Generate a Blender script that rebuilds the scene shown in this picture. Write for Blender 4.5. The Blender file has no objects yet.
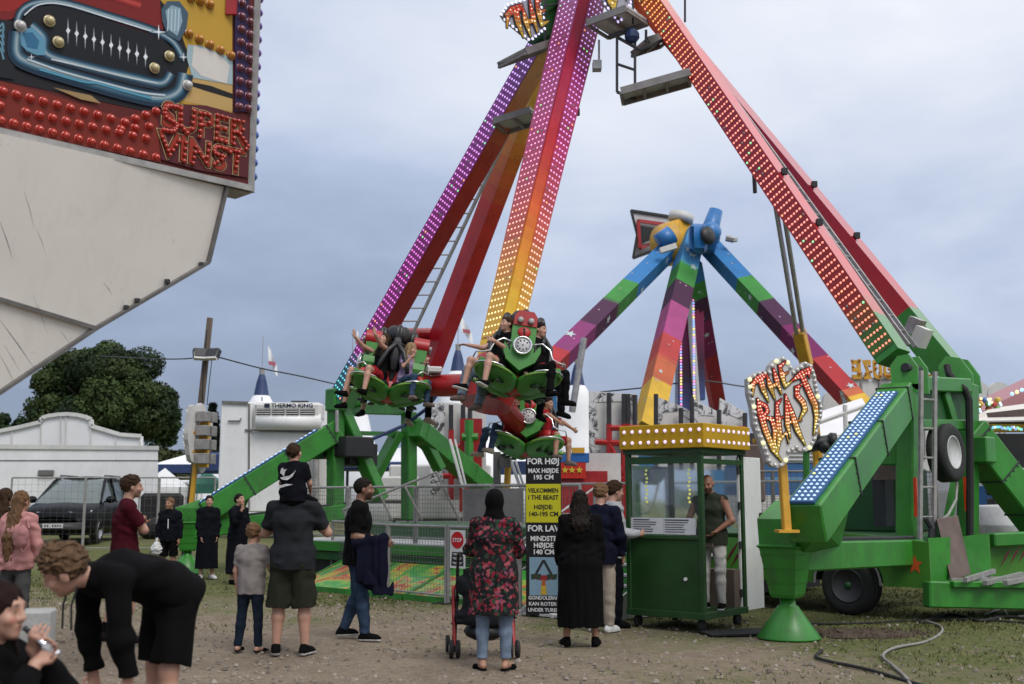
import bpy, math, random
import numpy as np
from mathutils import Vector as V, Matrix, Quaternion

SC = bpy.context.scene
COL = SC.collection
R = math.radians
rng = random.Random(7)
PITCH = math.atan(156/1100.0)
CP, SP = math.cos(PITCH), math.sin(PITCH)
EYE = 1.6

# ---------- survey helpers: a sight line of the photograph meets a known distance, the ground or a plane
def ray(px, py):
    a, b = (px-512)/1100.0, (342-py)/1100.0
    return V((a, CP-b*SP, SP+b*CP))
def at(px, py, Y):
    d = ray(px, py); s = Y/d.y
    return V((d.x*s, Y, EYE+d.z*s))
def gnd(px, py, z=0.0):
    d = ray(px, py); s = (z-EYE)/d.z
    return V((d.x*s, d.y*s, z))
def onplane(px, py, p, n):
    d = ray(px, py); o = V((0, 0, EYE))
    return o+d*((p-o).dot(n)/d.dot(n))

# ---------- materials
MATS = {}
def new_mat(name):
    m = bpy.data.materials.new(name); m.use_nodes = True
    return m, m.node_tree, m.node_tree.nodes['Principled BSDF']
def mat(name, col, rough=0.6, metal=0.0, var=0.18, scale=3.0, bump=0.0, bscale=40.0, emit=0.0, attr=False, spec=0.5, coat=0.0, alpha=1.0, stretch=None, sheen=0.0, trans=0.0, grime=0.0):
    """base colour broken up by two scales of noise (dirt, wear), optional bump; attr: colour from the painted face colours"""
    if name in MATS: return MATS[name]
    m, nt, b = new_mat(name)
    N, L = nt.nodes, nt.links
    tc = N.new('ShaderNodeTexCoord')
    mp = N.new('ShaderNodeMapping')
    L.new(tc.outputs['Object'], mp.inputs['Vector'])
    if stretch: mp.inputs['Scale'].default_value = stretch
    n1 = N.new('ShaderNodeTexNoise'); n1.inputs['Scale'].default_value = scale; n1.inputs['Detail'].default_value = 6; n1.inputs['Roughness'].default_value = .65
    L.new(mp.outputs['Vector'], n1.inputs['Vector'])
    mr = N.new('ShaderNodeMapRange'); mr.inputs['From Min'].default_value = .3; mr.inputs['From Max'].default_value = .7
    mr.inputs['To Min'].default_value = 1-var; mr.inputs['To Max'].default_value = 1+var*.6
    L.new(n1.outputs['Fac'], mr.inputs['Value'])
    mx = N.new('ShaderNodeMix'); mx.data_type = 'RGBA'; mx.blend_type = 'MULTIPLY'; mx.inputs['Factor'].default_value = 1
    if attr:
        at_ = N.new('ShaderNodeAttribute'); at_.attribute_name = 'Col'
        L.new(at_.outputs['Color'], mx.inputs['A'])
    else:
        mx.inputs['A'].default_value = (*col[:3], 1)
    L.new(mr.outputs['Result'], mx.inputs['B'])
    if grime:                                                  # rubbed-in dirt, rust freckles and pale scuffs
        g1 = N.new('ShaderNodeTexNoise'); g1.inputs['Scale'].default_value = 3.2; g1.inputs['Detail'].default_value = 10; g1.inputs['Roughness'].default_value = .78; g1.inputs['Distortion'].default_value = .6
        gm_ = N.new('ShaderNodeMapping'); gm_.inputs['Scale'].default_value = (1.6, 1.6, .55); L.new(tc.outputs['Object'], gm_.inputs['Vector']); L.new(gm_.outputs['Vector'], g1.inputs['Vector'])
        r1 = N.new('ShaderNodeMapRange'); r1.inputs['From Min'].default_value = .50; r1.inputs['From Max'].default_value = .72; r1.inputs['To Max'].default_value = grime; L.new(g1.outputs['Fac'], r1.inputs['Value'])
        x1 = N.new('ShaderNodeMix'); x1.data_type = 'RGBA'; x1.inputs['B'].default_value = (.055, .045, .035, 1); L.new(r1.outputs['Result'], x1.inputs['Factor']); L.new(mx.outputs['Result'], x1.inputs['A'])
        g2 = N.new('ShaderNodeTexNoise'); g2.inputs['Scale'].default_value = 22; g2.inputs['Detail'].default_value = 5; L.new(tc.outputs['Object'], g2.inputs['Vector'])
        r2 = N.new('ShaderNodeMapRange'); r2.inputs['From Min'].default_value = .67; r2.inputs['From Max'].default_value = .70; r2.inputs['To Max'].default_value = min(1, grime*1.2); L.new(g2.outputs['Fac'], r2.inputs['Value'])
        x2 = N.new('ShaderNodeMix'); x2.data_type = 'RGBA'; x2.inputs['B'].default_value = (.12, .075, .045, 1); L.new(r2.outputs['Result'], x2.inputs['Factor']); L.new(x1.outputs['Result'], x2.inputs['A'])
        mx = x2
    L.new(mx.outputs['Result'], b.inputs['Base Color'])
    b.inputs['Roughness'].default_value = rough; b.inputs['Metallic'].default_value = metal
    b.inputs['Specular IOR Level'].default_value = spec
    if coat: b.inputs['Coat Weight'].default_value = coat; b.inputs['Coat Roughness'].default_value = .12
    if sheen: b.inputs['Sheen Weight'].default_value = sheen
    if trans: b.inputs['Transmission Weight'].default_value = trans
    if alpha < 1: b.inputs['Alpha'].default_value = alpha
    if emit:
        b.inputs['Emission Strength'].default_value = emit
        if attr: L.new(at_.outputs['Color'], b.inputs['Emission Color'])
        else: b.inputs['Emission Color'].default_value = (*col[:3], 1)
    if not emit and rough > .15:
        mr2 = N.new('ShaderNodeMapRange'); mr2.inputs['To Min'].default_value = max(.05, rough-.14); mr2.inputs['To Max'].default_value = min(1, rough+.14)
        L.new(n1.outputs['Fac'], mr2.inputs['Value']); L.new(mr2.outputs['Result'], b.inputs['Roughness'])
    if bump:
        n2 = N.new('ShaderNodeTexNoise'); n2.inputs['Scale'].default_value = bscale; n2.inputs['Detail'].default_value = 4
        L.new(mp.outputs['Vector'], n2.inputs['Vector'])
        bp = N.new('ShaderNodeBump'); bp.inputs['Strength'].default_value = bump; bp.inputs['Distance'].default_value = .02
        L.new(n2.outputs['Fac'], bp.inputs['Height']); L.new(bp.outputs['Normal'], b.inputs['Normal'])
    MATS[name] = m
    return m
def M(n): return MATS[n]

mat('paint', (1, 1, 1), .42, var=.22, scale=2.2, attr=True, coat=.1)
mat('matt_paint', (1, 1, 1), .8, var=.25, scale=1.5, attr=True)
mat('print', (1, 1, 1), .55, var=.10, scale=2, attr=True, spec=.22)
mat('gloss_paint', (1, 1, 1), .30, var=.2, scale=2.2, attr=True, coat=.35)
mat('plastic', (1, 1, 1), .42, var=.16, scale=4, attr=True)
mat('led', (1, 1, 1), .4, var=0, attr=True, emit=.8)
mat('led_soft', (1, 1, 1), .4, var=0, attr=True, emit=.55)
mat('ride_green', (.030, .215, .022), .42, var=.35, scale=1.6, coat=.1, grime=.5)
mat('ride_green_dark', (.012, .085, .016), .5, var=.3, scale=2)
mat('booth_green', (.013, .062, .012), .5, var=.3, scale=2, grime=.35)
mat('ride_red', (.36, .012, .014), .38, var=.3, scale=3, coat=.15, grime=.25)
mat('yellow', (.62, .33, .025), .5, var=.25, scale=3, grime=.25)
mat('steel', (.40, .39, .38), .45, .75, var=.3, scale=6)
mat('galv', (.32, .31, .30), .55, .35, var=.3, scale=8)
mat('dull_galv', (.17, .165, .16), .6, .3, var=.3, scale=8)
mat('chrome', (.75, .75, .76), .18, 1.0, var=.1)
mat('light_alu', (.46, .46, .46), .5, .2, var=.25, scale=6)
mat('alu', (.50, .50, .50), .55, .1, var=.25, scale=3, bump=.15)
mat('dark_metal', (.045, .045, .05), .55, .3, var=.3)
mat('grey_metal', (.23, .215, .21), .6, .2, var=.3)
mat('black', (.012, .012, .013), .5, var=.3)
mat('rubber', (.016, .016, .016), .8, var=.5, scale=5, bump=.2)
mat('white', (.78, .78, .78), .5, var=.12, scale=.8, grime=.14)
mat('offwhite', (.60, .59, .57), .6, var=.18, scale=.6, grime=.16)
mat('canopy', (.70, .665, .61), .65, var=.10, scale=.5, grime=.10)
mat('tent_white', (.74, .74, .75), .7, var=.12, scale=.35)
mat('tent_blue', (.015, .035, .115), .6, var=.2)
mat('wood', (.10, .075, .055), .85, var=.5, scale=3, stretch=(6, 6, .6), bump=.4, bscale=12)
mat('board', (.13, .095, .08), .85, var=.4, scale=3)
mat('concrete', (.33, .33, .32), .85, var=.3, scale=4, bump=.3)
mat('lens_orange', (.75, .06, .01), .25, var=.1)
mat('glass', (.9, .95, .95), .04, var=0, trans=.97)
mat('dark_glass', (.02, .025, .03), .08, var=0, spec=.8)
mat('car_paint', (.006, .0065, .008), .40, 0, var=.15, spec=.12)
mat('car_glass', (.10, .125, .12), .12, var=.25, scale=1.2, spec=.5)
mat('bulb_red', (.42, .025, .012), .12, var=.25, coat=.6)
mat('bulb_amber', (.42, .16, .01), .14, var=.25, coat=.6)
mat('bulb_clear', (.5, .42, .22), .1, var=.2, coat=.8)
mat('bulb_violet', (.10, .02, .25), .12, var=.2, coat=.6)
mat('bulb_blue', (.012, .08, .36), .12, var=.2, coat=.6)
mat('bulb_rose', (.16, .04, .06), .12, var=.2, coat=.6)
mat('bulb_white', (.5, .49, .47), .2, var=.2, coat=.5)
mat('leather', (.014, .014, .016), .42, var=.3, scale=8, bump=.1)

# ---------- mesh builder
class MB:
    def __init__(s):
        s.v = []; s.f = []; s.m = []; s.c = []; s.mats = []; s.sm = []
        s.cur = None; s.col = (1, 1, 1); s.smooth = False
    def use(s, m, col=None, smooth=None):
        if isinstance(m, str): m = MATS[m]
        if m not in s.mats: s.mats.append(m)
        s.cur = s.mats.index(m)
        if col is not None: s.col = col
        if smooth is not None: s.smooth = smooth
        return s
    def add(s, vs, fs, col=None):
        if s.cur is None: s.use('galv')
        o = len(s.v); s.v += [tuple(p) for p in vs]
        c = col if col is not None else s.col
        for f in fs:
            s.f.append([i+o for i in f]); s.m.append(s.cur); s.c.append(c); s.sm.append(s.smooth)
        return s
    def frame_box(s, c, ax, ay, az, col=None, bev=0.0):
        """box from centre and three half vectors, with bevelled long edges"""
        c, ax, ay, az = V(c), V(ax), V(ay), V(az)
        if bev <= 0:
            P = [c+ax*i+ay*j+az*k for k in (-1, 1) for j in (-1, 1) for i in (-1, 1)]
            return s.add(P, [(0, 2, 3, 1), (4, 5, 7, 6), (0, 1, 5, 4), (2, 6, 7, 3), (0, 4, 6, 2), (1, 3, 7, 5)], col)
        lx, ly, lz = ax.length, ay.length, az.length
        bev = min(bev, lx*.6, ly*.6, lz*.6)
        ux, uy, uz = ax/lx, ay/ly, az/lz
        P = []; idx = {}
        for i in (-1, 1):
            for j in (-1, 1):
                for k in (-1, 1):
                    for a in range(3):
                        q = [lx, ly, lz]
                        for t in range(3):
                            if t != a: q[t] -= bev
                        idx[(i, j, k, a)] = len(P)
                        P.append(c+ux*(i*q[0])+uy*(j*q[1])+uz*(k*q[2]))
        F = []
        for i in (-1, 1):
            F.append([idx[(i, j, k, 0)] for j, k in ((-1, -1), (1, -1), (1, 1), (-1, 1))])
            F.append([idx[(j, i, k, 1)] for j, k in ((-1, -1), (1, -1), (1, 1), (-1, 1))])
            F.append([idx[(j, k, i, 2)] for j, k in ((-1, -1), (1, -1), (1, 1), (-1, 1))])
            for j in (-1, 1):
                F.append([idx[(i, j, -1, 0)], idx[(i, j, 1, 0)], idx[(i, j, 1, 1)], idx[(i, j, -1, 1)]])
                F.append([idx[(i, -1, j, 0)], idx[(i, 1, j, 0)], idx[(i, 1, j, 2)], idx[(i, -1, j, 2)]])
                F.append([idx[(-1, i, j, 1)], idx[(1, i, j, 1)], idx[(1, i, j, 2)], idx[(-1, i, j, 2)]])
                for k in (-1, 1):
                    F.append([idx[(i, j, k, 0)], idx[(i, j, k, 1)], idx[(i, j, k, 2)]])
        return s.add(P, F, col)
    def box(s, c, size, rz=0.0, col=None, bev=0.0, rx=0.0, ry=0.0):
        m = Matrix.Rotation(rz, 3, 'Z') @ Matrix.Rotation(ry, 3, 'Y') @ Matrix.Rotation(rx, 3, 'X')
        return s.frame_box(c, m @ V((size[0]/2, 0, 0)), m @ V((0, size[1]/2, 0)), m @ V((0, 0, size[2]/2)), col, bev)
    def beam(s, p0, p1, w, h, up=(0, 0, 1), col=None, bev=0.0, w1=None, h1=None):
        """rectangular bar; w across, h along up"""
        p0, p1 = V(p0), V(p1); d = (p1-p0)
        if d.length < 1e-6: return s
        u = V(up); x = d.cross(u)
        if x.length < 1e-5: x = d.cross(V((1, 0, 0)))
        x.normalize(); y = x.cross(d).normalized()
        if w1 is None and h1 is None:
            return s.frame_box((p0+p1)/2, x*w/2, d/2, y*h/2, col, bev)
        w1 = w if w1 is None else w1; h1 = h if h1 is None else h1
        P = [p0+x*(i*w/2)+y*(j*h/2) for i, j in ((-1, -1), (1, -1), (1, 1), (-1, 1))]
        P += [p1+x*(i*w1/2)+y*(j*h1/2) for i, j in ((-1, -1), (1, -1), (1, 1), (-1, 1))]
        return s.add(P, [(3, 2, 1, 0), (4, 5, 6, 7), (0, 1, 5, 4), (1, 2, 6, 5), (2, 3, 7, 6), (3, 0, 4, 7)], col)
    def tube(s, p0, p1, r, n=8, r1=None, col=None, caps=True):
        p0, p1 = V(p0), V(p1); d = (p1-p0)
        if d.length < 1e-6: return s
        r1 = r if r1 is None else r1
        d.normalize(); x = d.orthogonal().normalized(); y = d.cross(x)
        P = []
        for p, q in ((p0, r), (p1, r1)):
            for i in range(n):
                a = 2*math.pi*i/n; P.append(p+x*(q*math.cos(a))+y*(q*math.sin(a)))
        F = [(i, (i+1) % n, n+(i+1) % n, n+i) for i in range(n)]
        if caps: F += [tuple(range(n-1, -1, -1)), tuple(range(n, 2*n))]
        return s.add(P, F, col)
    def path(s, pts, r, n=8, col=None, closed=False):
        pts = [V(p) for p in pts]; k = len(pts)
        P = []; px = None
        for i, p in enumerate(pts):
            a = pts[(i-1) % k] if (i > 0 or closed) else p
            b = pts[(i+1) % k] if (i < k-1 or closed) else p
            d = (b-a).normalized()
            if px is None: px = d.orthogonal().normalized()
            px = (px-d*px.dot(d)); px = px.normalized() if px.length > 1e-6 else d.orthogonal().normalized()
            y = d.cross(px); rr = r[i] if isinstance(r, (list, tuple)) else r
            for j in range(n):
                t = 2*math.pi*j/n; P.append(p+px*(rr*math.cos(t))+y*(rr*math.sin(t)))
        F = []
        for i in range(k if closed else k-1):
            i2 = (i+1) % k
            for j in range(n): F.append((i*n+j, i*n+(j+1) % n, i2*n+(j+1) % n, i2*n+j))
        if not closed: F += [tuple(range(n-1, -1, -1)), tuple(range((k-1)*n, k*n))]
        return s.add(P, F, col)
    def lathe(s, prof, c, axis=(0, 0, 1), n=20, col=None, caps=True):
        """profile of (radius, height) turned round an axis"""
        c = V(c); d = V(axis).normalized(); x = d.orthogonal().normalized(); y = d.cross(x)
        P = []; F = []
        for r, h in prof:
            for i in range(n):
                a = 2*math.pi*i/n; P.append(c+d*h+x*(r*math.cos(a))+y*(r*math.sin(a)))
        for k in range(len(prof)-1):
            for i in range(n): F.append((k*n+i, k*n+(i+1) % n, (k+1)*n+(i+1) % n, (k+1)*n+i))
        if caps: F += [tuple(range(n-1, -1, -1)), tuple(range((len(prof)-1)*n, len(prof)*n))]
        return s.add(P, F, col)
    def ball(s, c, r, n=8, col=None, axes=None):
        c = V(c); P = []; F = []; rings = max(3, n//2)
        ax = axes or (V((r, 0, 0)), V((0, r, 0)), V((0, 0, r)))
        P.append(c+ax[2])
        for k in range(1, rings):
            t = math.pi*k/rings
            for i in range(n):
                a = 2*math.pi*i/n
                P.append(c+ax[0]*(math.sin(t)*math.cos(a))+ax[1]*(math.sin(t)*math.sin(a))+ax[2]*math.cos(t))
        P.append(c-ax[2]); e = len(P)-1
        for i in range(n): F.append((0, 1+i, 1+(i+1) % n))
        for k in range(rings-2):
            for i in range(n): F.append((1+k*n+i, 1+(k+1)*n+i, 1+(k+1)*n+(i+1) % n, 1+k*n+(i+1) % n))
        for i in range(n): F.append((e, 1+(rings-2)*n+(i+1) % n, 1+(rings-2)*n+i))
        return s.add(P, F, col)
    def dome(s, c, nrm, r, n=7, h=None, col=None):
        c = V(c); d = V(nrm).normalized(); x = d.orthogonal().normalized(); y = d.cross(x); h = h or r*.8
        P = []; F = []
        for q, z in ((1, 0), (.75, .65)):
            for i in range(n):
                a = 2*math.pi*i/n; P.append(c+x*(r*q*math.cos(a))+y*(r*q*math.sin(a))+d*(h*z))
        P.append(c+d*h)
        for i in range(n):
            F.append((i, (i+1) % n, n+(i+1) % n, n+i)); F.append((n+i, n+(i+1) % n, 2*n))
        return s.add(P, F, col)
    def dot(s, c, nrm, r, n=6, col=None, h=None):
        c = V(c); d = V(nrm).normalized(); x = d.orthogonal().normalized(); y = d.cross(x)
        P = [c+x*(r*math.cos(2*math.pi*i/n))+y*(r*math.sin(2*math.pi*i/n)) for i in range(n)]+[c+d*(h or r*.6)]
        return s.add(P, [(i, (i+1) % n, n) for i in range(n)], col)
    def prism(s, pts, depth, col=None, side=None):
        """closed planar outline given in space, thickened along depth vector (front face = pts)"""
        pts = [V(p) for p in pts]; dv = V(depth); n = len(pts)
        P = pts+[p+dv for p in pts]
        s.add(P, [tuple(range(n)), tuple(range(2*n-1, n-1, -1))], col)
        s.add(P, [(i, n+i, n+(i+1) % n, (i+1) % n) for i in range(n)], side if side is not None else col)
        return s
    def quad(s, a, b, c, d, col=None): return s.add([a, b, c, d], [(0, 1, 2, 3)], col)
    def grid_panel(s, o, ux, uy, nx, ny, r):
        """welded wire mesh: round bars along both directions of a rectangle"""
        o, ux, uy = V(o), V(ux), V(uy)
        for i in range(nx+1): s.tube(o+ux*(i/nx), o+ux*(i/nx)+uy, r, 3, caps=False)
        for j in range(ny+1): s.tube(o+uy*(j/ny), o+uy*(j/ny)+ux, r, 3, caps=False)
        return s
    def text(s, txt, o, ux, uy, size, depth=0.004, bold=0.0, align='CENTER', col=None, width=None, spacing=1.0):
        """lettering laid on a surface: o = middle of the line's foot, ux right, uy up (unit vectors)"""
        cu = bpy.data.curves.new('lettering', 'FONT'); cu.body = txt; cu.size = 1.0; cu.offset = bold; cu.space_character = spacing
        cu.align_x = align; cu.extrude = 0; cu.resolution_u = 3
        ob = bpy.data.objects.new('lettering', cu); COL.objects.link(ob)
        dg = bpy.context.evaluated_depsgraph_get(); me = ob.evaluated_get(dg).to_mesh()
        vs = [v.co.copy() for v in me.vertices]; fs = [tuple(p.vertices) for p in me.polygons]
        ob.evaluated_get(dg).to_mesh_clear(); bpy.data.objects.remove(ob); bpy.data.curves.remove(cu)
        if not vs: return s
        o, ux, uy = V(o), V(ux), V(uy); n = ux.cross(uy)
        sx = sy = size/0.72
        if width:
            w = max(v.x for v in vs)-min(v.x for v in vs); sx = width/w
        P = [o+ux*(v.x*sx)+uy*(v.y*sy)+n*depth for v in vs]
        return s.add(P, fs, col)
    def build(s, name, parent=None, origin=None):
        me = bpy.data.meshes.new(name)
        if parent is not None: org = V(WL.get(parent.name, (0, 0, 0)))
        else: org = V(origin) if origin is not None else V((0, 0, 0))
        if origin is not None: org2 = V(origin)
        else: org2 = org
        me.from_pydata([(p[0]-org2.x, p[1]-org2.y, p[2]-org2.z) for p in s.v], [], s.f)
        for m in s.mats: me.materials.append(m)
        me.polygons.foreach_set('material_index', s.m)
        me.polygons.foreach_set('use_smooth', s.sm)
        at_ = me.color_attributes.new('Col', 'FLOAT_COLOR', 'CORNER')
        arr = np.ones((len(me.loops), 4), np.float32)
        k = 0
        cols = np.array([(c[0], c[1], c[2]) for c in s.c], np.float32) if s.c else np.zeros((0, 3))
        lens = np.array([len(f) for f in s.f], int)
        if len(lens): arr[:, :3] = np.repeat(cols, lens, axis=0)
        at_.data.foreach_set('color', arr.ravel())
        me.update()
        o = bpy.data.objects.new(name, me); COL.objects.link(o)
        WL[o.name] = tuple(org2)
        if parent is not None: o.parent = parent; o.location = org2-org
        else: o.location = org2
        return o
WL = {}
def build_each(mb, name, parent, gap=.03):
    """one object per lifted piece: shells that touch stay together"""
    n = len(mb.v); up = list(range(n))
    def find(a):
        while up[a] != a: up[a] = up[up[a]]; a = up[a]
        return a
    for f in mb.f:
        for i in f[1:]:
            a, b = find(f[0]), find(i)
            if a != b: up[b] = a
    isl = {}
    for i in range(n): isl.setdefault(find(i), []).append(i)
    ks = list(isl); bb = {}
    for k in ks:
        P = np.array([mb.v[i] for i in isl[k]]); bb[k] = (P.min(0)-gap, P.max(0)+gap)
    g = {k: k for k in ks}
    def fg(a):
        while g[a] != a: a = g[a]
        return a
    for i, a in enumerate(ks):
        for b in ks[i+1:]:
            if np.all(bb[a][0] <= bb[b][1]) and np.all(bb[b][0] <= bb[a][1]): g[fg(b)] = fg(a)
    groups = {}
    for k in ks: groups.setdefault(fg(k), set()).update(isl[k])
    out = []
    for vs in groups.values():
        q = MB(); q.mats = mb.mats; mp = {}
        for i in sorted(vs): mp[i] = len(q.v); q.v.append(mb.v[i])
        for f, m, c, sm in zip(mb.f, mb.m, mb.c, mb.sm):
            if f[0] in mp: q.f.append([mp[i] for i in f]); q.m.append(m); q.c.append(c); q.sm.append(sm)
        out.append(q.build(name, parent))
    return out

def thing(name, label, cat, loc=(0, 0, 0), group=None):
    o = bpy.data.objects.new(name, None); COL.objects.link(o); o.empty_display_size = .2
    o.location = loc; WL[o.name] = tuple(loc)
    return tag(o, label, cat, group)
def tag(o, label, cat, group=None, kind=None):
    if label: o['label'] = label
    if cat: o['category'] = cat
    if group: o['group'] = group
    if kind: o['kind'] = kind
    return o
def struct(o):
    o['kind'] = 'structure'; return o
def copy_tree(o, parent=None):
    c = o.copy(); COL.objects.link(c); WL[c.name] = WL.get(o.name, (0, 0, 0))
    if parent is not None: c.parent = parent
    for ch in list(o.children): copy_tree(ch, c)
    return c
def hsv(h, s_, v):
    import colorsys
    return colorsys.hsv_to_rgb(h, s_, v)
def lerp(a, b, t): return a+(b-a)*t
def ramp(stops, t):
    for (t0, c0), (t1, c1) in zip(stops, stops[1:]):
        if t <= t1:
            u = 0 if t1 == t0 else max(0, (t-t0)/(t1-t0)); return tuple(lerp(a, b, u) for a, b in zip(c0, c1))
    return stops[-1][1]
def smooth(a, b, x):
    t = min(1, max(0, (x-a)/(b-a))); return t*t*(3-2*t)
def terrain(x, y):
    return .42*smooth(22, 31, y)*smooth(-2.5, -7, x)+.17*smooth(8.2, 6.2, y)*smooth(.5, -1.0, x)
# ---------- bodies and clothes: smooth distance fields turned into one closed surface
class Field:
    def __init__(s, vox): s.vox = vox; s.pr = []; s.cuts = []; s.fold = None
    def rc(s, a, b, r0, r1=None, k=.02, sub=False, fa=False, fb=False):
        s.pr.append(('rc', V(a), V(b), r0, r0 if r1 is None else r1, k, sub, fa, fb)); return s
    def ec(s, a, b, side, q0, q1, k=.03, fa=False, fb=False):
        s.pr.append(('ec', V(a), V(b), V(side), q0, q1, k, False, fa, fb)); return s
    def el(s, c, fr, rad, k=.02, sub=False):
        s.pr.append(('el', V(c), fr, rad, k, sub)); return s
    def cut(s, p, n): s.cuts.append((V(p), V(n).normalized())); return s
    def bbox(s, p):
        if p[0] == 'el': m = max(p[3]); return p[1]-V((m, m, m)), p[1]+V((m, m, m))
        m = max(p[3], p[4]) if p[0] == 'rc' else max(p[4]+p[5])
        a, b = p[1], p[2]
        return V([min(a[i], b[i])-m for i in range(3)]), V([max(a[i], b[i])+m for i in range(3)])
    def mesh(s):
        vx = s.vox; bb = [s.bbox(p) for p in s.pr if not p[-1] or p[0] != 'el']
        lo = np.array([min(b[0][i] for b in bb) for i in range(3)])-4*vx-.02
        hi = np.array([max(b[1][i] for b in bb) for i in range(3)])+4*vx+.02
        n = np.ceil((hi-lo)/vx).astype(int)+1
        ax = [(lo[i]+vx*np.arange(n[i])).astype(np.float32) for i in range(3)]
        F = np.full(n, 1.0, np.float32)
        for p in s.pr:
            k = p[4] if p[0] == 'el' else p[6] if p[0] == 'ec' else p[5]
            sub = p[5] if p[0] == 'el' else p[7] if p[0] == 'ec' else p[6]
            b0, b1 = s.bbox(p); mg = k+3*vx
            i0 = [max(0, int((b0[i]-mg-lo[i])/vx)) for i in range(3)]
            i1 = [min(n[i], int((b1[i]+mg-lo[i])/vx)+2) for i in range(3)]
            if any(i1[i] <= i0[i] for i in range(3)): continue
            X = ax[0][i0[0]:i1[0], None, None]; Y = ax[1][None, i0[1]:i1[1], None]; Z = ax[2][None, None, i0[2]:i1[2]]
            if p[0] == 'el':
                c, fr, rad = p[1], p[2], p[3]
                q = [((X-c.x)*f[0]+(Y-c.y)*f[1]+(Z-c.z)*f[2]) for f in fr]
                k0 = np.sqrt(sum((q[i]/rad[i])**2 for i in range(3)))+1e-6
                k1 = np.sqrt(sum((q[i]/rad[i]**2)**2 for i in range(3)))+1e-6
                d = k0*(k0-1)/k1
            else:
                a, b = p[1], p[2]; ba = b-a; L2 = max(ba.dot(ba), 1e-9); L = math.sqrt(L2)
                px, py, pz = X-a.x, Y-a.y, Z-a.z
                tr = (px*ba.x+py*ba.y+pz*ba.z)/L2; t = np.clip(tr, 0, 1)
                if p[0] == 'rc':
                    d = np.sqrt((px-t*ba.x)**2+(py-t*ba.y)**2+(pz-t*ba.z)**2)-(p[3]+(p[4]-p[3])*t)
                else:
                    sd = (p[3]-ba*(p[3].dot(ba)/L2)).normalized(); fd = (ba/L).cross(sd)
                    rx = p[4][0]+(p[5][0]-p[4][0])*t; ry = p[4][1]+(p[5][1]-p[4][1])*t
                    u = px*sd.x+py*sd.y+pz*sd.z; w = px*fd.x+py*fd.y+pz*fd.z; h = (tr-t)*L
                    d = (np.sqrt((u/rx)**2+(w/ry)**2+(h/ry)**2)-1)*np.minimum(rx, ry)
                if p[-2]: d = np.maximum(d, -tr*L)
                if p[-1]: d = np.maximum(d, (tr-1)*L)
            B = F[i0[0]:i1[0], i0[1]:i1[1], i0[2]:i1[2]]
            if sub:
                h = np.clip(.5-.5*(B+d)/k, 0, 1); B[...] = B*(1-h)-d*h+k*h*(1-h)
            else:
                h = np.clip(.5+.5*(d-B)/k, 0, 1); B[...] = d*(1-h)+B*h-k*h*(1-h)
        for c, nn in s.cuts:
            F[...] = np.maximum(F, (ax[0][:, None, None]-c.x)*nn.x+(ax[1][None, :, None]-c.y)*nn.y+(ax[2][None, None, :]-c.z)*nn.z)
        if s.fold:
            amp, fr, seed = s.fold[:3]; st = s.fold[3] if len(s.fold) > 3 else (1, 1, 1)
            I = np.nonzero(np.abs(F) < .05)
            x, y, z = ax[0][I[0]]*fr*st[0], ax[1][I[1]]*fr*st[1], ax[2][I[2]]*fr*st[2]; o = seed*3.17
            wx = np.sin(y*.9+z*.7+o)+.6*np.sin(x*1.7+z*1.1+o*2); wz = np.sin(x*.8-y*1.2+o*1.3)
            F[I] += amp*(np.sin(z*2.0+wx*1.8+o)+.6*np.sin(x*2.6+y*2.1+wz*2+o)+.45*np.sin(z*4.3-x*2.2+wx*2.3))*.6
        F[0], F[-1] = 1, 1; F[:, 0], F[:, -1] = 1, 1; F[:, :, 0], F[:, :, -1] = 1, 1
        return nets(F, lo, vx)
def nets(F, lo, vx):
    S = F < 0
    c = np.zeros(tuple(np.array(F.shape)-1), np.int8)
    offs = [(i, j, k) for i in (0, 1) for j in (0, 1) for k in (0, 1)]
    nx, ny, nz = c.shape
    for i, j, k in offs: c += S[i:i+nx, j:j+ny, k:k+nz]
    I = np.nonzero((c > 0) & (c < 8)); m = len(I[0])
    ids = np.full(c.shape, -1, np.int64); ids[I] = np.arange(m)
    val = {o: F[I[0]+o[0], I[1]+o[1], I[2]+o[2]] for o in offs}
    acc = np.zeros((m, 3)); cnt = np.zeros(m)
    for o in offs:
        for a in range(3):
            if o[a] == 0:
                o2 = list(o); o2[a] = 1; o2 = tuple(o2)
                v0, v1 = val[o], val[o2]; cr = (v0 < 0) != (v1 < 0)
                t = np.where(cr, v0/np.where(cr, v0-v1, 1), 0)
                p = np.zeros((m, 3)); p[:] = o; p[:, a] += t
                acc += p*cr[:, None]; cnt += cr
    vs = lo+vx*(np.stack(I, 1)+acc/cnt[:, None])
    Q = []
    for a in range(3):
        b, d = (a+1) % 3, (a+2) % 3
        s0 = [slice(None)]*3; s1 = [slice(None)]*3
        s0[a] = slice(0, -1); s1[a] = slice(1, None)
        for e in (b, d): s0[e] = slice(1, -1); s1[e] = slice(1, -1)
        A, B = S[tuple(s0)], S[tuple(s1)]
        E = np.nonzero(A != B); neg = A[E]
        base = np.stack(E, 1); base[:, b] += 1; base[:, d] += 1
        def g(db, dd):
            q = base.copy(); q[:, b] += db; q[:, d] += dd; return ids[q[:, 0], q[:, 1], q[:, 2]]
        q = np.stack([g(-1, -1), g(0, -1), g(0, 0), g(-1, 0)], 1)
        q[~neg] = q[~neg][:, ::-1]
        Q.append(q)
    return vs, np.concatenate(Q)
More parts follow.
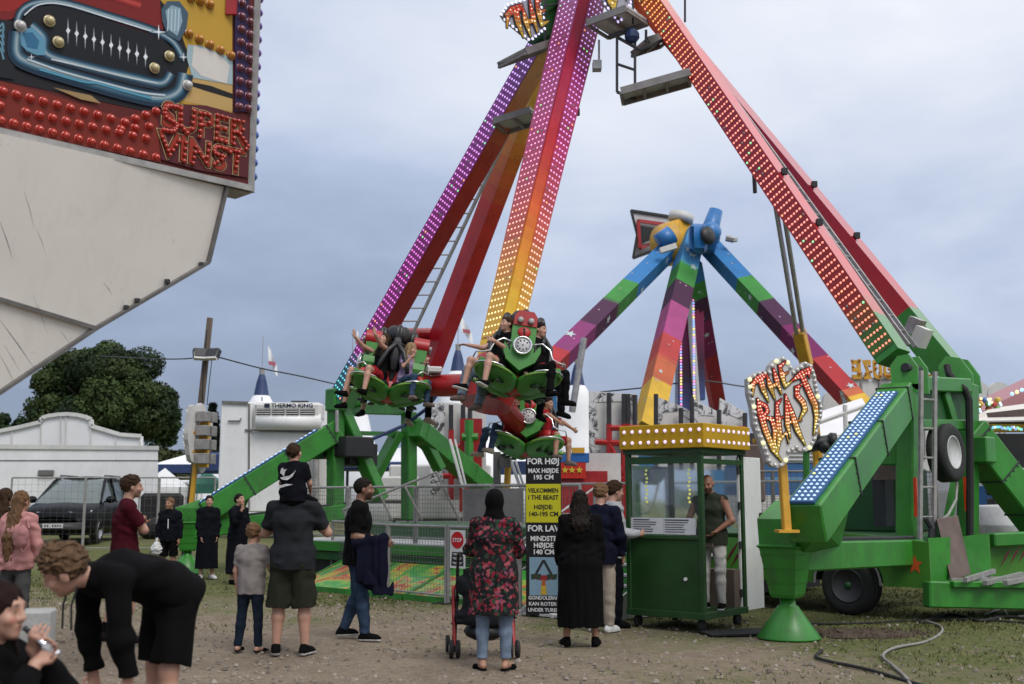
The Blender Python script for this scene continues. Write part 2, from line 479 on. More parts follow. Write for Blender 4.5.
def np_obj(name, vs, qs, mats, parent, cols=None, mi=None):
    me = bpy.data.meshes.new(name); n = len(qs)
    me.vertices.add(len(vs)); me.vertices.foreach_set('co', vs.astype(np.float32).ravel())
    me.loops.add(4*n); me.loops.foreach_set('vertex_index', qs.ravel().astype(np.int32))
    me.polygons.add(n); me.polygons.foreach_set('loop_start', np.arange(0, 4*n, 4, dtype=np.int32))
    me.update(calc_edges=True)
    me.polygons.foreach_set('use_smooth', np.ones(n, bool))
    for m in mats: me.materials.append(m)
    if mi is not None: me.polygons.foreach_set('material_index', mi.astype(np.int32))
    if cols is not None:
        a = me.color_attributes.new('Col', 'FLOAT_COLOR', 'POINT')
        c4 = np.ones((len(vs), 4), np.float32); c4[:, :3] = cols; a.data.foreach_set('color', c4.ravel())
    me.validate(); me.update()
    o = bpy.data.objects.new(name, me); COL.objects.link(o); o.parent = parent
    return o

# skin and cloth
def skin_mat():
    m = mat('skin', (1, 1, 1), .5, var=.10, scale=14, attr=True, bump=.04, bscale=120)
    b = m.node_tree.nodes['Principled BSDF']; b.inputs['Subsurface Weight'].default_value = .12; b.inputs['Subsurface Radius'].default_value = (.012, .004, .002); b.inputs['Subsurface Scale'].default_value = .6
    return m
skin_mat()
def cloth(name, col, var=.22, scale=9, rough=.95, sheen=0): return mat('cloth_'+name, col, rough, var=var, scale=scale, bump=.25, bscale=160, sheen=sheen, spec=.08)
cloth('black', (.0045, .0045, .005)); cloth('ink', (.006, .0065, .010)); cloth('navy', (.007, .008, .019)); cloth('charcoal', (.020, .022, .025)); cloth('maroon', (.06, .007, .013))
cloth('pink', (.52, .25, .24)); cloth('greytee', (.25, .225, .215)); cloth('olive', (.022, .024, .016)); cloth('denim', (.035, .06, .105), var=.45); cloth('dark_denim', (.013, .02, .035), var=.35)
cloth('pale_denim', (.16, .21, .28), var=.35); cloth('grey_trousers', (.085, .085, .087)); cloth('beige', (.34, .29, .235)); cloth('white', (.62, .62, .61)); cloth('offwhite', (.5, .48, .46)); cloth('dark_olive', (.035, .04, .028))
cloth('lightgrey', (.36, .37, .39)); cloth('lilac', (.25, .20, .32)); cloth('red', (.28, .015, .02)); cloth('rose_bag', (.42, .2, .2))
for n_, c_ in (('hair_brown', (.040, .022, .012)), ('hair_dark', (.012, .009, .007)), ('hair_blond', (.30, .20, .11)), ('hair_sandy', (.15, .085, .045)), ('hair_auburn', (.016, .007, .006)), ('hair_fair', (.105, .062, .036))):
    mat(n_, c_, .75, var=.5, scale=26, stretch=(1, 1, .15), spec=.12)

def floral():
    m, nt, b = new_mat('floral_cloth'); N, L = nt.nodes, nt.links
    tc = N.new('ShaderNodeTexCoord'); w = N.new('ShaderNodeTexNoise'); w.inputs['Scale'].default_value = 9; w.inputs['Detail'].default_value = 3
    L.new(tc.outputs['Object'], w.inputs['Vector'])
    ad = N.new('ShaderNodeMix'); ad.data_type = 'RGBA'; ad.blend_type = 'ADD'; ad.inputs['Factor'].default_value = .10
    L.new(tc.outputs['Object'], ad.inputs['A']); L.new(w.outputs['Color'], ad.inputs['B'])
    v1 = N.new('ShaderNodeTexVoronoi'); v1.inputs['Scale'].default_value = 31; L.new(ad.outputs['Result'], v1.inputs['Vector'])
    cr = N.new('ShaderNodeValToRGB'); cr.color_ramp.interpolation = 'CONSTANT'
    sep = N.new('ShaderNodeSeparateColor'); L.new(v1.outputs['Color'], sep.inputs['Color']); L.new(sep.outputs['Red'], cr.inputs['Fac'])
    els = [(0, (.01, .01, .011)), (.42, (.19, .016, .03)), (.58, (.012, .012, .012)), (.66, (.28, .065, .08)), (.74, (.02, .05, .03)), (.86, (.012, .011, .012)), (.95, (.18, .05, .09))]
    cr.color_ramp.elements[0].color = (*els[0][1], 1); cr.color_ramp.elements[1].position = els[1][0]; cr.color_ramp.elements[1].color = (*els[1][1], 1)
    for p, c in els[2:]: e = cr.color_ramp.elements.new(p); e.color = (*c, 1)
    mr = N.new('ShaderNodeMath'); mr.operation = 'LESS_THAN'; mr.inputs[1].default_value = .72; L.new(v1.outputs['Distance'], mr.inputs[0])
    mx = N.new('ShaderNodeMix'); mx.data_type = 'RGBA'; mx.inputs['A'].default_value = (.011, .011, .012, 1)
    L.new(mr.outputs[0], mx.inputs['Factor']); L.new(cr.outputs['Color'], mx.inputs['B']); L.new(mx.outputs['Result'], b.inputs['Base Color'])
    b.inputs['Roughness'].default_value = .85; b.inputs['Specular IOR Level'].default_value = .2
    MATS['floral_cloth'] = m
floral()

def unit(v): return V(v).normalized()
def person(label, loc, facing, H=1.75, vox=None, tl=(0, .0, 1), tu=(0, .02, 1), turn=0.0, neck=(0, .12, 1), look=(0, 1, 0), hs=1.0, girth=1.0,
           ra=((.16, -.02, -1), (.06, .14, -1)), la=((-.16, -.02, -1), (-.06, .14, -1)), rh=None, lh=None, curl=.5,
           rl=((.05, .03, -1), (.01, -.03, -1)), ll=((-.05, .03, -1), (-.01, -.03, -1)), rf=(.25, 1, 0), lf=(-.25, 1, 0),
           skin=(.42, .22, .15), top=None, bottom=None, shoes=None, hair=None, seat=None, beard=None, female=False, group=None, hood=False, extra=None, socks=None, shoulder=None):
    S = H/1.75; Y = loc[1]
    vox = vox or max(.0062, min(.0115, Y*.00062))
    J = {}
    wide = .17 if female else .19
    if shoulder: wide = shoulder
    J['pel'] = V((0, 0, 0)); tl, tu = unit(tl), unit(tu)
    J['waist'] = tl*.17*S; J['chest'] = J['waist']+(tl+tu).normalized()*.18*S; J['nb'] = J['chest']+tu*.17*S
    px = V((1, 0, 0)); sx = Matrix.Rotation(turn, 3, tu) @ px; sx = (sx-tu*sx.dot(tu)).normalized()
    hf = unit(look); nk = unit(neck)
    J['nt'] = J['nb']+nk*.075*S
    hx = hf.cross(nk.lerp(V((0, 0, 1)), .6)).normalized(); hu = hx.cross(hf).normalized()
    hd = S*hs; hc = J['nt']+nk*.03*S+hu*(.075*hd)+hf*(.025*hd); J['hc'] = hc
    HL = {}
    for sd, arm, hnd, leg, ft in ((1, ra, rh, rl, rf), (-1, la, lh, ll, lf)):
        sh = J['nb']+sx*(sd*wide*S)-tu*.045*S; J['sh', sd] = sh
        if callable(arm[0]):                                   # reach for a point; the second entry says where the elbow goes
            T = V(arm[0](J, S)); v = T-sh; L1, L2 = .295*S, .25*S; dl = max(.06, min(v.length, L1+L2-.004)); v.normalize()
            a_ = (L1*L1-L2*L2+dl*dl)/(2*dl); h2 = math.sqrt(max(0, L1*L1-a_*a_)); po = V(arm[1]); po = (po-v*po.dot(v)).normalized()
            u = (v*a_+po*h2).normalized(); f = (v*dl-u*L1).normalized()
        else: u, f = unit(arm[0]), unit(arm[1])
        J['el', sd] = sh+u*.295*S; J['wr', sd] = J['el', sd]+f*.25*S
        J['hdir', sd] = unit(hnd) if hnd else unit(f*.85+V((0, .1, -.1)))
        hp = px*(sd*.095*S)-V((0, 0, .02*S)); J['hip', sd] = hp
        J['kn', sd] = hp+unit(leg[0])*.435*S; J['an', sd] = J['kn', sd]+unit(leg[1])*.415*S; J['fd', sd] = unit(ft)
    if seat is None: up = V((0, 0, -min(J['an', 1].z, J['an', -1].z)+.075*S))
    else: up = V((0, 0, seat))
    for k in J:
        if k[0] not in ('hdir', 'fd'): J[k] = J[k]+up
    root = thing('person', label, 'person', loc, group); root.rotation_euler[2] = facing
    hc = J['hc']; g = girth; fr3 = (hx, hf, hu)
    h_ = lambda a, b, c: hc+(hx*a+hf*b+hu*c)*hd
    # --- body
    B = Field(vox)
    hipw, wst, cw = (.168, .128, .145) if female else (.158, .142, .165)
    B.ec(J['pel']-V((0, 0, .06*S)), J['pel']+tl*.05*S, px, (hipw*S*g*.95, .112*S*g), (hipw*S*g, .11*S*g))
    B.ec(J['pel']+tl*.04*S, J['waist'], px, (hipw*S*g, .108*S*g), (wst*S*g, .098*S*g))
    B.ec(J['waist'], J['chest'], sx, (wst*S*g, .098*S*g), (cw*S*g, .112*S*g))
    B.ec(J['chest'], J['nb']-tu*.05*S, sx, (cw*S*g, .112*S*g), (.13*S*g, .075*S*g))
    B.rc(J['nb']-tu*.05*S, J['nt']+hu*.03*hd, .062*S, .052*hd, .04)
    for sd in (1, -1):
        B.rc(J['nb']-tu*.015*S, J['sh', sd], .045*S, .052*S*g, .05)
        B.rc(J['sh', sd], J['el', sd], .052*S*g, .040*S*g, .03); B.rc(J['el', sd], J['wr', sd], .042*S*g, .027*S, .015)
        B.rc(J['hip', sd], J['kn', sd], .083*S*g, .054*S*g, .05)
        cf = J['kn', sd].lerp(J['an', sd], .3)
        B.rc(J['kn', sd], cf, .052*S*g, .056*S*g, .03); B.rc(cf, J['an', sd], .056*S*g, .036*S, .02)
        fd = J['fd', sd]; an = J['an', sd]
        B.rc(an-fd*.04*S-V((0, 0, .03*S)), an+fd*.15*S-V((0, 0, .045*S)), .034*S, .026*S, .03)
        # hand: palm, four fingers of their own length, thumb from the side of the palm
        wr, d = J['wr', sd], J['hdir', sd]; f = (J['wr', sd]-J['el', sd]).normalized()
        side = px*(-sd) if abs(d.z) > .6 else V((0, 0, 1))
        wv = (V((0, 1, 0))-d*d.y) if abs(d.y) < .8 else (V((0, 0, 1))-d*d.z)
        wv = wv.normalized()                                  # towards the thumb
        pn = (d.cross(wv)*sd).normalized()                    # out of the palm's back
        hs_ = S*(.95 if female else 1.0)*(1.06 if hs > 1.1 else 1)
        fr_ = max(.0085*hs_, .72*vox)
        B.ec(wr, wr+d*.085*hs_, wv, (.026*hs_, .017*hs_), (.040*hs_, max(.0135*hs_, .9*vox)), .012)
        cl = curl if not isinstance(curl, dict) else curl.get(sd, .5)
        for i, (o, l) in enumerate(((.030, .072), (.010, .080), (-.010, .075), (-.029, .058))):
            k0 = wr+d*.082*hs_+wv*o*hs_; dd = d; lim = l*hs_/3
            for q in range(3):
                an_ = cl*(.35+.35*q)
                d2 = (d*math.cos(an_*1.6)-pn*math.sin(an_*1.6)+wv*o*.8).normalized()
                B.rc(k0, k0+d2*lim, fr_*(1-.1*q), fr_*(.94-.1*q), .003); k0 = k0+d2*lim
        t0 = wr+d*.022*hs_+wv*.024*hs_; t1 = t0+(d*.6+wv*.75-pn*.15).normalized()*.042*hs_; t2 = t1+(d*.9+wv*.25-pn*.35*cl).normalized()*.03*hs_
        B.rc(t0, t1, fr_*1.35, fr_*1.1, .01); B.rc(t1, t2, fr_*1.1, fr_*.95, .004)
    # head: skull, jaw, chin, brow, eyes, nose, lips, ears
    B.el(h_(0, -.012, .030), fr3, [r*hd for r in (.075, .096, .090)], .02)
    B.el(h_(0, .026, -.042), fr3, [r*hd for r in (.060, .066, .074)], .03)
    B.el(h_(0, .066, -.098), fr3, [r*hd for r in (.024, .020, .018)], .025)
    B.rc(h_(-.034, .076, .026), h_(.034, .076, .026), .015*hd, None, .015)
    for sx_ in (-1, 1):
        B.el(h_(.033*sx_, .094, .004), fr3, [r*hd for r in (.017, .012, .011)], .010, sub=True)
        B.el(h_(.032*sx_, .076, .004), fr3, [.0125*hd]*3, .004)
        B.el(h_(.041*sx_, .062, -.030), fr3, [r*hd for r in (.022, .022, .02)], .02)
        B.el(h_(.078*sx_, -.006, -.008), fr3, [r*hd for r in (max(.011, vox*.9), .021, .033)], .008)
    B.rc(h_(0, .090, .010), h_(0, .104, -.026), .010*hd, .014*hd, .014)
    B.rc(h_(-.012, .094, -.031), h_(.012, .094, -.031), .010*hd, None, .01)
    B.rc(h_(-.017, .082, -.060), h_(.017, .082, -.060), .0095*hd, None, .006)
    B.rc(h_(-.014, .081, -.071), h_(.014, .081, -.071), .0095*hd, None, .006)
    vs, qs = B.mesh()
    C = np.tile(np.array(skin, np.float32), (len(vs), 1))
    P = vs-np.array(hc); A_ = np.array([list(hx), list(hf), list(hu)]); q = (P @ A_.T)/hd
    def blob(c, r):
        return np.clip(1.6-1.6*np.sqrt((((q-np.array(c))/np.array(r))**2).sum(1)), 0, 1)[:, None]
    vz = vox*.8/hd
    def paintc(c, r, col): 
        w = blob(c, [max(x, vz*1.3) for x in r]); C[:] = C*(1-w)+np.array(col)*w
    sk = np.array(skin)
    for s_ in (-1, 1):
        paintc((.032*s_, .09, .030), (.026, .03, .0085), sk*.22)
        paintc((.032*s_, .087, .003), (.017, .014, .008), sk*.45+.02)
        paintc((.032*s_, .089, .003), (.008, .012, .008), (.012, .01, .01))
        paintc((.042*s_, .078, -.032), (.026, .03, .022), sk*np.array((1.08, .86, .84)))
    paintc((0, .093, -.0645), (.025, .022, .011), sk*np.array((.85, .52, .52)))
    paintc((0, .096, -.0645), (.022, .02, .0028), sk*.35)
    if beard:
        w = np.clip((-.036-q[:, 2])/.02, 0, 1)*np.clip((q[:, 1]-.0)/.03, 0, 1)*(q[:, 2] > -.135)*beard[1]
        C[:] = C*(1-w[:, None])+np.array(beard[0])*w[:, None]
    np_obj('body', vs, qs, [M('skin')], root, C)
    # --- garments
    def cm(c): return MATS.get('cloth_'+c) or MATS[c]
    if top:
        o = top.get('off', .014); F = Field(vox); hem = top.get('hem', .08); ga = 1+top.get('loose', .06); o = o*S
        hb = J['pel']-tl*hem*S
        e_ = .014*S; F.ec(hb, J['pel']+tl*.04*S, px, (hipw*S*g*ga+o+e_, .112*S*g*ga+o+e_), (hipw*S*g*ga+o+e_, .11*S*g*ga+o+e_), fa=True)
        F.ec(J['pel']+tl*.03*S, J['waist'], px, (hipw*S*g*ga+o, .108*S*g*ga+o), (lerp(wst, hipw, top.get('box', .5))*S*g*ga+o, .1*S*g*ga+o))
        F.ec(J['waist'], J['chest'], sx, (lerp(wst, hipw, top.get('box', .5))*S*g*ga+o, .1*S*g*ga+o), (cw*S*g*ga+o, .112*S*g*ga+o))
        F.ec(J['chest'], J['nb']-tu*.05*S, sx, (cw*S*g*ga+o, .112*S*g*ga+o), (.13*S*g+o, .078*S*g+o))
        F.rc(J['nb']-tu*.05*S, J['nb']+nk*(.028 if not hood else .05)*S, .062*S+o, .060*S+o*.4, .04, fb=True)
        sl = top.get('sleeve', 1.0)
        for sd in (1, -1):
            F.rc(J['nb']-tu*.02*S, J['sh', sd], .045*S+o, .054*S*g+o, .05)
            if sl > 0:
                u = min(1, sl/.54)
                ro = (.052-.012*u)*S*g+o*1.5
                F.rc(J['sh', sd], J['sh', sd].lerp(J['el', sd], u), .054*S*g+o, ro, .03, fb=(sl < .54))
                if sl >= .54:
                    w = (sl-.54)/.46; F.rc(J['el', sd], J['el', sd].lerp(J['wr', sd], w*1.02), .042*S*g+o*1.25, (.030*S+o*1.1), .02, fb=True)
        if hood:
            F.el(J['nb']-hf*.075*S+tu*.02*S, (sx, sx.cross(tu), tu), (.105*S, .06*S, .075*S), .04)
            F.rc(J['nb']+tu*.03*S-sx*.07*S, J['nb']+tu*.0*S+sx.cross(tu)*-.06*S, .034*S, .03*S, .03); F.rc(J['nb']+tu*.03*S+sx*.07*S, J['nb']+sx.cross(tu)*-.06*S, .034*S, .03*S, .03)
        F.fold = (min(top.get('fold', .0095)*1.1, o*.62), top.get('ff', 13), rng.random()*9, (1, 1, .9))
        vs, qs = F.mesh(); np_obj(top.get('name', 'shirt'), vs, qs, [cm(top['col'])], root)
    if bottom:
        k = bottom['kind']; o = bottom.get('off', .014)*S; F = Field(vox); lo_ = bottom.get('loose', .0)*S
        if k in ('dress', 'skirt'):
            a = J['nb'] if k == 'dress' else J['waist']
            le = bottom['len']; lowp = V((0, .0, J['pel'].z-le*S))
            fl = bottom.get('flare', 1.25)
            F.ec(J['pel']-V((0, 0, .02*S)), lowp, px, (hipw*S*g+o*1.6, .12*S*g+o*1.5), (hipw*S*g*fl+o, .125*S*g*fl+o), .05, fb=True)
            F.ec(J['pel'], J['waist'], px, (hipw*S*g+o*1.5, .118*S*g+o*1.3), (wst*S*g+o, .1*S*g+o), .05)
        else:
            F.ec(J['pel']-V((0, 0, .06*S)), J['pel']+tl*.09*S, px, (hipw*S*g*.97+o, .114*S*g+o), (hipw*S*g*.98+o*.7, .108*S*g+o*.7), fb=True)
            for sd in (1, -1):
                hp, kn, an = J['hip', sd], J['kn', sd], J['an', sd]
                if k == 'shorts':
                    e = bottom.get('len', .95)
                    F.rc(hp, hp.lerp(kn, e), .085*S*g+o, .058*S*g+o+.018*S+lo_, .03, fb=True)
                else:
                    F.rc(hp, kn, .085*S*g+o, .056*S*g+o+lo_, .03)
                    cf = kn.lerp(an, .3)
                    F.rc(kn, cf, .056*S*g+o+lo_, .056*S*g+o*.8+lo_, .02); F.rc(cf, kn.lerp(an, bottom.get('len', .98)), .056*S*g+o*.8+lo_, .04*S+o+lo_*.8, .02, fb=True)
        F.fold = (min(bottom.get('fold', .008)*1.15, o*.55), bottom.get('ff', 13), rng.random()*9, (1, 1, .8) if k not in ('dress', 'skirt') else (1.5, 1.5, .2))
        vs, qs = F.mesh(); np_obj(bottom.get('name', 'trousers' if k == 'trousers' else k), vs, qs, [cm(bottom['col'])], root)
    if shoes:
        for sd in (1, -1):
            fd, an = J['fd', sd], J['an', sd]; sdv = fd.cross(V((0, 0, 1)))
            base = an-V((0, 0, .075*S)); F = Field(max(.006, vox*.8))
            if shoes.get('kind') == 'sandal':
                F.ec(base-fd*.055*S+V((0, 0, .012)), base+fd*.185*S+V((0, 0, .012)), sdv, (.036*S, .012), (.045*S, .012), .01)
                F.rc(base+fd*.10*S-sdv*.045*S+V((0, 0, .02)), base+fd*.10*S+sdv*.045*S+V((0, 0, .02)), .03*S, None, .01)
            else:
                F.ec(base-fd*.045*S+V((0, 0, .032*S)), base+fd*.15*S+V((0, 0, .028*S)), sdv, (.036*S, .034*S), (.043*S, .030*S), .02)
                F.rc(base-fd*.02*S+V((0, 0, .06*S)), an+V((0, 0, .02*S)), .042*S, .043*S, .03, fb=True)
                F.rc(base+fd*.0*S+V((0, 0, .065*S)), base+fd*.12*S+V((0, 0, .045*S)), .036*S, .03*S, .03)
                F.ec(base-fd*.05*S+V((0, 0, .013)), base+fd*.165*S+V((0, 0, .013)), sdv, (.037*S, .014), (.044*S, .014), .006)
            F.cut(base+V((0, 0, .001)), (0, 0, -1))
            vs, qs = F.mesh()
            ctr = vs[qs].mean(1)[:, 2]; mi = (ctr < base.z+.024*S).astype(int)
            np_obj('shoe', vs, qs, [cm(shoes['col']), cm(shoes.get('sole', shoes['col']))], root, mi=mi)
            if socks:
                F = Field(vox); F.rc(an+V((0, 0, 0)), an.lerp(J['kn', sd], socks[1]), .044*S, .052*S, .01, fb=True); vs, qs = F.mesh(); np_obj('sock', vs, qs, [cm(socks[0])], root)
    if hair:
        F = Field(max(.005, vox*.85)); hk = hair['kind']; t = hair.get('t', .012)
        F.el(h_(0, -.016, .034), fr3, [(r+t)*hd for r in (.075, .096, .090)], .01)
        if hk in ('short', 'curly', 'crop'):
            fx, fz = hair.get('line', (.082, .070)); bx, bz = hair.get('nape', (-.085, -.075))
            n_ = (hf*(fz-bz)-hu*(fx-bx)).normalized(); F.cut(h_(0, fx, fz), n_)
            if hk == 'curly':
                r_ = random.Random(3)
                for i in range(70):
                    a, b = r_.uniform(-1.5, 1.5), r_.uniform(.05, 1.35); s1, c1 = math.sin(a), math.cos(a)
                    F.el(h_(.080*s1*math.cos(b), -.012+.102*c1*math.cos(b), .045+.098*math.sin(b)), fr3, [r_.uniform(.013, .021)*hd]*3, .006)
                F.cuts = [(h_(0, .096, .058), (hf*.60-hu*.8).normalized())]
                F.cut(h_(0, -.09, -.06), (-hu*.96-hf*.1))
                F.cut(h_(0, .02, 0), (hf*.9-hu*.9).normalized())
        elif hk == 'long':
            F.el(h_(0, .07, -.055), fr3, [r*hd for r in (.064, .085, .105)], .012, sub=True)
            L = hair['len']*S; bk = -sx.cross(tu) if False else tu.cross(sx)*-1
            bk = tu.cross(sx)                                  # forward of the torso
            b0 = h_(0, -.055, .0); b1 = J['nb']-bk*(-.0)+(-bk)*.085*S+tu*.0; b2 = b1-tu*L*.5-bk*.075*S; b3 = b1-tu*L-bk*.085*S
            w = hair.get('w', 1)
            F.ec(b0, b1, sx, (.085*hd*w, .055*hd), (.105*S*w, .042*S), .03); F.ec(b1, b2, sx, (.105*S*w, .042*S), (.1*S*w, .035*S), .02); F.ec(b2, b3, sx, (.1*S*w, .035*S), (.055*S*w, .018*S), .02)
            for s_ in ((1, -1) if hair.get('front', True) else ()):
                F.rc(h_(.07*s_, .0, .0), J['nb']+sx*(s_*.095*S)+bk*.045*S, .026*hd, .03*S, .02); F.rc(J['nb']+sx*(s_*.095*S)+bk*.05*S, J['chest']+sx*(s_*.09*S)+bk*.125*S, .03*S, .022*S, .02)
        elif hk == 'tied':
            n_ = (hf*.145-hu*.155).normalized(); F.cut(h_(0, .082, .070), n_)
            F.el(h_(0, -.115, .02), fr3, [r*hd for r in (.035, .035, .038)], .015)
            if hair.get('tail'): F.rc(h_(0, -.125, .01), h_(0, -.13, -.16), .03*hd, .015*hd, .02)
        elif hk == 'scarf':
            F.el(h_(0, .085, -.02), fr3, [r*hd for r in (.058, .06, .085)], .012, sub=True)
            F.rc(h_(0, -.03, -.02), J['nb']-tu*.02*S, .085*hd, .10*S, .04); F.ec(J['nb'], J['nb']-tu*.08*S, sx, (.12*S, .09*S), (.15*S, .105*S), .03)
        F.fold = (hair.get('rough', .003 if hk == 'crop' else .007 if hk == 'short' else .0045), 44 if hk == 'short' else 52, 2.0, (1, 1, .35) if hk in ('long', 'tied') else (1, 1, 1))
        if hk == 'scarf': F.fold = (.003, 16, 1.0)
        vs, qs = F.mesh(); np_obj('headscarf' if hk == 'scarf' else 'hair', vs, qs, [cm(hair['col'])], root)
    if extra: extra(root, J, S, vox, fr3, h_)
    return root, J
def wpos(root, p):
    return V(root.location)+Matrix.Rotation(root.rotation_euler[2], 3, 'Z') @ V(p)
# ---------- the big pendulum ride
AX = V((-.73, .68, 0)).normalized()          # along the trailer, from the near (right) tower to the far (left) one
NN = V((-.68, -.73, 0)).normalized()         # square to it, towards the fence and the public
GREEN = (.030, .215, .022)
ride = thing('pendulum_ride', 'huge rainbow striped A-frame ride on green outrigger towers, studded with lights', 'fairground ride', tuple(gnd(905, 612)))
def led_col(stops, t, j):
    c = ramp(stops, t); k = rng.random()
    if k < .022: c = (.3, .85, .4)
    elif k < .05: c = (1, .4, .2)
    return c
def leg_frame(p0, p1, up):
    d = (p1-p0); x = d.cross(up).normalized(); y = x.cross(d).normalized(); return d, x, y
def paint_beam(m, p0, p1, w0, w1, up, stops, h0=None, h1=None, seg=28, faces=None):
    """box beam painted in bands that run into each other along its length; faces: own colour run per side"""
    d, x, y = leg_frame(p0, p1, up); h0 = h0 or w0; h1 = h1 or w1
    for i in range(seg):
        a, b = i/seg, (i+1)/seg; wa, wb, ha, hb = lerp(w0, w1, a), lerp(w0, w1, b), lerp(h0, h1, a), lerp(h0, h1, b)
        A = [p0+d*a+x*(k*wa/2)+y*(l*ha/2) for k, l in ((-1, -1), (1, -1), (1, 1), (-1, 1))]
        B = [p0+d*b+x*(k*wb/2)+y*(l*hb/2) for k, l in ((-1, -1), (1, -1), (1, 1), (-1, 1))]
        for q in range(4):
            st = (faces or {}).get(q, stops)
            m.add([A[q], A[(q+1) % 4], B[(q+1) % 4], B[q]], [(0, 1, 2, 3)], ramp(st, (a+b)/2))
        if i == 0: m.add(A, [(3, 2, 1, 0)], ramp(stops, 0))
        if i == seg-1: m.add(B, [(0, 1, 2, 3)], ramp(stops, 1))
    return d, x, y
def led_face(m, p0, p1, x, nrm, off, w0, w1, cols, step, stops, r, t0=0, t1=1, skip=None, base=None, shift=0.0):
    d = p1-p0; L = d.length; n = int(L*(t1-t0)/step)
    if base is not None:
        for i in range(24):
            a, b = lerp(t0, t1, i/24), lerp(t0, t1, (i+1)/24)
            P = []
            for t, s_ in ((a, -1), (a, 1), (b, 1), (b, -1)):
                P.append(p0+d*t+x*(s_*lerp(w0, w1, t)/2+shift)+nrm*(off(t)+.012))
            m.use('paint'); m.add(P, [(0, 1, 2, 3)], ramp(base, (a+b)/2))
    for i in range(n):
        t = lerp(t0, t1, (i+.5)/n)
        for j in range(cols):
            u = (j+.5)/cols-.5
            c = led_col(stops, t, j)
            lit = rng.random() > .04
            m.use('led' if lit else 'paint'); m.dot(p0+d*t+x*(u*lerp(w0, w1, t)*.94+shift)+nrm*(off(t)+.014), nrm, r, 6, c if lit else (.3, .3, .3))

# --- the four legs
DKRED, RED, ORG, YEL = (.16, .008, .022), (.36, .012, .014), (.55, .12, .012), (.52, .30, .025)
sa = [(0, GREEN), (.05, GREEN), (.07, (.26, .012, .03)), (.40, (.34, .012, .022)), (.58, (.42, .035, .02)), (.70, (.48, .16, .015)), (.85, (.55, .32, .03)), (1, (.08, .2, .02))]
sb = [(0, (.50, .012, .03)), (.25, (.52, .012, .026)), (.45, (.55, .03, .018)), (.56, (.60, .15, .012)), (.68, (.66, .37, .025)), (.86, (.66, .40, .03)), (1, (.06, .2, .02))]
sd_ = [(0, GREEN), (.05, GREEN), (.09, (.55, .05, .05)), (.5, (.55, .02, .035)), (.74, (.6, .04, .025)), (.88, (.65, .2, .02)), (1, (.6, .4, .05))]
se = [(0, GREEN), (.085, GREEN), (.11, (.46, .012, .02)), (.42, (.38, .010, .035)), (.7, (.48, .015, .025)), (.85, (.6, .13, .02)), (1, YEL)]
pale_d = [(0, (.05, .24, .05)), (.05, (.2, .38, .18)), (.11, (.80, .72, .68)), (.4, (.74, .52, .48)), (.65, (.72, .40, .30)), (.82, (.74, .48, .18)), (1, (.72, .58, .18))]
LEGS = {}
for key, p0, p1, st in (('a', at(341, 402, 24.4), at(602, -58, 20.4), sa), ('b', at(420, 394, 26.4), at(590, -58, 21.3), sb),
                        ('d', at(894, 358, 15.6), at(613, -58, 19.9), sd_), ('e', at(947, 368, 17.5), at(597, -58, 20.9), se)):
    m = MB().use('gloss_paint'); w = .44 if key == 'a' else .38 if key == 'd' else .42
    fc = {1: pale_d} if key in 'de' else None
    d, x, y = paint_beam(m, p0, p1, w, w*.95, NN, st, seg=30)
    LEGS[key] = (p0, p1, d, x, y, w)
    lg = m.build('leg', ride)
    if key in 'ad':
        m = MB()
        if key == 'a':
            lc = [(0, (.15, .75, .75)), (.075, (.2, .65, .9)), (.10, (.75, .25, .75)), (.3, (.85, .2, .75)), (.6, (.75, .35, .85)), (.8, (.65, .5, 1)), (1, (.5, .6, 1))]
            bs = [(0, (.02, .12, .12)), (.09, (.03, .1, .14)), (.11, (.26, .015, .17)), (.5, (.28, .02, .20)), (.8, (.2, .06, .32)), (1, (.05, .05, .3))]
            led_face(m, p0, p1, x, y, lambda t: w*.5*(1-.05*t), w*.98, w*.93, 5, .125, lc, .024, .01, .80, base=bs)
        else:
            lc = [(0, (1, .30, .18)), (.25, (1, .34, .28)), (.55, (1, .36, .26)), (.8, (1, .46, .14)), (1, (1, .6, .2))]
            bs = [(0, (.03, .17, .02)), (.03, (.06, .14, .02)), (.09, (.33, .02, .012)), (.5, (.32, .01, .03)), (.7, (.38, .02, .015)), (.85, (.5, .11, .01)), (1, (.52, .2, .012))]
            led_face(m, p0, p1, x, y, lambda t: w*.5*(1-.05*t), w*.98, w*.93, 6, .12, lc, .021, .01, .97, base=bs)
        tag(m.build('light_panel', lg), None, None, None, 'stuff')
# pale top edge rails of the right legs, small fittings on them
m = MB().use('paint')
for key in 'de':
    p0, p1, d, x, y, w = LEGS[key]
    up = x if x.z > 0 else -x
    m.use('black')
    for t in (.24, .35): m.box(p0+d*t+up*(w*.5+.05)+y*(w*.2), (.09, .09, .1))
    m.use('paint')
build_each(m, 'leg_fitting', ride)
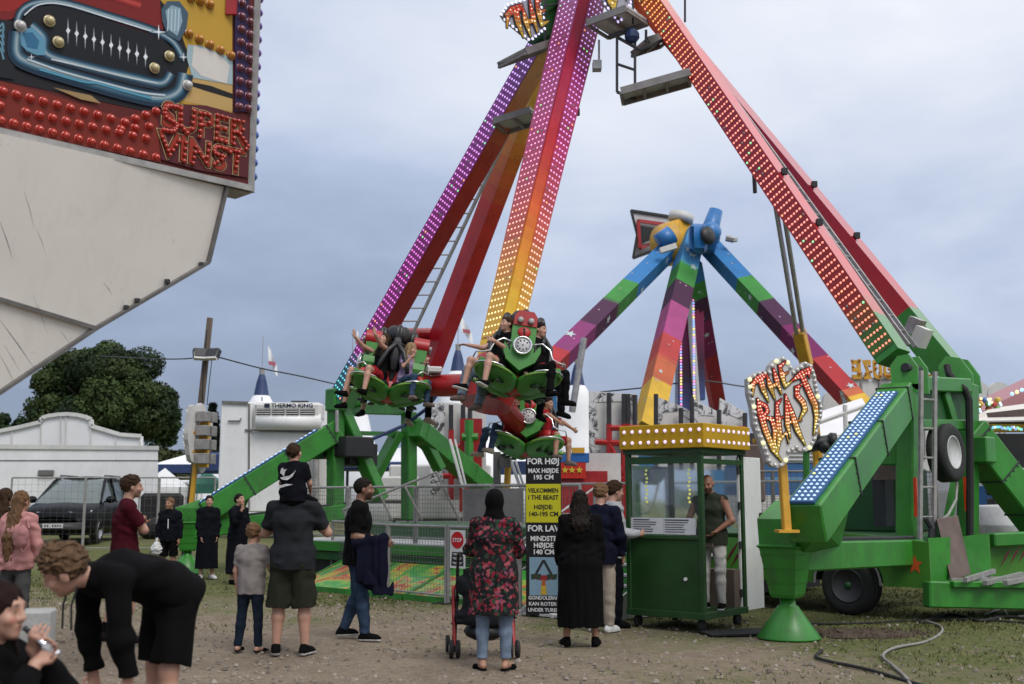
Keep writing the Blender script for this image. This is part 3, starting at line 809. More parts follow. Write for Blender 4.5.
# ladders between the leg pairs
def ladder(name, p0, p1, side, width, step, r, parent, mt='steel'):
    m = MB().use(mt); d = p1-p0
    for s_ in (-1, 1): m.beam(p0+side*(s_*width/2), p1+side*(s_*width/2), r*2, r*2.6)
    n = int(d.length/step)
    for i in range(1, n): m.tube(p0+d*(i/n)-side*(width/2), p0+d*(i/n)+side*(width/2), r*.7, 6)
    return m.build(name, parent)
ladder('leg_ladder', at(404, 334, 25.2), at(538, 50, 21.9), V((1, 0, 0)), .40, .34, .026, ride, 'light_alu')
ladder('leg_ladder', at(912, 346, 16.4), at(664, 6, 19.8), NN, .24, .30, .022, ride)
m = MB().use('ride_red'); m.tube(at(376, 335, 24.5), at(442, 334, 26.2), .15, 14); m.tube(at(392, 330, 24.5), at(404, 337, 25), .17, 14); m.build('crossbar', ride)
m = MB().use('steel')
m.path([at(776, 205, 17), at(786, 260, 17), at(792, 300, 17)], .02, 5); m.build('hanging_cable', ride)
m = MB().use('black'); m.tube(at(754, 172, 18.2), at(755, 193, 18.2), .035, 6); m.build('hanging_strap', ride)
# top: pivot housing, service platforms with rails, lettering
piv = at(600, -72, 20.5)
m = MB().use('paint', (.03, .16, .03)); m.tube(piv-AX*1.3, piv+AX*1.3, .62, 20); m.use('yellow'); m.tube(piv-AX*.7, piv+AX*.7, .74, 24)
m.use('ride_green_dark'); m.box(at(548, 20, 20.6), (.7, .5, 1.0), R(40), bev=.04); m.use('yellow'); m.box(at(553, -2, 20.8), (.8, .5, 1.2), R(40), bev=.04)
m.build('pivot_housing', ride)
def platform(name, a, b, w, z=.06):
    m = MB().use('light_alu'); m.beam(a, b, w, .05); m.use('grey_metal')
    d = (b-a).normalized(); s_ = d.cross(V((0, 0, 1))).normalized()
    n = max(2, int((b-a).length/.35))
    for i in range(n+1): m.beam(a+(b-a)*(i/n)-s_*(w/2)-V((0, 0, .09)), a+(b-a)*(i/n)+s_*(w/2)-V((0, 0, .09)), .05, .05)
    for k in (-1, 1): m.beam(a+s_*(k*w/2)-V((0, 0, .05)), b+s_*(k*w/2)-V((0, 0, .05)), .04, .13)
    return m.build(name, ride)
platform('service_platform', at(512, 56, 20.0), at(552, 42, 20.6), .85)
platform('service_platform', at(500, 124, 21.6), at(536, 113, 21.3), .7)
platform('service_platform', at(598, 27, 19.2), at(637, 13, 18.7), .75)
platform('service_platform', at(640, 45, 19.7), at(668, 36, 19.9), .7)
platform('service_platform', at(622, 94, 18.6), at(690, 75, 18.4), .55)
m = MB().use('dark_metal')
def rail(pts, r=.025):
    for a, b in zip(pts, pts[1:]): m.tube(a, b, r, 6)
rail([at(617, 37, 18.8), at(617, 92, 18.8)]); rail([at(635, 42, 18.8), at(635, 84, 18.8)]); rail([at(617, 64, 18.8), at(635, 70, 18.8)]); rail([at(617, 92, 18.8), at(636, 99, 18.8)], .03)
rail([at(612, 36, 18.8), at(636, 26, 18.8)], .03); rail([at(617, 37, 18.8), at(640, 50, 18.8)], .03); rail([at(640, 50, 18.8), at(668, 38, 18.8)], .03)
rail([at(685, -20, 18.6), at(685, 22, 18.6)], .02); rail([at(646, 30, 19), at(646, 42, 19)])
rail([at(545, -10, 20), at(545, 40, 20)], .025); rail([at(558, -10, 20.4), at(558, 22, 20.4)], .025); rail([at(545, 6, 20), at(558, 4, 20.4)], .02); rail([at(633, -12, 18.8), at(633, 24, 18.8)], .02)
m.use('tent_blue'); m.ball(at(632, 36, 18.8), .14, 10); build_each(m, 'service_rail', ride)
m = MB().use('steel'); m.box(at(597, 66, 19.3), (.16, .2, .16)); m.tube(at(599, 40, 19.3), at(599, 64, 19.3), .02); m.use('black'); m.box(at(577, 112, 19.6), (.1, .1, .12)); m.box(at(556, 186, 19.1), (.1, .1, .12)); build_each(m, 'leg_fitting', ride)

# --- lettering cut like torn claws, with bulbs; coordinates in a sheet 547 wide and 684 high
STROKES = {
 'T': [[(42, 302, 8), (74, 274, 26), (106, 254, 22), (120, 238, 3)], [(88, 270, 24), (102, 322, 20), (124, 374, 3)], [(54, 290, 16), (50, 350, 3)]],
 'H': [[(120, 250, 5), (134, 300, 21), (156, 362, 3)], [(150, 210, 3), (166, 270, 20), (188, 338, 4)], [(134, 308, 15), (172, 292, 14)]],
 'E': [[(182, 204, 10), (194, 252, 20), (208, 308, 10)], [(184, 214, 17), (216, 186, 3)], [(194, 254, 14), (226, 236, 3)], [(204, 302, 16), (240, 280, 3)]],
 'B': [[(72, 360, 6), (82, 420, 25), (106, 505, 23), (140, 590, 20), (178, 644, 3)], [(76, 378, 16), (110, 394, 17), (118, 418, 17), (92, 446, 11)], [(96, 448, 13), (136, 452, 19), (150, 500, 18), (146, 560, 12), (158, 606, 4)]],
 'E2': [[(162, 372, 6), (166, 440, 20), (172, 520, 21), (160, 612, 3)], [(164, 388, 16), (188, 360, 3)], [(168, 458, 14), (194, 440, 3)], [(168, 552, 16), (204, 514, 12), (214, 562, 3)]],
 'A': [[(206, 338, 4), (212, 420, 18), (212, 480, 18), (224, 538, 3)], [(208, 346, 8), (236, 430, 20), (260, 504, 20), (294, 570, 3)], [(216, 468, 12), (282, 456, 4)]],
 'S': [[(292, 290, 4), (264, 308, 20), (264, 344, 21), (292, 376, 21), (300, 408, 19), (272, 452, 4)]],
 'T2': [[(238, 278, 5), (288, 246, 26), (328, 226, 24), (340, 210, 3)], [(292, 254, 22), (320, 320, 23), (350, 388, 23), (354, 440, 16), (338, 522, 3)], [(322, 236, 14), (328, 262, 3)]]}
def stroke_poly(st):
    L, Rr = [], []
    for i, (u, v, w) in enumerate(st):
        a, b = st[max(0, i-1)], st[min(len(st)-1, i+1)]; d = V((b[0]-a[0], b[1]-a[1], 0)).normalized()
        w *= 1.16; L.append((u-d.y*w/2, v+d.x*w/2)); Rr.append((u+d.y*w/2, v-d.x*w/2))
    return L+Rr[::-1]
GLYPH = {k: [stroke_poly(q) for q in v] for k, v in STROKES.items()}
OUTL = [(30, 270), (55, 250), (85, 236), (130, 233), (140, 205), (165, 178), (205, 165), (235, 185), (255, 228), (285, 205), (312, 186), (345, 200), (362, 250), (372, 320), (390, 395), (385, 440), (368, 480), (352, 545), (325, 590), (290, 602), (255, 592), (222, 608), (210, 645), (180, 672), (145, 672), (112, 648), (95, 592), (75, 540), (52, 480), (46, 400), (32, 340)]
def inside(p, poly):
    c = False; n = len(poly)
    for i in range(n):
        (x1, y1), (x2, y2) = poly[i], poly[(i+1) % n]
        if (y1 > p[1]) != (y2 > p[1]) and p[0] < (x2-x1)*(p[1]-y1)/(y2-y1)+x1: c = not c
    return c
def grow(poly, k):
    cx = sum(p[0] for p in poly)/len(poly); cy = sum(p[1] for p in poly)/len(poly); out = []
    n = len(poly)
    area = sum(poly[i][0]*poly[(i+1) % n][1]-poly[(i+1) % n][0]*poly[i][1] for i in range(n)); sg = 1 if area > 0 else -1
    for i in range(n):
        a, b, c = V((*poly[i-1], 0)), V((*poly[i], 0)), V((*poly[(i+1) % n], 0))
        e1, e2 = (b-a).normalized(), (c-b).normalized()
        nn = V((e1.y+e2.y, -e1.x-e2.x, 0))*sg
        nn = nn.normalized() if nn.length > .2 else V((e1.y, -e1.x, 0))*sg
        out.append((b.x+nn.x*k, b.y+nn.y*k))
    return out
def claw_letters(keys, C, ux, uy, sc, parent, lit, back=None, oc=(210, 420), dense=15, rest=None):
    """letters over a sheet; C is the point of the sheet's coordinate oc"""
    nrm = ux.cross(uy)
    def pt(u, v, z=0): return C+ux*((u-oc[0])*sc)-uy*((v-oc[1])*sc)+nrm*z
    for k in keys:
        v0 = min(p[1] for q in GLYPH[k] for p in q); v1 = max(p[1] for q in GLYPH[k] for p in q)
        m = MB(); mb = MB()
        for si, poly in enumerate(GLYPH[k]):
            z = .0012*si
            m.use('black'); m.prism([pt(u, v, .014+z) for u, v in grow(poly, 5)], -nrm*.012)
            m.use('print')
            n = 10; w0 = min(p[1] for p in poly); w1 = max(p[1] for p in poly)
            for i in range(n):                                    # painted red to yellow run
                a, b = lerp(w0, w1, i/n), lerp(w0, w1, (i+1)/n); t = ((a+b)/2-v0)/(v1-v0)
                col = ramp([(0, (.58, .03, .025)), (.35, (.58, .06, .025)), (.6, (.60, .25, .03)), (1, (.66, .50, .06))], t)
                for q in clip(poly, a, b): m.add([pt(u, v, .020+z) for u, v in q], [tuple(range(len(q)))], col)
            c = STROKES[k][si]
            for (a, b) in zip(c, c[1:]):
                L = math.dist(a[:2], b[:2]); kk = max(1, round(L/dense))
                for i in range(kk):
                    u, v, w = [lerp(a[j], b[j], (i+.5)/kk) for j in range(3)]
                    if w < 8: continue
                    for o_ in ((-.25, .25) if w > 17 else (0,)):
                        d = V((b[0]-a[0], b[1]-a[1], 0)).normalized(); uu, vv = u-d.y*w*o_, v+d.x*w*o_
                        t = (vv-v0)/(v1-v0); cc = ramp([(0, (1, .26, .15)), (.45, (1, .45, .2)), (.7, (1, .75, .3)), (1, (1, .92, .45))], t)
                        if rng.random() < .1: cc = (.7, 1, .4)
                        mb.use('led_soft' if rng.random() < lit else 'bulb_clear'); mb.dot(pt(uu, vv, .027), nrm, sc*3.9, 6, tuple(min(1, q*.75+.3) for q in cc))
        o = m.build('letter', parent)
        if mb.v: tag(mb.build('bulb_row', o), None, None, None, 'stuff')
def clip(poly, a, b):
    """the part of a polygon between two levels (convexity not needed: slab by scan trapezoids)"""
    out = []; n = 2; ys = [a, b]
    def cross(y):
        xs = []
        for i in range(len(poly)):
            (x1, y1), (x2, y2) = poly[i], poly[(i+1) % len(poly)]
            if (y1 > y) != (y2 > y): xs.append((x2-x1)*(y-y1)/(y2-y1)+x1)
        return sorted(xs)
    k = 4
    for i in range(k):
        y0, y1 = lerp(a, b, i/k), lerp(a, b, (i+1)/k); c = cross((y0+y1)/2)
        for x0, x1 in zip(c[::2], c[1::2]): out.append([(x0, y0), (x1, y0), (x1, y1), (x0, y1)])
    return out

# lettering THE / BEAST on the top platforms
t_u = V((.87, .5, 0)).normalized(); up_ = V((0, 0, 1))
def top_sign(keys, C, sc, oc, outline, rim):
    m = MB().use('print'); nrm = t_u.cross(up_)
    pts = [C+t_u*((u-oc[0])*sc)-up_*((v-oc[1])*sc) for u, v in outline]
    m.prism([p-nrm*.01 for p in pts], -nrm*.06, (.36, .36, .42), (.3, .3, .3))
    n = len(pts)
    for i in range(n):
        a, b = pts[i], pts[(i+1) % n]; k = max(1, int((b-a).length/.085))
        for q in range(k): m.use('led'); m.dot(a.lerp(b, q/k)+nrm*.002, nrm, .03, 6, rim)
    o = m.build('top_sign', ride)
    claw_letters(keys, C+nrm*.004, t_u, up_, sc, o, .5, oc=oc, dense=17)
def sheet_rim(keys, k): 
    pts = [p for q in keys for p in grow(GLYPH[q][0], k)]; pts.sort()
    def hull(P):
        h = []
        for p in P:
            while len(h) > 1 and (h[-1][0]-h[-2][0])*(p[1]-h[-2][1])-(h[-1][1]-h[-2][1])*(p[0]-h[-2][0]) <= 0: h.pop()
            h.append(p)
        return h
    a = hull(pts); b = hull(pts[::-1]); return a[:-1]+b[:-1]
top_sign(['T', 'H', 'E'], at(526, 16, 19.6), .0048, (138, 280), sheet_rim(['T', 'H', 'E'], 12), (.75, .75, 1))
top_sign(['B', 'E2', 'A', 'S', 'T2'], at(626, -35, 18.9), .0050, (215, 430), sheet_rim(['B', 'E2', 'A', 'S', 'T2'], 12), (.7, .6, 1))

# --- near tower (right) with its bracket, posts, cross frame, ladder, spare wheel
def post(a, b, w, h, name='tower_post', mt='ride_green', up=NN):
    m = MB().use(mt); m.beam(a, b, w, h, up, bev=.025); return m.build(name, ride)
pf0, pf1 = at(910, 392, 15.7), gnd(910, 612)
F_top = at(909, 388, 15.6); F_bot = at(909, 540, 15.6)
post(F_bot, F_top, .26, .34)
B_top = at(968, 384, 17.3); B_bot = at(968, 540, 17.3); post(B_bot, B_top, .24, .32)
m = MB().use('ride_green')
c = at(905, 372, 15.55)
br = [(892, 392), (890, 366), (897, 356), (908, 354), (917, 366), (919, 392)]
for off in (.0, .34): m.prism([at(u, v, 15.45)+V((.68, .73, 0))*off for u, v in br], V((.68, .73, 0))*.05)
m.use('dark_metal'); m.tube(at(905, 367, 15.40), at(905, 367, 15.40)+V((.68, .73, 0))*.5, .06, 12); m.use('ride_green'); m.frame_box(at(905, 388, 15.65), V((.16, 0, 0)), V((0, .2, 0)), V((0, 0, .06)), bev=.02)
for off in (.0, .3): m.prism([at(u, v, 17.2)+V((.68, .73, 0))*off for u, v in ((940, 392), (938, 366), (946, 356), (960, 358), (972, 374), (974, 392))], V((.68, .73, 0))*.05)
build_each(m, 'hinge_bracket', ride, .06)
m = MB().use('ride_green'); A, Bq = at(917, 384, 15.9), at(966, 386, 17.1)
m.beam(A, Bq, .2, .22, bev=.02); m.beam(at(917, 425, 15.9), at(966, 425, 17.1), .2, .16, bev=.02)
m.use('ride_green_dark'); m.beam(at(917, 405, 16.0), at(966, 405, 17.2), .06, .5)
m.use('ride_green'); m.beam(at(953, 422, 16.7), at(944, 392, 16.55), .10, .16, bev=.01); m.box(at(895, 447, 15.75), (.30, .3, .52), R(43), bev=.02); m.box(at(982, 450, 17.2), (.34, .3, .4), R(43), bev=.02)
m.beam(at(940, 520, 16.6), at(952, 600, 16.4), .14, .14, bev=.01); m.beam(at(955, 484, 17), at(944, 540, 16.6), .1, .12)
m.build('cross_frame', ride)
m = MB().use('lens_orange'); m.box(at(914, 497, 15.42), (.095, .03, .54), R(-40)); m.box(at(966.5, 494, 17.05), (.07, .03, .52), R(-40)); build_each(m, 'reflector', ride)
ladder('tower_ladder', at(927, 547, 15.25), at(928, 371, 15.35), V((.9, .43, 0)).normalized(), .26, .40, .022, ride, 'galv')
def wheel(c, axis, R_, w, parent, name='wheel', rimc='chrome', hubc=None, rimr=.56):
    axis = V(axis).normalized()
    m = MB().use('rubber', smooth=True)
    pr = [(R_*rimr, -w*.46), (R_*.80, -w*.52), (R_*.93, -w*.48), (R_, -w*.34), (R_, -w*.12), (R_*.975, -w*.10), (R_*.975, -w*.06), (R_, -w*.04), (R_, w*.04), (R_*.975, w*.06), (R_*.975, w*.10), (R_, w*.12), (R_, w*.34), (R_*.93, w*.48), (R_*.80, w*.52), (R_*rimr, w*.46)]
    m.lathe(pr, c, axis, 40, caps=False)
    t = m.build(name, parent)
    m = MB().use(rimc, smooth=True)
    q = R_*rimr
    m.lathe([(q, w*.40), (q*1.03, w*.48), (q*.95, w*.48), (q*.9, w*.30), (q*.62, w*.16), (q*.55, w*.24), (q*.34, w*.24), (q*.3, w*.32), (q*.02, w*.34)], c, axis, 36)
    x = axis.orthogonal().normalized(); y = axis.cross(x)
    m.use('dark_metal')
    for i in range(8):
        a = i*math.pi/4; m.tube(V(c)+axis*(w*.22)+(x*math.cos(a)+y*math.sin(a))*(q*.45), V(c)+axis*(w*.30)+(x*math.cos(a)+y*math.sin(a))*(q*.45), q*.05, 6)
    for i in range(10):
        a = i*math.pi/5+.2; p = V(c)+axis*(w*.235)+(x*math.cos(a)+y*math.sin(a))*(q*.78); m.use('black'); m.dot(p, axis, q*.085, 8, h=.004)
    if hubc: m.use(hubc); m.lathe([(q*.22, w*.30), (q*.22, w*.42), (q*.1, w*.46)], c, axis, 16)
    m.build('rim', t)
    return t
wheel(at(946, 453, 16.3), (.72, -.69, .05), .43, .27, ride, 'spare_wheel', 'alu')
m = MB().use('rubber'); m.path([at(947, 366, 17), at(949, 374, 16.9), at(956, 383, 16.8), at(965, 390, 16.8), at(969, 400, 16.8), at(970, 450, 16.8), at(970, 540, 16.8)], .055, 8)
m.use('lightgrey' if 'lightgrey' in MATS else 'galv'); m.path([at(957, 482, 16.5), at(956, 500, 16.4), at(948, 515, 16.2), at(938, 522, 15.6), at(930, 520, 15.3)], .02, 6)
m.use('dark_metal'); m.path([at(926, 518, 15.2), at(932, 528, 15.2), at(930, 550, 15.2), at(934, 575, 15.3), at(931, 605, 15.3)], .045, 7); m.path([at(921, 545, 15.2), at(924, 570, 15.2), at(928, 600, 15.2)], .04, 7)
m.build('hose', ride)
m = MB().use('steel'); m.box(at(915, 326, 16.9), (.2, .2, .25), R(40), rx=.5); m.use('offwhite'); m.box(at(921, 337, 16.7), (.2, .2, .3), R(40), rx=.5); m.build('junction_box', ride)

# --- outriggers: sloping box beam with lights, foot box, tapering jack and cone foot
def outrigger(top, mid, foot, lowbeam_to, w, with_light=True, scale=1.0):
    """top: where the beam leaves the tower; mid: where it meets the foot box; foot: ground point under the jack"""
    g = V((foot.x, foot.y, terrain(foot.x, foot.y)))
    m = MB().use('ride_green'); d = (mid-top); hz = V((d.x, d.y, 0)).normalized(); sdv = hz.cross(V((0, 0, 1)))
    m.beam(top, mid, w, .46*scale, bev=.02)
    if lowbeam_to is not None:
        q0 = g+V((0, 0, mid.z-.40*scale))-hz*.1
        m.beam(q0, lowbeam_to, w*.8, .34*scale, bev=.02)
        # gusset between the two beams
        m.prism([mid-d*.05-sdv*(w*.3)-V((0, 0, .15)), mid-d*.33-sdv*(w*.3)-V((0, 0, .2)), q0.lerp(lowbeam_to, .3)-sdv*(w*.3)+V((0, 0, .1)), q0-sdv*(w*.3)], sdv*(w*.6))
        m.use('dark_metal'); m.tube(q0.lerp(lowbeam_to, .3)+V((0, 0, .19)), lowbeam_to+V((0, 0, .19)), .03, 6)
    for k_ in (.06, .38, .68):                                  # bolted flange plates round the beam
        c_ = top+d*k_; dn = d.normalized(); un_ = sdv.cross(dn)
        m.frame_box(c_, sdv*(w/2+.012), dn*.012, un_*(.23*scale+.012))
    o = m.build('outrigger', ride)
    m = MB().use('dark_metal')
    for k_ in (.06, .38, .68):
        dn = d.normalized(); un_ = sdv.cross(dn)
        for sg in (-1, 1):
            for j in range(4): m.dome(top+d*k_+dn*.03+sdv*(sg*(w/2+.001))+un_*((j-1.5)*.11*scale), sdv*sg, .016, 6, .014)
    m.build('bolt_row', o)
    # jack housing
    m = MB().use('ride_green'); z1 = mid.z+.05
    def ring(z, a, b, cx=0): return [g+hz*(cx+i*a)+sdv*(j*b)+V((0, 0, z)) for i, j in ((-1, -1), (1, -1), (1, 1), (-1, 1))]
    s = scale
    L = [ring(.46*s, .15*s, .13*s), ring(.50*s, .17*s, .15*s), ring(1.02*s, .27*s, .22*s), ring(1.05*s, .30*s, .25*s), ring(1.07*s, .27*s, .22*s), ring(1.36*s, .28*s, .23*s), ring(z1+.20*s, .05*s, .20*s, -.28*s)]
    P = [p for r_ in L for p in r_]; F = []
    for k in range(len(L)-1):
        for q in range(4): F.append((k*4+q, k*4+(q+1) % 4, k*4+4+(q+1) % 4, k*4+4+q))
    F += [(3, 2, 1, 0), tuple(range(len(P)-4, len(P)))]
    m.add(P, F)
    for z_ in (.62, .78, .94): 
        t_ = (z_*s-.5*s)/(.52*s); a_, b_ = lerp(.17, .27, t_)*s+.006, lerp(.15, .22, t_)*s+.006
        q_ = ring(z_*s, a_, b_); q2 = ring(z_*s+.014, a_+.003, b_+.003); m.add(q_+q2, [(i, (i+1) % 4, 4+(i+1) % 4, 4+i) for i in range(4)])
    m.build('jack_housing', o)
    m = MB().use('dark_metal')
    for zz_ in (1.12, 1.31):
        for j in range(5): m.dome(g+sdv*(.228*s)+hz*((j-2)*.11*s)+V((0, 0, zz_*s)), sdv, .015, 6, .013); m.dome(g-sdv*(.228*s)+hz*((j-2)*.12*s)+V((0, 0, zz_*s)), -sdv, .015, 6, .013)
    m.build('bolt_row', o)
    m = MB().use('ride_green', smooth=True); m.lathe([(.36*s, 0.0), (.36*s, .015), (.12*s, .36*s), (.09*s, .38*s), (.09*s, .47*s)], g, (0, 0, 1), 6 if s < 0 else 24)
    m.build('foot', o)
    if with_light:
        m = MB(); upv = sdv.cross(d).normalized(); upv = upv if upv.z > 0 else -upv
        a, b = top+d*.12, mid-d*.0; dd = (b-a); n = int(dd.length/.105)
        m.use('print', (.03, .10, .22)); m.beam(a+upv*(.23*s+.02), b+upv*(.23*s+.02), w*.70, .03, upv)
        for i in range(n):
            for j in range(4):
                c = (.50, .66, 1) if rng.random() > .05 else (.85, .85, .3)
                m.use('led_soft'); m.dot(a+dd*((i+.5)/n)+upv*(.23*s+.037)+sdv*((j-1.5)*w*.16), upv, .022, 6, c, h=.02)
        tag(m.build('light_panel', o), None, None, None, 'stuff')
    return o
fr = gnd(789, 636)
outrigger(at(899, 398, 15.3), at(805, 524, 12.1), gnd(789, 638), at(914, 552, 15.3), .42)
fl = at(187, 562, 23.6); fl = V((fl.x, fl.y, 0))
outrigger(at(338, 430, 24.5), at(205, 513, 23.6), fl, at(345, 512, 24.6), .5)
outrigger(at(966, 430, 17.4), at(1052, 540, 17.9), gnd(1075, 588), at(985, 548, 17.6), .5, with_light=False)
outrigger(at(415, 428, 26.6), at(492, 492, 29.5), gnd(505, 558), None, .45, with_light=False)
# --- far tower
post(at(335, 520, 24.6), at(336, 402, 24.5), .30, .3); post(at(409, 520, 26.8), at(409, 412, 26.8), .30, .3)
m = MB().use('ride_green'); m.beam(at(341, 408, 24.6), at(381, 500, 25.0), .34, .24, NN, bev=.02); m.beam(at(398, 432, 26.6), at(362, 500, 26.2), .3, .22, NN, bev=.02); m.beam(at(414, 420, 26.8), at(440, 470, 27.2), .3, .22, NN, bev=.02)
m.beam(at(344, 408, 24.8), at(402, 410, 26.8), .2, .26, bev=.02); m.beam(at(344, 433, 24.8), at(402, 434, 26.8), .1, .1); m.beam(at(347, 415, 24.8), at(361, 415, 25.2), .1, .06); m.beam(at(350, 404, 24.9), at(364, 403, 25.0), .24, .18, bev=.05)
m.box(at(336, 400, 24.4), (.34, .4, .5), R(43), bev=.03); m.build('cross_frame', ride)
m = MB().use('steel'); m.tube(at(337, 410, 24.15), at(337, 432, 24.15), .04, 8); m.build('lift_cylinder', ride)
m = MB().use('black'); m.box(at(338, 448, 24.9), (1.6, .8, .46), R(-43), bev=.03); m.box(at(352, 455, 25.2), (.9, .8, .5), R(-43), bev=.03); m.use('ride_green_dark'); m.box(at(312, 450, 24.4), (.24, .5, .4), R(-43), bev=.02); m.build('drive_unit', ride)
m = MB().use('tent_blue'); m.path([at(436, 396, 25), at(425, 410, 25), at(405, 425, 25.5), at(368, 441, 25)], .045, 6); m.build('blue_hose', ride)

# --- trailer chassis with painted skirt, wheel and drawbar
ca = V((5.9, 16.1, 0)); 
def axp(s_, n_, z): return V((ca.x, ca.y, z))+AX*s_+NN*n_
m = MB().use('ride_green_dark')
m.frame_box(axp(5.9, 0, .86), AX*5.9, NN*1.12, V((0, 0, .22)), bev=.03); m.use('dark_metal'); m.frame_box(axp(5.9, 0, .52), AX*5.7, NN*.5, V((0, 0, .12)))
m.build('chassis', ride)
m = MB().use('paint', (.055, .20, .022))
fy = 1.24
def side_poly(pts, mcol, off=0.0, th=.04):
    m.prism([axp(s_, fy+off, z) for s_, z in pts], -NN*th, mcol)
arc = [(.55+.52*math.cos(a), .42+.52*math.sin(a)) for a in [math.pi*k/12 for k in range(0, 13)]]
side_poly([(-.62, .42), (-.62, 1.02), (.3, 1.1), (1.0, 1.12), (3.4, 1.05), (3.4, .42), (1.11, .42)]+arc, (.055, .21, .022))
def claw(s0, z0, ds, dz, n=4, col=(.012, .03, .012)):
    for i in range(n):
        a = V((s0+i*.12, z0+i*.015)); L = 1-.12*abs(i-1.2)
        pts = [(a.x, a.y), (a.x+ds*.5*L+.05, a.y+dz*.55*L), (a.x+ds*L, a.y+dz*L), (a.x+ds*.5*L-.02, a.y+dz*.5*L)]
        m.prism([axp(p, fy+.006, q) for p, q in pts], -NN*.004, col)
m.use('print'); claw(-.35, .98, .26, -.34, 3); claw(1.05, 1.0, .26, -.34, 3); claw(2.0, .96, .3, -.42, 3, (.10, .01, .02))
st = [(-.42+.11*(1 if k % 2 == 0 else .45)*math.sin(k*math.pi/5), .72+.13*(1 if k % 2 == 0 else .45)*math.cos(k*math.pi/5)) for k in range(10)]
m.prism([axp(p, fy+.008, q) for p, q in st], -NN*.004, (.55, .09, .02))
m.build('painted_skirt', ride)
wheel(axp(.55, 1.12, .40), NN, .40, .30, ride, 'wheel', 'dark_metal', 'ride_green_dark', .58)
m = MB().use('galv'); pts = [axp(.55+.49*math.cos(a), 1.26, .42+.49*math.sin(a)) for a in [math.pi*k/16 for k in range(0, 17)]]; m.path(pts, .018, 6); m.build('mudguard', ride)
m = MB().use('ride_green')
m.beam(at(926, 594, 14.7), at(1075, 598, 15.6), .16, .34, bev=.02); m.beam(at(930, 582, 15.1), at(1075, 584, 16.0), .9, .08, bev=.01)
m.prism([at(928, 538, 14.8), at(949, 537, 15.0), at(949, 580, 15.0), at(930, 590, 14.8)], NN*-.05); m.prism([at(958, 537, 16.2), at(988, 533, 16.3), at(990, 570, 16.3), at(966, 578, 16.2)], NN*-.05)
m.beam(at(990, 540, 16.8), at(1070, 536, 17.4), .2, .2, bev=.02); m.build('drawbar', ride)
m = MB().use('paint', (.06, .22, .022)); Pq = [at(990, 546, 16.9), at(1070, 541, 17.5), at(1070, 578, 17.5), at(990, 578, 16.9)]; m.prism(Pq, -NN*.05)
m.use('print')
for i in range(4):
    a = (1000+i*9, 568-i*2); m.prism([at(a[0], a[1], 16.85), at(a[0]+5, a[1]-12, 16.88), at(a[0]+12, a[1]-22, 16.9), at(a[0]+6, a[1]-9, 16.88)], -NN*-.003, (.10, .012, .025))
m.build('painted_skirt', ride)
m = MB().use('galv'); m.beam(at(965, 580, 14.6), at(994, 571, 15.6), .05, .06); m.beam(at(985, 583, 14.7), at(1022, 574, 15.9), .06, .06); m.beam(at(1005, 583, 14.7), at(1050, 574, 15.9), .06, .06); m.beam(at(950, 580, 14.9), at(1050, 577, 15.6), .05, .05); build_each(m, 'rail_bar', ride, 0)
m = MB().use('board'); m.prism([at(937, 520, 15.2), at(958, 516, 15.6), at(971, 574, 15.3), at(951, 580, 14.9)], V((0, .05, .01)))
tag(m.build('plank', None, origin=at(951, 580, 14.9)), 'brown weathered board leaning against the green trailer under the spare wheel', 'board')
m = MB().use('ride_green_dark'); m.box(at(878, 500, 18), (1.3, .9, 1.0), R(-43), bev=.03); m.use('dark_metal'); m.box(at(882, 470, 17), (.2, .3, 1.7), R(-43)); m.use('board'); m.box(at(893, 468, 16.6), (.5, .3, .35), R(-43)); m.build('power_unit', ride)
m = MB().use('dark_metal'); m.beam(at(880, 433, 16.5), at(912, 432, 16.9), .3, .04)
for i in range(3): m.tube(at(880+12*i, 433, 16.6), at(880+12*i, 445, 16.6), .02, 5)
m.build('lamp_bar', ride)

# ---------- the swinging arm with its hub and the turning seat clusters
hub = at(489, 388, 17.7)
pend = thing('ride_pendulum', 'rainbow painted swinging arm carrying red and green seat clusters above the deck', 'ride arm', tuple(hub))
UPA = (piv-hub).normalized()
fv = V((-.08, -1, 0)); fv = (fv-UPA*fv.dot(UPA)).normalized()       # edge of the square arm turned to the public
sv = fv.cross(UPA).normalized()
diag = (fv-sv).normalized()
m = MB().use('paint')
sc_ = [(0, (.80, .50, .03)), (.13, (.80, .48, .03)), (.22, (.78, .28, .02)), (.32, (.70, .11, .02)), (.44, (.58, .03, .03)), (.58, (.48, .02, .07)), (.8, (.40, .015, .06)), (.92, (.20, .03, .06)), (.97, (.04, .2, .04)), (1, (.03, .2, .03))]
p0, p1 = hub+UPA*.25, piv-UPA*.2
d, x, y = paint_beam(m, p0, p1, .44, .66, diag, sc_, seg=40)
m.use('ride_red', smooth=False); m.lathe([(.42, -.30), (.48, -.1), (.48, .22), (.34, .34), (.30, .5)], hub, UPA, 24)
arm = m.build('arm', pend)
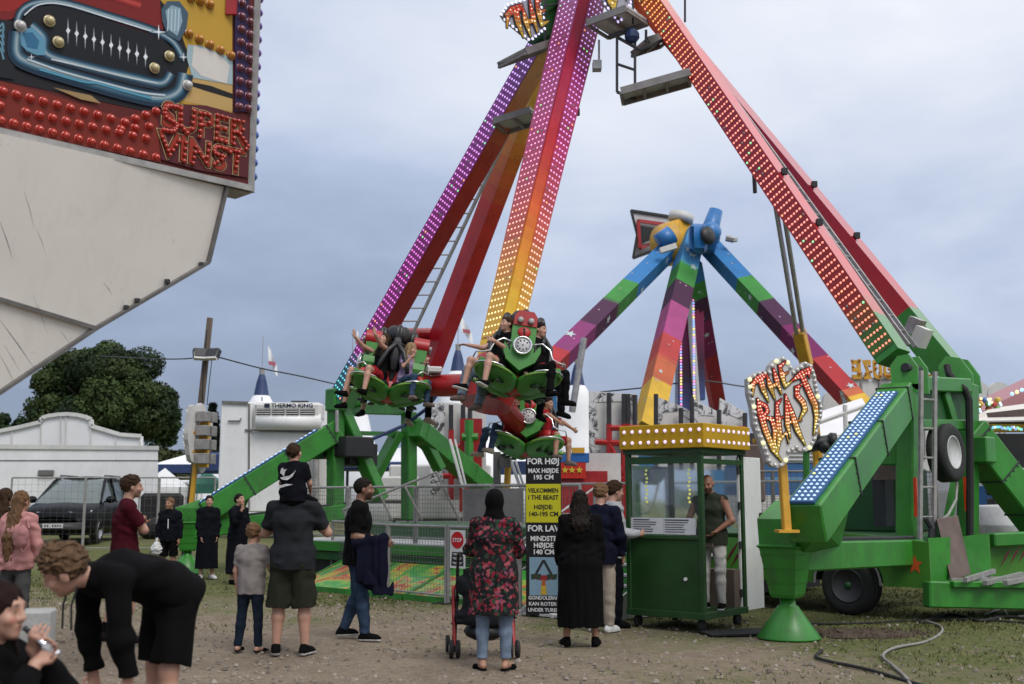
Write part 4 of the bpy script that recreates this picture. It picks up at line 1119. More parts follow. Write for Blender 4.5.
# the two faces that meet in the front edge
lc = [(0, (1, .95, .5)), (.1, (1, .9, .45)), (.22, (1, .65, .4)), (.4, (.95, .45, .6)), (.6, (.85, .4, .9)), (.8, (.75, .6, 1)), (.92, (.6, .8, .95)), (1, (.4, 1, .6))]
bsl = [(0, (.72, .44, .03)), (.14, (.70, .36, .03)), (.27, (.55, .09, .05)), (.45, (.46, .03, .13)), (.8, (.34, .04, .20)), (.9, (.1, .1, .15)), (1, (.04, .2, .05))]
m = MB()
fa = -x; fb = y
wf = lambda t: lerp(.44, .66, t)/2
led_face(m, p0, p1, y, fa, wf, .40, .62, 5, .125, lc, .021, .06, .985, base=bsl)
tag(m.build('light_panel', arm), None, None, None, 'stuff')
m = MB(); led_face(m, p0, p1, x, fb, wf, .22, .42, 4, .125, [(t, (.85*c[0], .85*c[1], min(1, c[2]*1.1))) for t, c in lc], .021, .06, .985, base=bsl, shift=.10)
tag(m.build('light_panel', arm), None, None, None, 'stuff')

def pod_parts(par):
    """one star of four outward seats; local axes: -Y towards the face panel, Z up"""
    G, G2, RD = (.045, .22, .03), (.018, .10, .016), (.36, .012, .014)
    def P(x_, y_, z_): return V((x_, y_, z_))
    m = MB().use('plastic')
    # red star web with a boss below
    st = []
    for k in range(8):
        a = k*math.pi/4+math.pi/4; r_ = .50 if k % 2 == 0 else .20; st.append(P(r_*math.cos(a), r_*math.sin(a), -.14 if k % 2 == 0 else -.08))
    n = len(st); top = [p+P(0, 0, .16) for p in st]
    m.add(st+top+[P(0, 0, -.22), P(0, 0, .12)], [(i, n+i, n+(i+1) % n, (i+1) % n) for i in range(n)]+[((i+1) % n, 2*n, i) for i in range(n)]+[(n+i, 2*n+1, n+(i+1) % n) for i in range(n)], RD)
    m.smooth = True; m.lathe([(.20, -.34), (.24, -.28), (.24, -.12), (.16, .0), (.16, .62), (.10, .66)], (0, 0, 0), (0, 0, 1), 20, RD)
    m.build('cluster_frame', par)
    for k in range(4):
        a = R(45+90*k); e = V((math.sin(a), -math.cos(a), 0)); s_ = V((math.cos(a), math.sin(a), 0)); z = V((0, 0, 1))
        m = MB().use('plastic', G, smooth=True)
        # petal: pointed scoop under the knees
        rings = 9; seg = 14; Pv = []
        for i in range(rings):
            t = i/(rings-1); rr = lerp(.16, .76, t); w = .30*math.sin(math.pi*min(1, .18+.80*t))**.8; zz = -.24+.05*t+.12*t*t
            for j in range(seg):
                b = 2*math.pi*j/seg; hh = (.045 if math.sin(b) > 0 else .15)*(1-.55*t)
                Pv.append(e*rr+s_*(w*math.cos(b))+z*(zz+hh*math.sin(b)))
        F = [(i*seg+j, i*seg+(j+1) % seg, (i+1)*seg+(j+1) % seg, (i+1)*seg+j) for i in range(rings-1) for j in range(seg)]+[tuple(range(seg-1, -1, -1)), tuple(range((rings-1)*seg, rings*seg))]
        m.add(Pv, F)
        m.use('plastic', (.36, .012, .014)); 
        for q in (-1, 1): m.ball(e*.52+s_*(q*.06)-z*.06, .1, 10, None, (e*.12, s_*.075, z*.10))
        m.use('chrome'); m.path([e*.52+s_*(.26*math.cos(b))+e*(.24*math.sin(b))+z*(-.16+.05*math.sin(b)) for b in [math.pi*q/10 for q in range(11)]], .011, 6)
        seat = m.build('seat', par)
        m = MB().use('plastic', (.16, .34, .05), smooth=True)      # lime lip and dark vents on the shell
        m.path([e*(.40+.33*math.sin(b))+s_*(.285*math.cos(b))+z*(-.215+.085*math.sin(b)) for b in [math.pi*q/12 for q in range(13)]], .018, 6)
        m.use('plastic', (.012, .03, .012), smooth=True)
        for q in (-1, 0, 1): m.ball(e*(.52-.06*abs(q))+s_*(q*.12)-z*.315, .05, 8, None, (e*.09, s_*.03, z*.03))
        m.build('seat_trim', seat)
        m = MB().use('leather', smooth=True)
        m.ball(e*.12+z*.20, .2, 14, None, (s_*.22, e*.09, z*.42)); m.ball(e*.13+z*.70, .15, 12, None, (s_*.14, e*.08, z*.15))
        for q in (-1, 1): m.ball(e*.20+s_*(q*.20)+z*.34, .1, 10, None, (s_*.07, e*.10, z*.30)); m.ball(e*.17+s_*(q*.17)+z*.68, .1, 10, None, (s_*.05, e*.09, z*.15))
        m.ball(e*.30-z*.14, .1, 12, None, (s_*.2, e*.2, z*.07))
        m.build('backrest', seat)
        m = MB().use('leather', smooth=True)
        for q in (-1, 1): m.path([e*.10+s_*(q*.24)+z*.50, e*.24+s_*(q*.24)+z*.50, e*.38+s_*(q*.21)+z*.34, e*.44+s_*(q*.16)+z*.14, e*.45+s_*(q*.13)+z*.02], [.03, .036, .038, .036, .03], 8)
        m.build('shoulder_restraint', seat)
    for sg in (-1, 1):
        f = V((0, sg, 0)); r_ = V((-sg, 0, 0)); z = V((0, 0, 1))
        def q(u, v, o): return r_*(u*1.12)+f*(.44+o)+z*v
        m = MB().use('plastic', G)
        m.prism([q(u, v, .03) for u, v in ((-.15, .50), (.15, .50), (.145, .12), (.22, .26), (.235, .16), (.18, .0), (.0, -.14), (-.18, .0), (-.235, .16), (-.22, .26), (-.145, .12))], -f*.26)
        m.use('plastic', RD, smooth=True)
        m.prism([q(u, v, .05) for u, v in ((-.145, .50), (-.14, .64), (-.09, .71), (.09, .71), (.14, .64), (.145, .50))], -f*.24)
        fp = m.build('face_panel', par)
        m = MB().use('plastic', RD, smooth=True); m.ball(q(0, .405, .035), .1, 16, None, (r_*.095, f*.025, z*.075)); m.use('black'); m.beam(q(.0, .36, .064), q(0, .45, .064), .022, .006, f); m.beam(q(-.02, .435, .064), q(.0, .45, .064), .02, .006, f); m.build('number_badge', fp)
        m = MB().use('chrome', smooth=True); m.lathe([(.125, .0), (.135, .06), (.117, .075), (.106, .05)], q(0, .20, .035), f, 24); m.use('alu'); m.lathe([(.106, .05), (.08, .065), (.01, .07)], q(0, .20, .035), f, 20)
        m.use('dark_metal')
        for i in range(9): a_ = i*.698; m.dot(q(.065*math.cos(a_)*(i > 0), .20+.065*math.sin(a_)*(i > 0), .105), f, .013, 6)
        m.build('headlamp', fp)
        for u in (-.065, .065):
            m = MB().use('galv', smooth=True); m.lathe([(.042, 0), (.042, .04), (.03, .05)], q(u, .565, .05), f, 14); m.build('eye_lamp', fp)
        for s2 in (-1, 1):
            m = MB().use('chrome', smooth=True); m.path([q(.13*s2, .24, .05), q(.24*s2, .27, .06), q(.34*s2, .19, .08), q(.38*s2, .06, .10), q(.46*s2, .03, .08), q(.55*s2, .04, .0), q(.57*s2, -.02, -.06)], .012, 6); m.build('grab_handle', fp)
pods = []
for i, (pos, yaw, sc) in enumerate(((at(517, 370, 15.9), R(4), 1.04), (at(391, 380, 17.8), R(97), 1.06), (at(529, 436, 18.9), R(-6), 1.04))):
    if i == 0:
        pod = thing('seat_cluster', None, None); pod_parts(pod); pod.parent = pend
    else:
        pod = copy_tree(pods[0][0], pend)
    up2 = (UPA*.75+V((0, 0, .45))).normalized()
    yv = V((0, 1, 0)); yv = (yv-up2*yv.dot(up2)).normalized(); xv = yv.cross(up2)
    mt = Matrix((xv, yv, up2)).transposed() @ Matrix.Rotation(yaw, 3, 'Z')
    pod.location = pos-hub; pod.rotation_euler = mt.to_euler(); pod.scale = (sc, sc, sc)
    pods.append((pod, pos, mt, sc))
for nm in ('spoke',):
    for pod, pos, mt, sc in pods:
        m = MB().use('ride_red', smooth=True); q = pos-mt @ V((0, 0, .10)); hq = hub+UPA*.05
        dd = (q-hq); m.lathe([(.24, 0), (.24, dd.length*.15), (.19, dd.length*.2), (.17, dd.length*.9)], hq, dd, 18); m.use('black'); m.tube(hq+dd*.5+V((0, 0, .19)), hq+dd*.85+V((0, 0, .18)), .02, 5); m.build('spoke', pend)
m = MB().use('offwhite'); m.box(at(434, 370, 17.6), (.24, .2, .1), .3, bev=.02); m.build('hub_box', pend)
# ---------- ground: one sheet to the horizon, gravel worn into grass
def ground():
    xs = sorted(set([-600, -300, -150, -80, -50]+[x*.5 for x in range(-60, 61)]+[50, 80, 150, 300, 600]))
    ys = sorted(set([-60, -20, -5]+[y*.4 for y in range(0, 110)]+[46, 50, 60, 75, 100, 150, 250, 450, 900]))
    r_ = random.Random(4)
    vs = []
    for y in ys:
        for x in xs:
            z = terrain(x, y)
            if 2 < y < 44 and abs(x) < 30: z += .008*math.sin(x*1.7+y*.9)+.007*math.sin(x*.8-y*2.1)-.008
            vs.append((x, y, z-(.01 if y > 44 else 0)))
    n = len(xs); fs = [(j*n+i, j*n+i+1, (j+1)*n+i+1, (j+1)*n+i) for j in range(len(ys)-1) for i in range(n-1)]
    me = bpy.data.meshes.new('ground'); me.from_pydata(vs, [], fs); me.polygons.foreach_set('use_smooth', [True]*len(fs))
    o = bpy.data.objects.new('ground', me); COL.objects.link(o); struct(o)
    m, nt, b = new_mat('gravel_and_grass'); N, L = nt.nodes, nt.links
    tc = N.new('ShaderNodeTexCoord')
    def noise(sc, det=5, rough=.6, vec=None):
        q = N.new('ShaderNodeTexNoise'); q.inputs['Scale'].default_value = sc; q.inputs['Detail'].default_value = det; q.inputs['Roughness'].default_value = rough
        L.new(vec or tc.outputs['Object'], q.inputs['Vector']); return q
    def cr(stops, src):
        c = N.new('ShaderNodeValToRGB'); e = c.color_ramp.elements
        e[0].position, e[0].color = stops[0][0], (*stops[0][1], 1); e[1].position, e[1].color = stops[-1][0], (*stops[-1][1], 1)
        for p, q in stops[1:-1]: k = e.new(p); k.color = (*q, 1)
        L.new(src, c.inputs['Fac']); return c
    def math_(op, a, b_=None, c=None):
        q = N.new('ShaderNodeMath'); q.operation = op
        for i, v in enumerate((a, b_, c)):
            if v is None: continue
            if isinstance(v, (int, float)): q.inputs[i].default_value = v
            else: L.new(v, q.inputs[i])
        return q.outputs[0]
    # gravel: stones of two sizes over sandy soil
    v1 = N.new('ShaderNodeTexVoronoi'); v1.inputs['Scale'].default_value = 22; L.new(tc.outputs['Object'], v1.inputs['Vector'])
    v2 = N.new('ShaderNodeTexVoronoi'); v2.inputs['Scale'].default_value = 60; L.new(tc.outputs['Object'], v2.inputs['Vector'])
    s1 = N.new('ShaderNodeSeparateColor'); L.new(v1.outputs['Color'], s1.inputs['Color'])
    s2 = N.new('ShaderNodeSeparateColor'); L.new(v2.outputs['Color'], s2.inputs['Color'])
    gb = cr([(0, (.10, .078, .056)), (.35, (.20, .158, .117)), (.7, (.285, .23, .172)), (1, (.42, .355, .28))], math_('ADD', math_('MULTIPLY', s1.outputs['Red'], .5), math_('MULTIPLY', s2.outputs['Green'], .5)))
    soil = cr([(.3, (.125, .095, .067)), (.5, (.21, .166, .122)), (.7, (.285, .23, .172))], noise(1.1, 8, .7).outputs['Fac'])
    gm = N.new('ShaderNodeMix'); gm.data_type = 'RGBA'; gm.inputs['Factor'].default_value = .55; L.new(gb.outputs['Color'], gm.inputs['A']); L.new(soil.outputs['Color'], gm.inputs['B'])
    grass = cr([(.25, (.036, .058, .012)), (.45, (.075, .10, .026)), (.62, (.145, .14, .05)), (.8, (.22, .185, .09))], noise(9, 8, .75).outputs['Fac'])
    # where grass stands: patches, more of it further off, worn away on the path in front
    sx = N.new('ShaderNodeSeparateXYZ'); L.new(tc.outputs['Object'], sx.inputs['Vector'])
    yl = N.new('ShaderNodeMapRange'); yl.inputs['From Min'].default_value = 9.5; yl.inputs['From Max'].default_value = 20; yl.inputs['To Min'].default_value = -.26; yl.inputs['To Max'].default_value = .26; L.new(sx.outputs['Y'], yl.inputs['Value'])
    xl = N.new('ShaderNodeMapRange'); xl.inputs['From Min'].default_value = -1.0; xl.inputs['From Max'].default_value = 4.0; xl.inputs['To Min'].default_value = -.02; xl.inputs['To Max'].default_value = .34; L.new(sx.outputs['X'], xl.inputs['Value'])
    pn = math_('ADD', math_('MULTIPLY', noise(.55, 4).outputs['Fac'], .9), math_('MULTIPLY', noise(5, 6, .75).outputs['Fac'], .6))
    f = math_('ADD', math_('ADD', pn, yl.outputs['Result']), xl.outputs['Result'])
    fm = N.new('ShaderNodeMapRange'); fm.inputs['From Min'].default_value = .70; fm.inputs['From Max'].default_value = .98; L.new(f, fm.inputs['Value'])
    mx = N.new('ShaderNodeMix'); mx.data_type = 'RGBA'; L.new(math_('MULTIPLY', fm.outputs['Result'], .9), mx.inputs['Factor']); L.new(gm.outputs['Result'], mx.inputs['A']); L.new(grass.outputs['Color'], mx.inputs['B'])
    L.new(mx.outputs['Result'], b.inputs['Base Color']); b.inputs['Roughness'].default_value = .95; b.inputs['Specular IOR Level'].default_value = .15
    bp = N.new('ShaderNodeBump'); bp.inputs['Strength'].default_value = .8; bp.inputs['Distance'].default_value = .025
    h = math_('ADD', math_('MULTIPLY', v1.outputs['Distance'], -.6), math_('MULTIPLY', noise(30, 6, .8).outputs['Fac'], .9)); L.new(h, bp.inputs['Height']); L.new(bp.outputs['Normal'], b.inputs['Normal'])
    me.materials.append(m)
ground()
def scatter():
    r_ = random.Random(11)
    m = MB(); mat('stone', (1, 1, 1), .9, var=.3, scale=20, attr=True, spec=.2); m.use('stone')
    for i in range(9000):
        y = 4.5+14*(r_.random()**1.6); x = r_.uniform(-.52, .52)*y
        if r_.random() < smooth(1, 5, x)*.7: continue
        s = r_.uniform(.008, .028)*(1 if r_.random() < .93 else 1.6); z = terrain(x, y)-.004
        a = r_.random()*6.28; k = r_.choice((.55, .75, 1.0, 1.25)); c = (.26*k, .225*k, .19*k)
        P = []
        for j in range(5): t = a+j*1.257; P.append((x+s*math.cos(t)*r_.uniform(.7, 1.1), y+s*math.sin(t)*r_.uniform(.7, 1.1), z))
        P += [(p[0]*.55+x*.45, p[1]*.55+y*.45, z+s*r_.uniform(.5, .8)) for p in P]
        m.add(P, [(j, (j+1) % 5, 5+(j+1) % 5, 5+j) for j in range(5)]+[(5, 6, 7, 8, 9)], c)
    tag(m.build('loose_gravel'), None, None, None, 'stuff')
    m = MB(); mat('grass_blade', (1, 1, 1), .8, var=.3, scale=3, attr=True, spec=.2); m.use('grass_blade')
    pr = np.random.RandomState(5)
    def patch(x, y): return .5+.25*math.sin(x*1.3+1.7*math.sin(y*.6))+.25*math.sin(y*1.1+x*.5+2)
    n = 0
    while n < 15000:
        y = 6+18*r_.random(); x = r_.uniform(-.55, .55)*y
        d = smooth(11, 19, y)*.75+smooth(-.2, 4.5, x)*.5*smooth(5, 9, y)-.12
        if patch(x, y)*1.2*d+.1*d < r_.random()*.9: 
            n += .15; continue
        n += 1
        for q in range(3):
            h = r_.uniform(.015, .05); a = r_.random()*6.28; w = r_.uniform(.004, .008)*(1+y*.05); dx, dy = math.cos(a), math.sin(a); bx, by = x+r_.gauss(0, .035), y+r_.gauss(0, .035)
            lx, ly = r_.gauss(0, .6)*h, r_.gauss(0, .6)*h; z = terrain(bx, by)-.012
            c = r_.choice(((.07, .095, .024), (.09, .11, .034), (.13, .13, .05), (.19, .165, .085)))
            m.add([(bx-dx*w, by-dy*w, z), (bx+dx*w, by+dy*w, z), (bx+lx, by+ly, z+h)], [(0, 1, 2)], c)
    tag(m.build('grass'), None, None, None, 'stuff')
scatter()
# damp bare soil beside the cone foot
m = MB(); mat('bare_soil', (.085, .064, .047), .95, var=.5, scale=7, bump=.9, bscale=26, spec=.15); m.use('bare_soil')
r_ = random.Random(8)
for cx, cy, rx, ry in ((862, 634, .62, .5),):
    c = gnd(cx, cy); ring = [(c.x+rx*math.cos(a)*(1+.25*math.sin(3*a+1)+r_.uniform(-.1, .1)), c.y+ry*math.sin(a)*(1+.2*math.cos(2*a)+r_.uniform(-.1, .1))) for a in [2*math.pi*k/28 for k in range(28)]]
    P = [(x, y, .004) for x, y in ring]+[((x-c.x)*.6+c.x, (y-c.y)*.6+c.y, .03) for x, y in ring]+[(c.x-.3, c.y+.1, .05)]
    m.add(P, [(k, (k+1) % 28, 28+(k+1) % 28, 28+k) for k in range(28)]+[(28+k, 28+(k+1) % 28, 56) for k in range(28)])
for i in range(420):
    a, q = r_.random()*6.28, r_.random()**.6*1.45; x, y = c.x+.62*q*math.cos(a)*1.5, c.y+.5*q*math.sin(a); s_ = r_.uniform(.012, .045)*(1.4-q*.7)
    m.add([(x+s_*math.cos(t)*r_.uniform(.7, 1.2), y+s_*math.sin(t)*r_.uniform(.7, 1.2), 0) for t in (0, 1.26, 2.5, 3.8, 5)]+[(x, y, s_*.8+.02*(q < 1))], [(k, (k+1) % 5, 5) for k in range(5)])
struct(m.build('bare_soil_ground'))

# ---------- prize stall, top left: light box sign over a slanting white fascia
SX = (at(250, 187, 9.0)-at(0, 130, 7.55)); SX.z = 0; SX.normalize()
SN = SX.cross(V((0, 0, 1))).normalized()                       # faces the public
SO = at(250, 187, 9.0)                                          # lower right corner
stall = thing('prize_stall', 'white fairground stall canopy with painted car sign edged in red and violet bulbs', 'stall', (SO.x-3.5, SO.y-1.5, 0))
def sp(px, py, o=0.0): return onplane(px, py, SO, SN)+SN*o      # a point of the sign's face
def spoly(m, pts, col, o): m.add([sp(u, v, o) for u, v in pts], [tuple(range(len(pts)))], col)
SL = SO-SX*6.2; H_ = 2.3; Z = V((0, 0, 1))
m = MB().use('print', (.015, .02, .05)); m.prism([SL, SO, SO+Z*H_, SL+Z*H_], -SN*.26, (.10, .014, .012), (.16, .14, .12))
m.use('galv'); 
m.beam(SL-Z*.02+SN*.02, SO-Z*.02+SN*.02, .05, .05); m.beam(SO+SX*.005-Z*.05+SN*.012, SO+SX*.005+Z*H_+SN*.012, .03, .05)
m.beam(SL-Z*.03-SN*.13, SO+SX*.03-Z*.03-SN*.13, .3, .03)
sign = m.build('sign_box', stall)
m = MB().use('print')
# painted picture: layers a few tenths of a millimetre of paint apart
spoly(m, [(-60, -80), (233, -80), (233, 113), (205, 108), (175, 104), (150, 112), (0, 80), (-60, 66)], (.012, .012, .016), .004)
spoly(m, [(150, -80), (232, -80), (232, 113), (178, 103), (190, 60), (176, 20), (160, 0)], (.45, .27, .035), .0055)
spoly(m, [(178, 100), (232, 112), (232, 78), (196, 62), (184, 84)], (.46, .30, .11), .007)
spoly(m, [(190, 82), (210, 86), (232, 94), (232, 99), (205, 91), (190, 86)], (.01, .01, .012), .0085)
spoly(m, [(187, 45), (200, 46), (222, 55), (232, 58), (232, 85), (192, 78), (186, 58)], (.32, .42, .46), .010)
spoly(m, [(193, 46), (206, 50), (220, 56), (229, 66), (226, 84), (212, 80), (200, 76), (191, 66)], (.58, .55, .52), .0115)
# car body in dark red with a black mouth ringed by blue chrome
spoly(m, [(-60, -80), (150, -80), (160, 10), (164, 40), (110, 22), (40, 2), (10, 20), (-60, 30)], (.17, .012, .012), .013)
spoly(m, [(-60, 8), (12, 22), (14, 80), (-60, 70)], (.01, .012, .016), .0145)
def ell(c, a, b, rot, n=28, f=1.0, a0=0, a1=2*math.pi):
    return [(c[0]+f*(a*math.cos(t)*math.cos(rot)-b*math.sin(t)*math.sin(rot)), c[1]+f*(a*math.cos(t)*math.sin(rot)+b*math.sin(t)*math.cos(rot))) for t in [a0+(a1-a0)*k/n for k in range(n+1)]]
def ribbon(pts, w, cols, o):
    """brush stroke along px points; bands across give the airbrushed roll of a chrome bar"""
    k = len(cols); n = len(pts)
    for b in range(k):
        q0, q1 = b/k-.5, (b+1)/k-.5
        for i in range(n-1):
            def off(j, q):
                a, c = V((*pts[max(0, j-1)], 0)), V((*pts[min(n-1, j+1)], 0)); t = (c-a).normalized(); ww = w[j] if isinstance(w, list) else w
                return (pts[j][0]-t.y*q*ww, pts[j][1]+t.x*q*ww)
            m.add([sp(*off(i, q0), o), sp(*off(i+1, q0), o), sp(*off(i+1, q1), o), sp(*off(i, q1), o)], [(0, 1, 2, 3)], cols[b])
CH = [(.006, .012, .022), (.012, .035, .065), (.03, .085, .13), (.10, .18, .235), (.30, .37, .40), (.16, .25, .31), (.04, .11, .17), (.012, .05, .09), (.006, .02, .04)]
spoly(m, [(18, 30), (30, 8), (60, 5), (120, 25), (160, 38), (178, 55), (184, 76), (170, 95), (150, 98), (60, 78), (25, 62)], (.008, .009, .012), .016)
def crv(pts, n=8):
    out = []
    P = [pts[0]]+list(pts)+[pts[-1]]
    for i in range(1, len(P)-2):
        for k in range(n):
            t = k/n; a, b, c, d = P[i-1], P[i], P[i+1], P[i+2]
            out.append(tuple(.5*((2*b[j])+(-a[j]+c[j])*t+(2*a[j]-5*b[j]+4*c[j]-d[j])*t*t+(-a[j]+3*b[j]-3*c[j]+d[j])*t**3) for j in (0, 1)))
    return out+[pts[-1]]
ribbon(crv([(15, 30), (20, 12), (36, 3), (62, 3), (110, 17), (150, 30), (172, 42), (183, 60)]), 8, CH, .018)
ribbon(crv([(16, 32), (16, 55), (34, 66), (80, 80), (130, 94), (160, 99), (178, 92), (184, 74)]), 17, CH+[(.012, .03, .06)], .0195)
ribbon(crv([(30, 26), (42, 38), (46, 55), (80, 66), (130, 78), (160, 84), (170, 74)]), 11, CH[::-1], .021)
ribbon(crv([(26, 60), (60, 72), (100, 83), (140, 93), (164, 96)]), 2.4, [(.25, .33, .38), (.62, .67, .70), (.25, .33, .38)], .0235)
ribbon(crv([(24, 52), (44, 60), (90, 73), (130, 84), (158, 90)]), 2.0, [(.01, .02, .035), (.015, .03, .05)], .0235)
ribbon(crv([(38, 70), (80, 82), (96, 84), (120, 91), (150, 99)]), 3.0, [(.05, .20, .30), (.10, .34, .46), (.04, .15, .24)], .0238)
ribbon(crv([(23, 16), (38, 5.5), (63, 5.5), (110, 19.5), (150, 32)]), 1.3, [(.6, .66, .7)], .0235)
ribbon(crv([(50, 60), (84, 68), (126, 78), (156, 84)]), 1.4, [(.5, .56, .6)], .0238)
for gu, gv, gr in ((157, 33, 8), (20, 30, 6), (182, 58, 5), (30, 58, 4)):
    spoly(m, [(gu+gr*(1 if k % 2 == 0 else .14)*math.sin(k*math.pi/4), gv+gr*(1 if k % 2 == 0 else .14)*math.cos(k*math.pi/4)) for k in range(8)], (.72, .74, .78), .0275)
spoly(m, [(-60, -80), (110, -80), (112, -10), (60, -2), (36, 0), (10, 12), (-60, 12)], (.26, .016, .014), .0138)
ribbon(crv([(-20, -30), (30, -14), (80, -12), (140, 6)]), 9, [(.20, .012, .012), (.34, .03, .025), (.42, .06, .05), (.30, .02, .02), (.18, .012, .012)], .0142)
spoly(m, [(18, 32), (32, 28), (44, 40), (44, 56), (30, 56), (20, 46)], (.10, .26, .38), .0225); spoly(m, [(22, 34), (31, 33), (38, 42), (36, 50), (26, 48)], (.03, .13, .24), .024)
spoly(m, [(160, 10), (166, 2), (178, 2), (187, 14), (185, 30), (178, 42), (166, 36), (161, 22)], (.05, .09, .13), .0225); spoly(m, [(164, 12), (170, 6), (179, 9), (181, 22), (176, 37), (167, 30)], (.22, .33, .40), .024)
for i in range(4): ribbon([(167+3.5*i, 10), (166+3.5*i, 32)], 1.0, [(.45, .55, .6)], .0255)
spoly(m, [(52, 88), (90, 96), (100, 104), (80, 100)], (.30, .20, .09), .018)
for i in range(10):                                            # glints on the grille teeth
    u, v = 67+8.6*i, 31+2.9*i
    L = 13-.3*i; w_ = .7
    spoly(m, [(u-w_, v), (u, v-L), (u+w_, v), (u, v+L*1.1)], (.42, .45, .5), .018)
    spoly(m, [(u-2.2, v+.3), (u, v-3), (u+2.2, v+.3), (u, v+4)], (.7, .72, .76), .0195)
for i in range(5): ribbon(crv([(-14+3*i, 60-8*i), (-2+i, 48-6*i), (3, 60-7*i)]), 2.2, [(.04, .12, .18), (.15, .3, .38)], .018)
# red bulb field and word panel
spoly(m, [(-60, 66), (0, 82), (60, 98), (118, 118), (135, 115), (158, 108), (158, 140), (160, 163), (80, 146), (0, 128), (-60, 114)], (.17, .02, .012), .016)
spoly(m, [(156, 112), (172, 104), (205, 106), (233, 114), (247, 124), (247, 178), (233, 176), (200, 171), (160, 160)], (.085, .015, .02), .0175)
spoly(m, [(234, -80), (248, -80), (248, 112), (234, 112)], (.022, .014, .06), .016)
m.build('painted_picture', sign)
ulet = SX
for txt, px, py, w, h in (('SUPER', 203, 137, 78, .215), ('VINST', 201, 166, 80, .215)):
    c = sp(px, py, .022); c2 = sp(px+1, py+1, .020)
    m = MB().use('print', (.62, .42, .2)); m.text(txt, c, ulet, Z, h, 0, bold=.05, width=w/1100*9.0*1.25)
    m.use('print', (.015, .01, .012)); m.text(txt, c, ulet, Z, h, .003, bold=.034, width=w/1100*9.0*1.23)
    m.use('print', (.28, .03, .015)); m.text(txt, c, ulet, Z, h, .006, bold=.012, width=w/1100*9.0*1.20)
    m.build('lettering', sign)
proto_b = {}
def bulb(p, nrm, kind, r, par, name='bulb'):
    key = (kind, r)
    if key not in proto_b:
        m = MB().use(kind, smooth=True); m.lathe([(r*.9, 0), (r, r*.35), (r*.92, r*.8), (r*.6, r*1.2), (r*.05, r*1.4)], (0, 0, 0), nrm, 12)
        m.use('bulb_clear' if kind == 'bulb_clear' else kind); m.lathe([(r*1.25, -.004), (r*1.25, r*.12), (r, r*.2)], (0, 0, 0), nrm, 12); proto_b[key] = m.build(name, par, origin=(0, 0, 0)); o = proto_b[key]
    else:
        o = proto_b[key].copy(); COL.objects.link(o)
    o.location = p-V(WL[par.name]); return o
nb = 0
many = MB()
def putb(p, kind, r, nrm=None):
    global nb
    nb += 1
    if nb <= 96: bulb(p, nrm or SN, kind, r, sign)
    else: many.use(kind, smooth=True); many.lathe([(r*.9, 0), (r, r*.35), (r*.9, r*.8), (r*.5, r*1.2), (r*.05, r*1.3)], p, nrm or SN, 10)
def inrow(a, b, n, kind, r):
    for i in range(n): t = i/(n-1); putb(sp(lerp(a[0], b[0], t), lerp(a[1], b[1], t), .017), kind, r)
inrow((2, 92), (110, 119), 9, 'bulb_red', .030); inrow((124, 123), (155, 112), 4, 'bulb_red', .03)
inrow((25, 113), (145, 139), 10, 'bulb_red', .03); inrow((0, 121), (155, 158), 13, 'bulb_red', .03); inrow((-2, 106), (-1, 106), 2, 'bulb_red', .03); inrow((120, 130), (148, 127), 3, 'bulb_red', .03)
inrow((241, 4), (238, 107), 9, 'bulb_rose', .030); inrow((250-1, 10), (247, 109), 9, 'bulb_rose', .03)
for u, v in ((48, 22), (57, 43), (168, 57), (153, 69)): putb(sp(u, v, .024), 'bulb_clear', .036)
for u, v in ((19, 27), (186, 86)): putb(sp(u, v, .024), 'bulb_white', .036)
inrow((188, 34), (230, 56), 5, 'bulb_amber', .032); inrow((190, -2), (209, 5), 3, 'bulb_amber', .032)
# bulbs along the strokes of the two words
strokes = [crv([(175, 108), (165, 108), (164, 118), (174, 125), (172, 132), (162, 131)], 3), [(179, 110), (179, 127), (185, 134), (190, 130), (192, 112)], [(198, 138), (198, 114), (207, 116), (207, 124), (200, 126)], [(225, 119), (215, 116), (214, 140), (224, 143)], [(216, 128), (223, 130)], [(232, 145), (232, 121), (241, 123), (241, 131), (235, 133)], [(238, 135), (246, 147)],
           [(160, 138), (168, 156), (177, 142)], [(184, 144), (182, 162)], [(191, 164), (194, 148), (204, 164), (207, 146)], crv([(224, 150), (214, 148), (213, 154), (222, 158), (212, 165)], 3), [(228, 153), (244, 150)], [(237, 153), (234, 168)]]
for s_ in strokes:
    acc = 0
    for (a, b) in zip(s_, s_[1:]):
        L = math.dist(a, b); k = max(1, round(L/5.6))
        for i in range(k): putb(sp(lerp(a[0], b[0], i/k), lerp(a[1], b[1], i/k), .03), 'bulb_red', .018)
    putb(sp(*s_[-1], .03), 'bulb_red', .018)
for i in range(18):                                           # side of the box
    p = SO+SX*.018-SN*.012+Z*(.10+.122*i); putb(p, 'bulb_blue' if i < 6 else 'bulb_violet', .04, SX)
tag(many.build('bulb_rows', sign), None, None, None, 'stuff')
m = MB().use('ride_red'); m.box(sp(229, 6, .04), (.09, .03, .18)); m.build('lettering', sign)
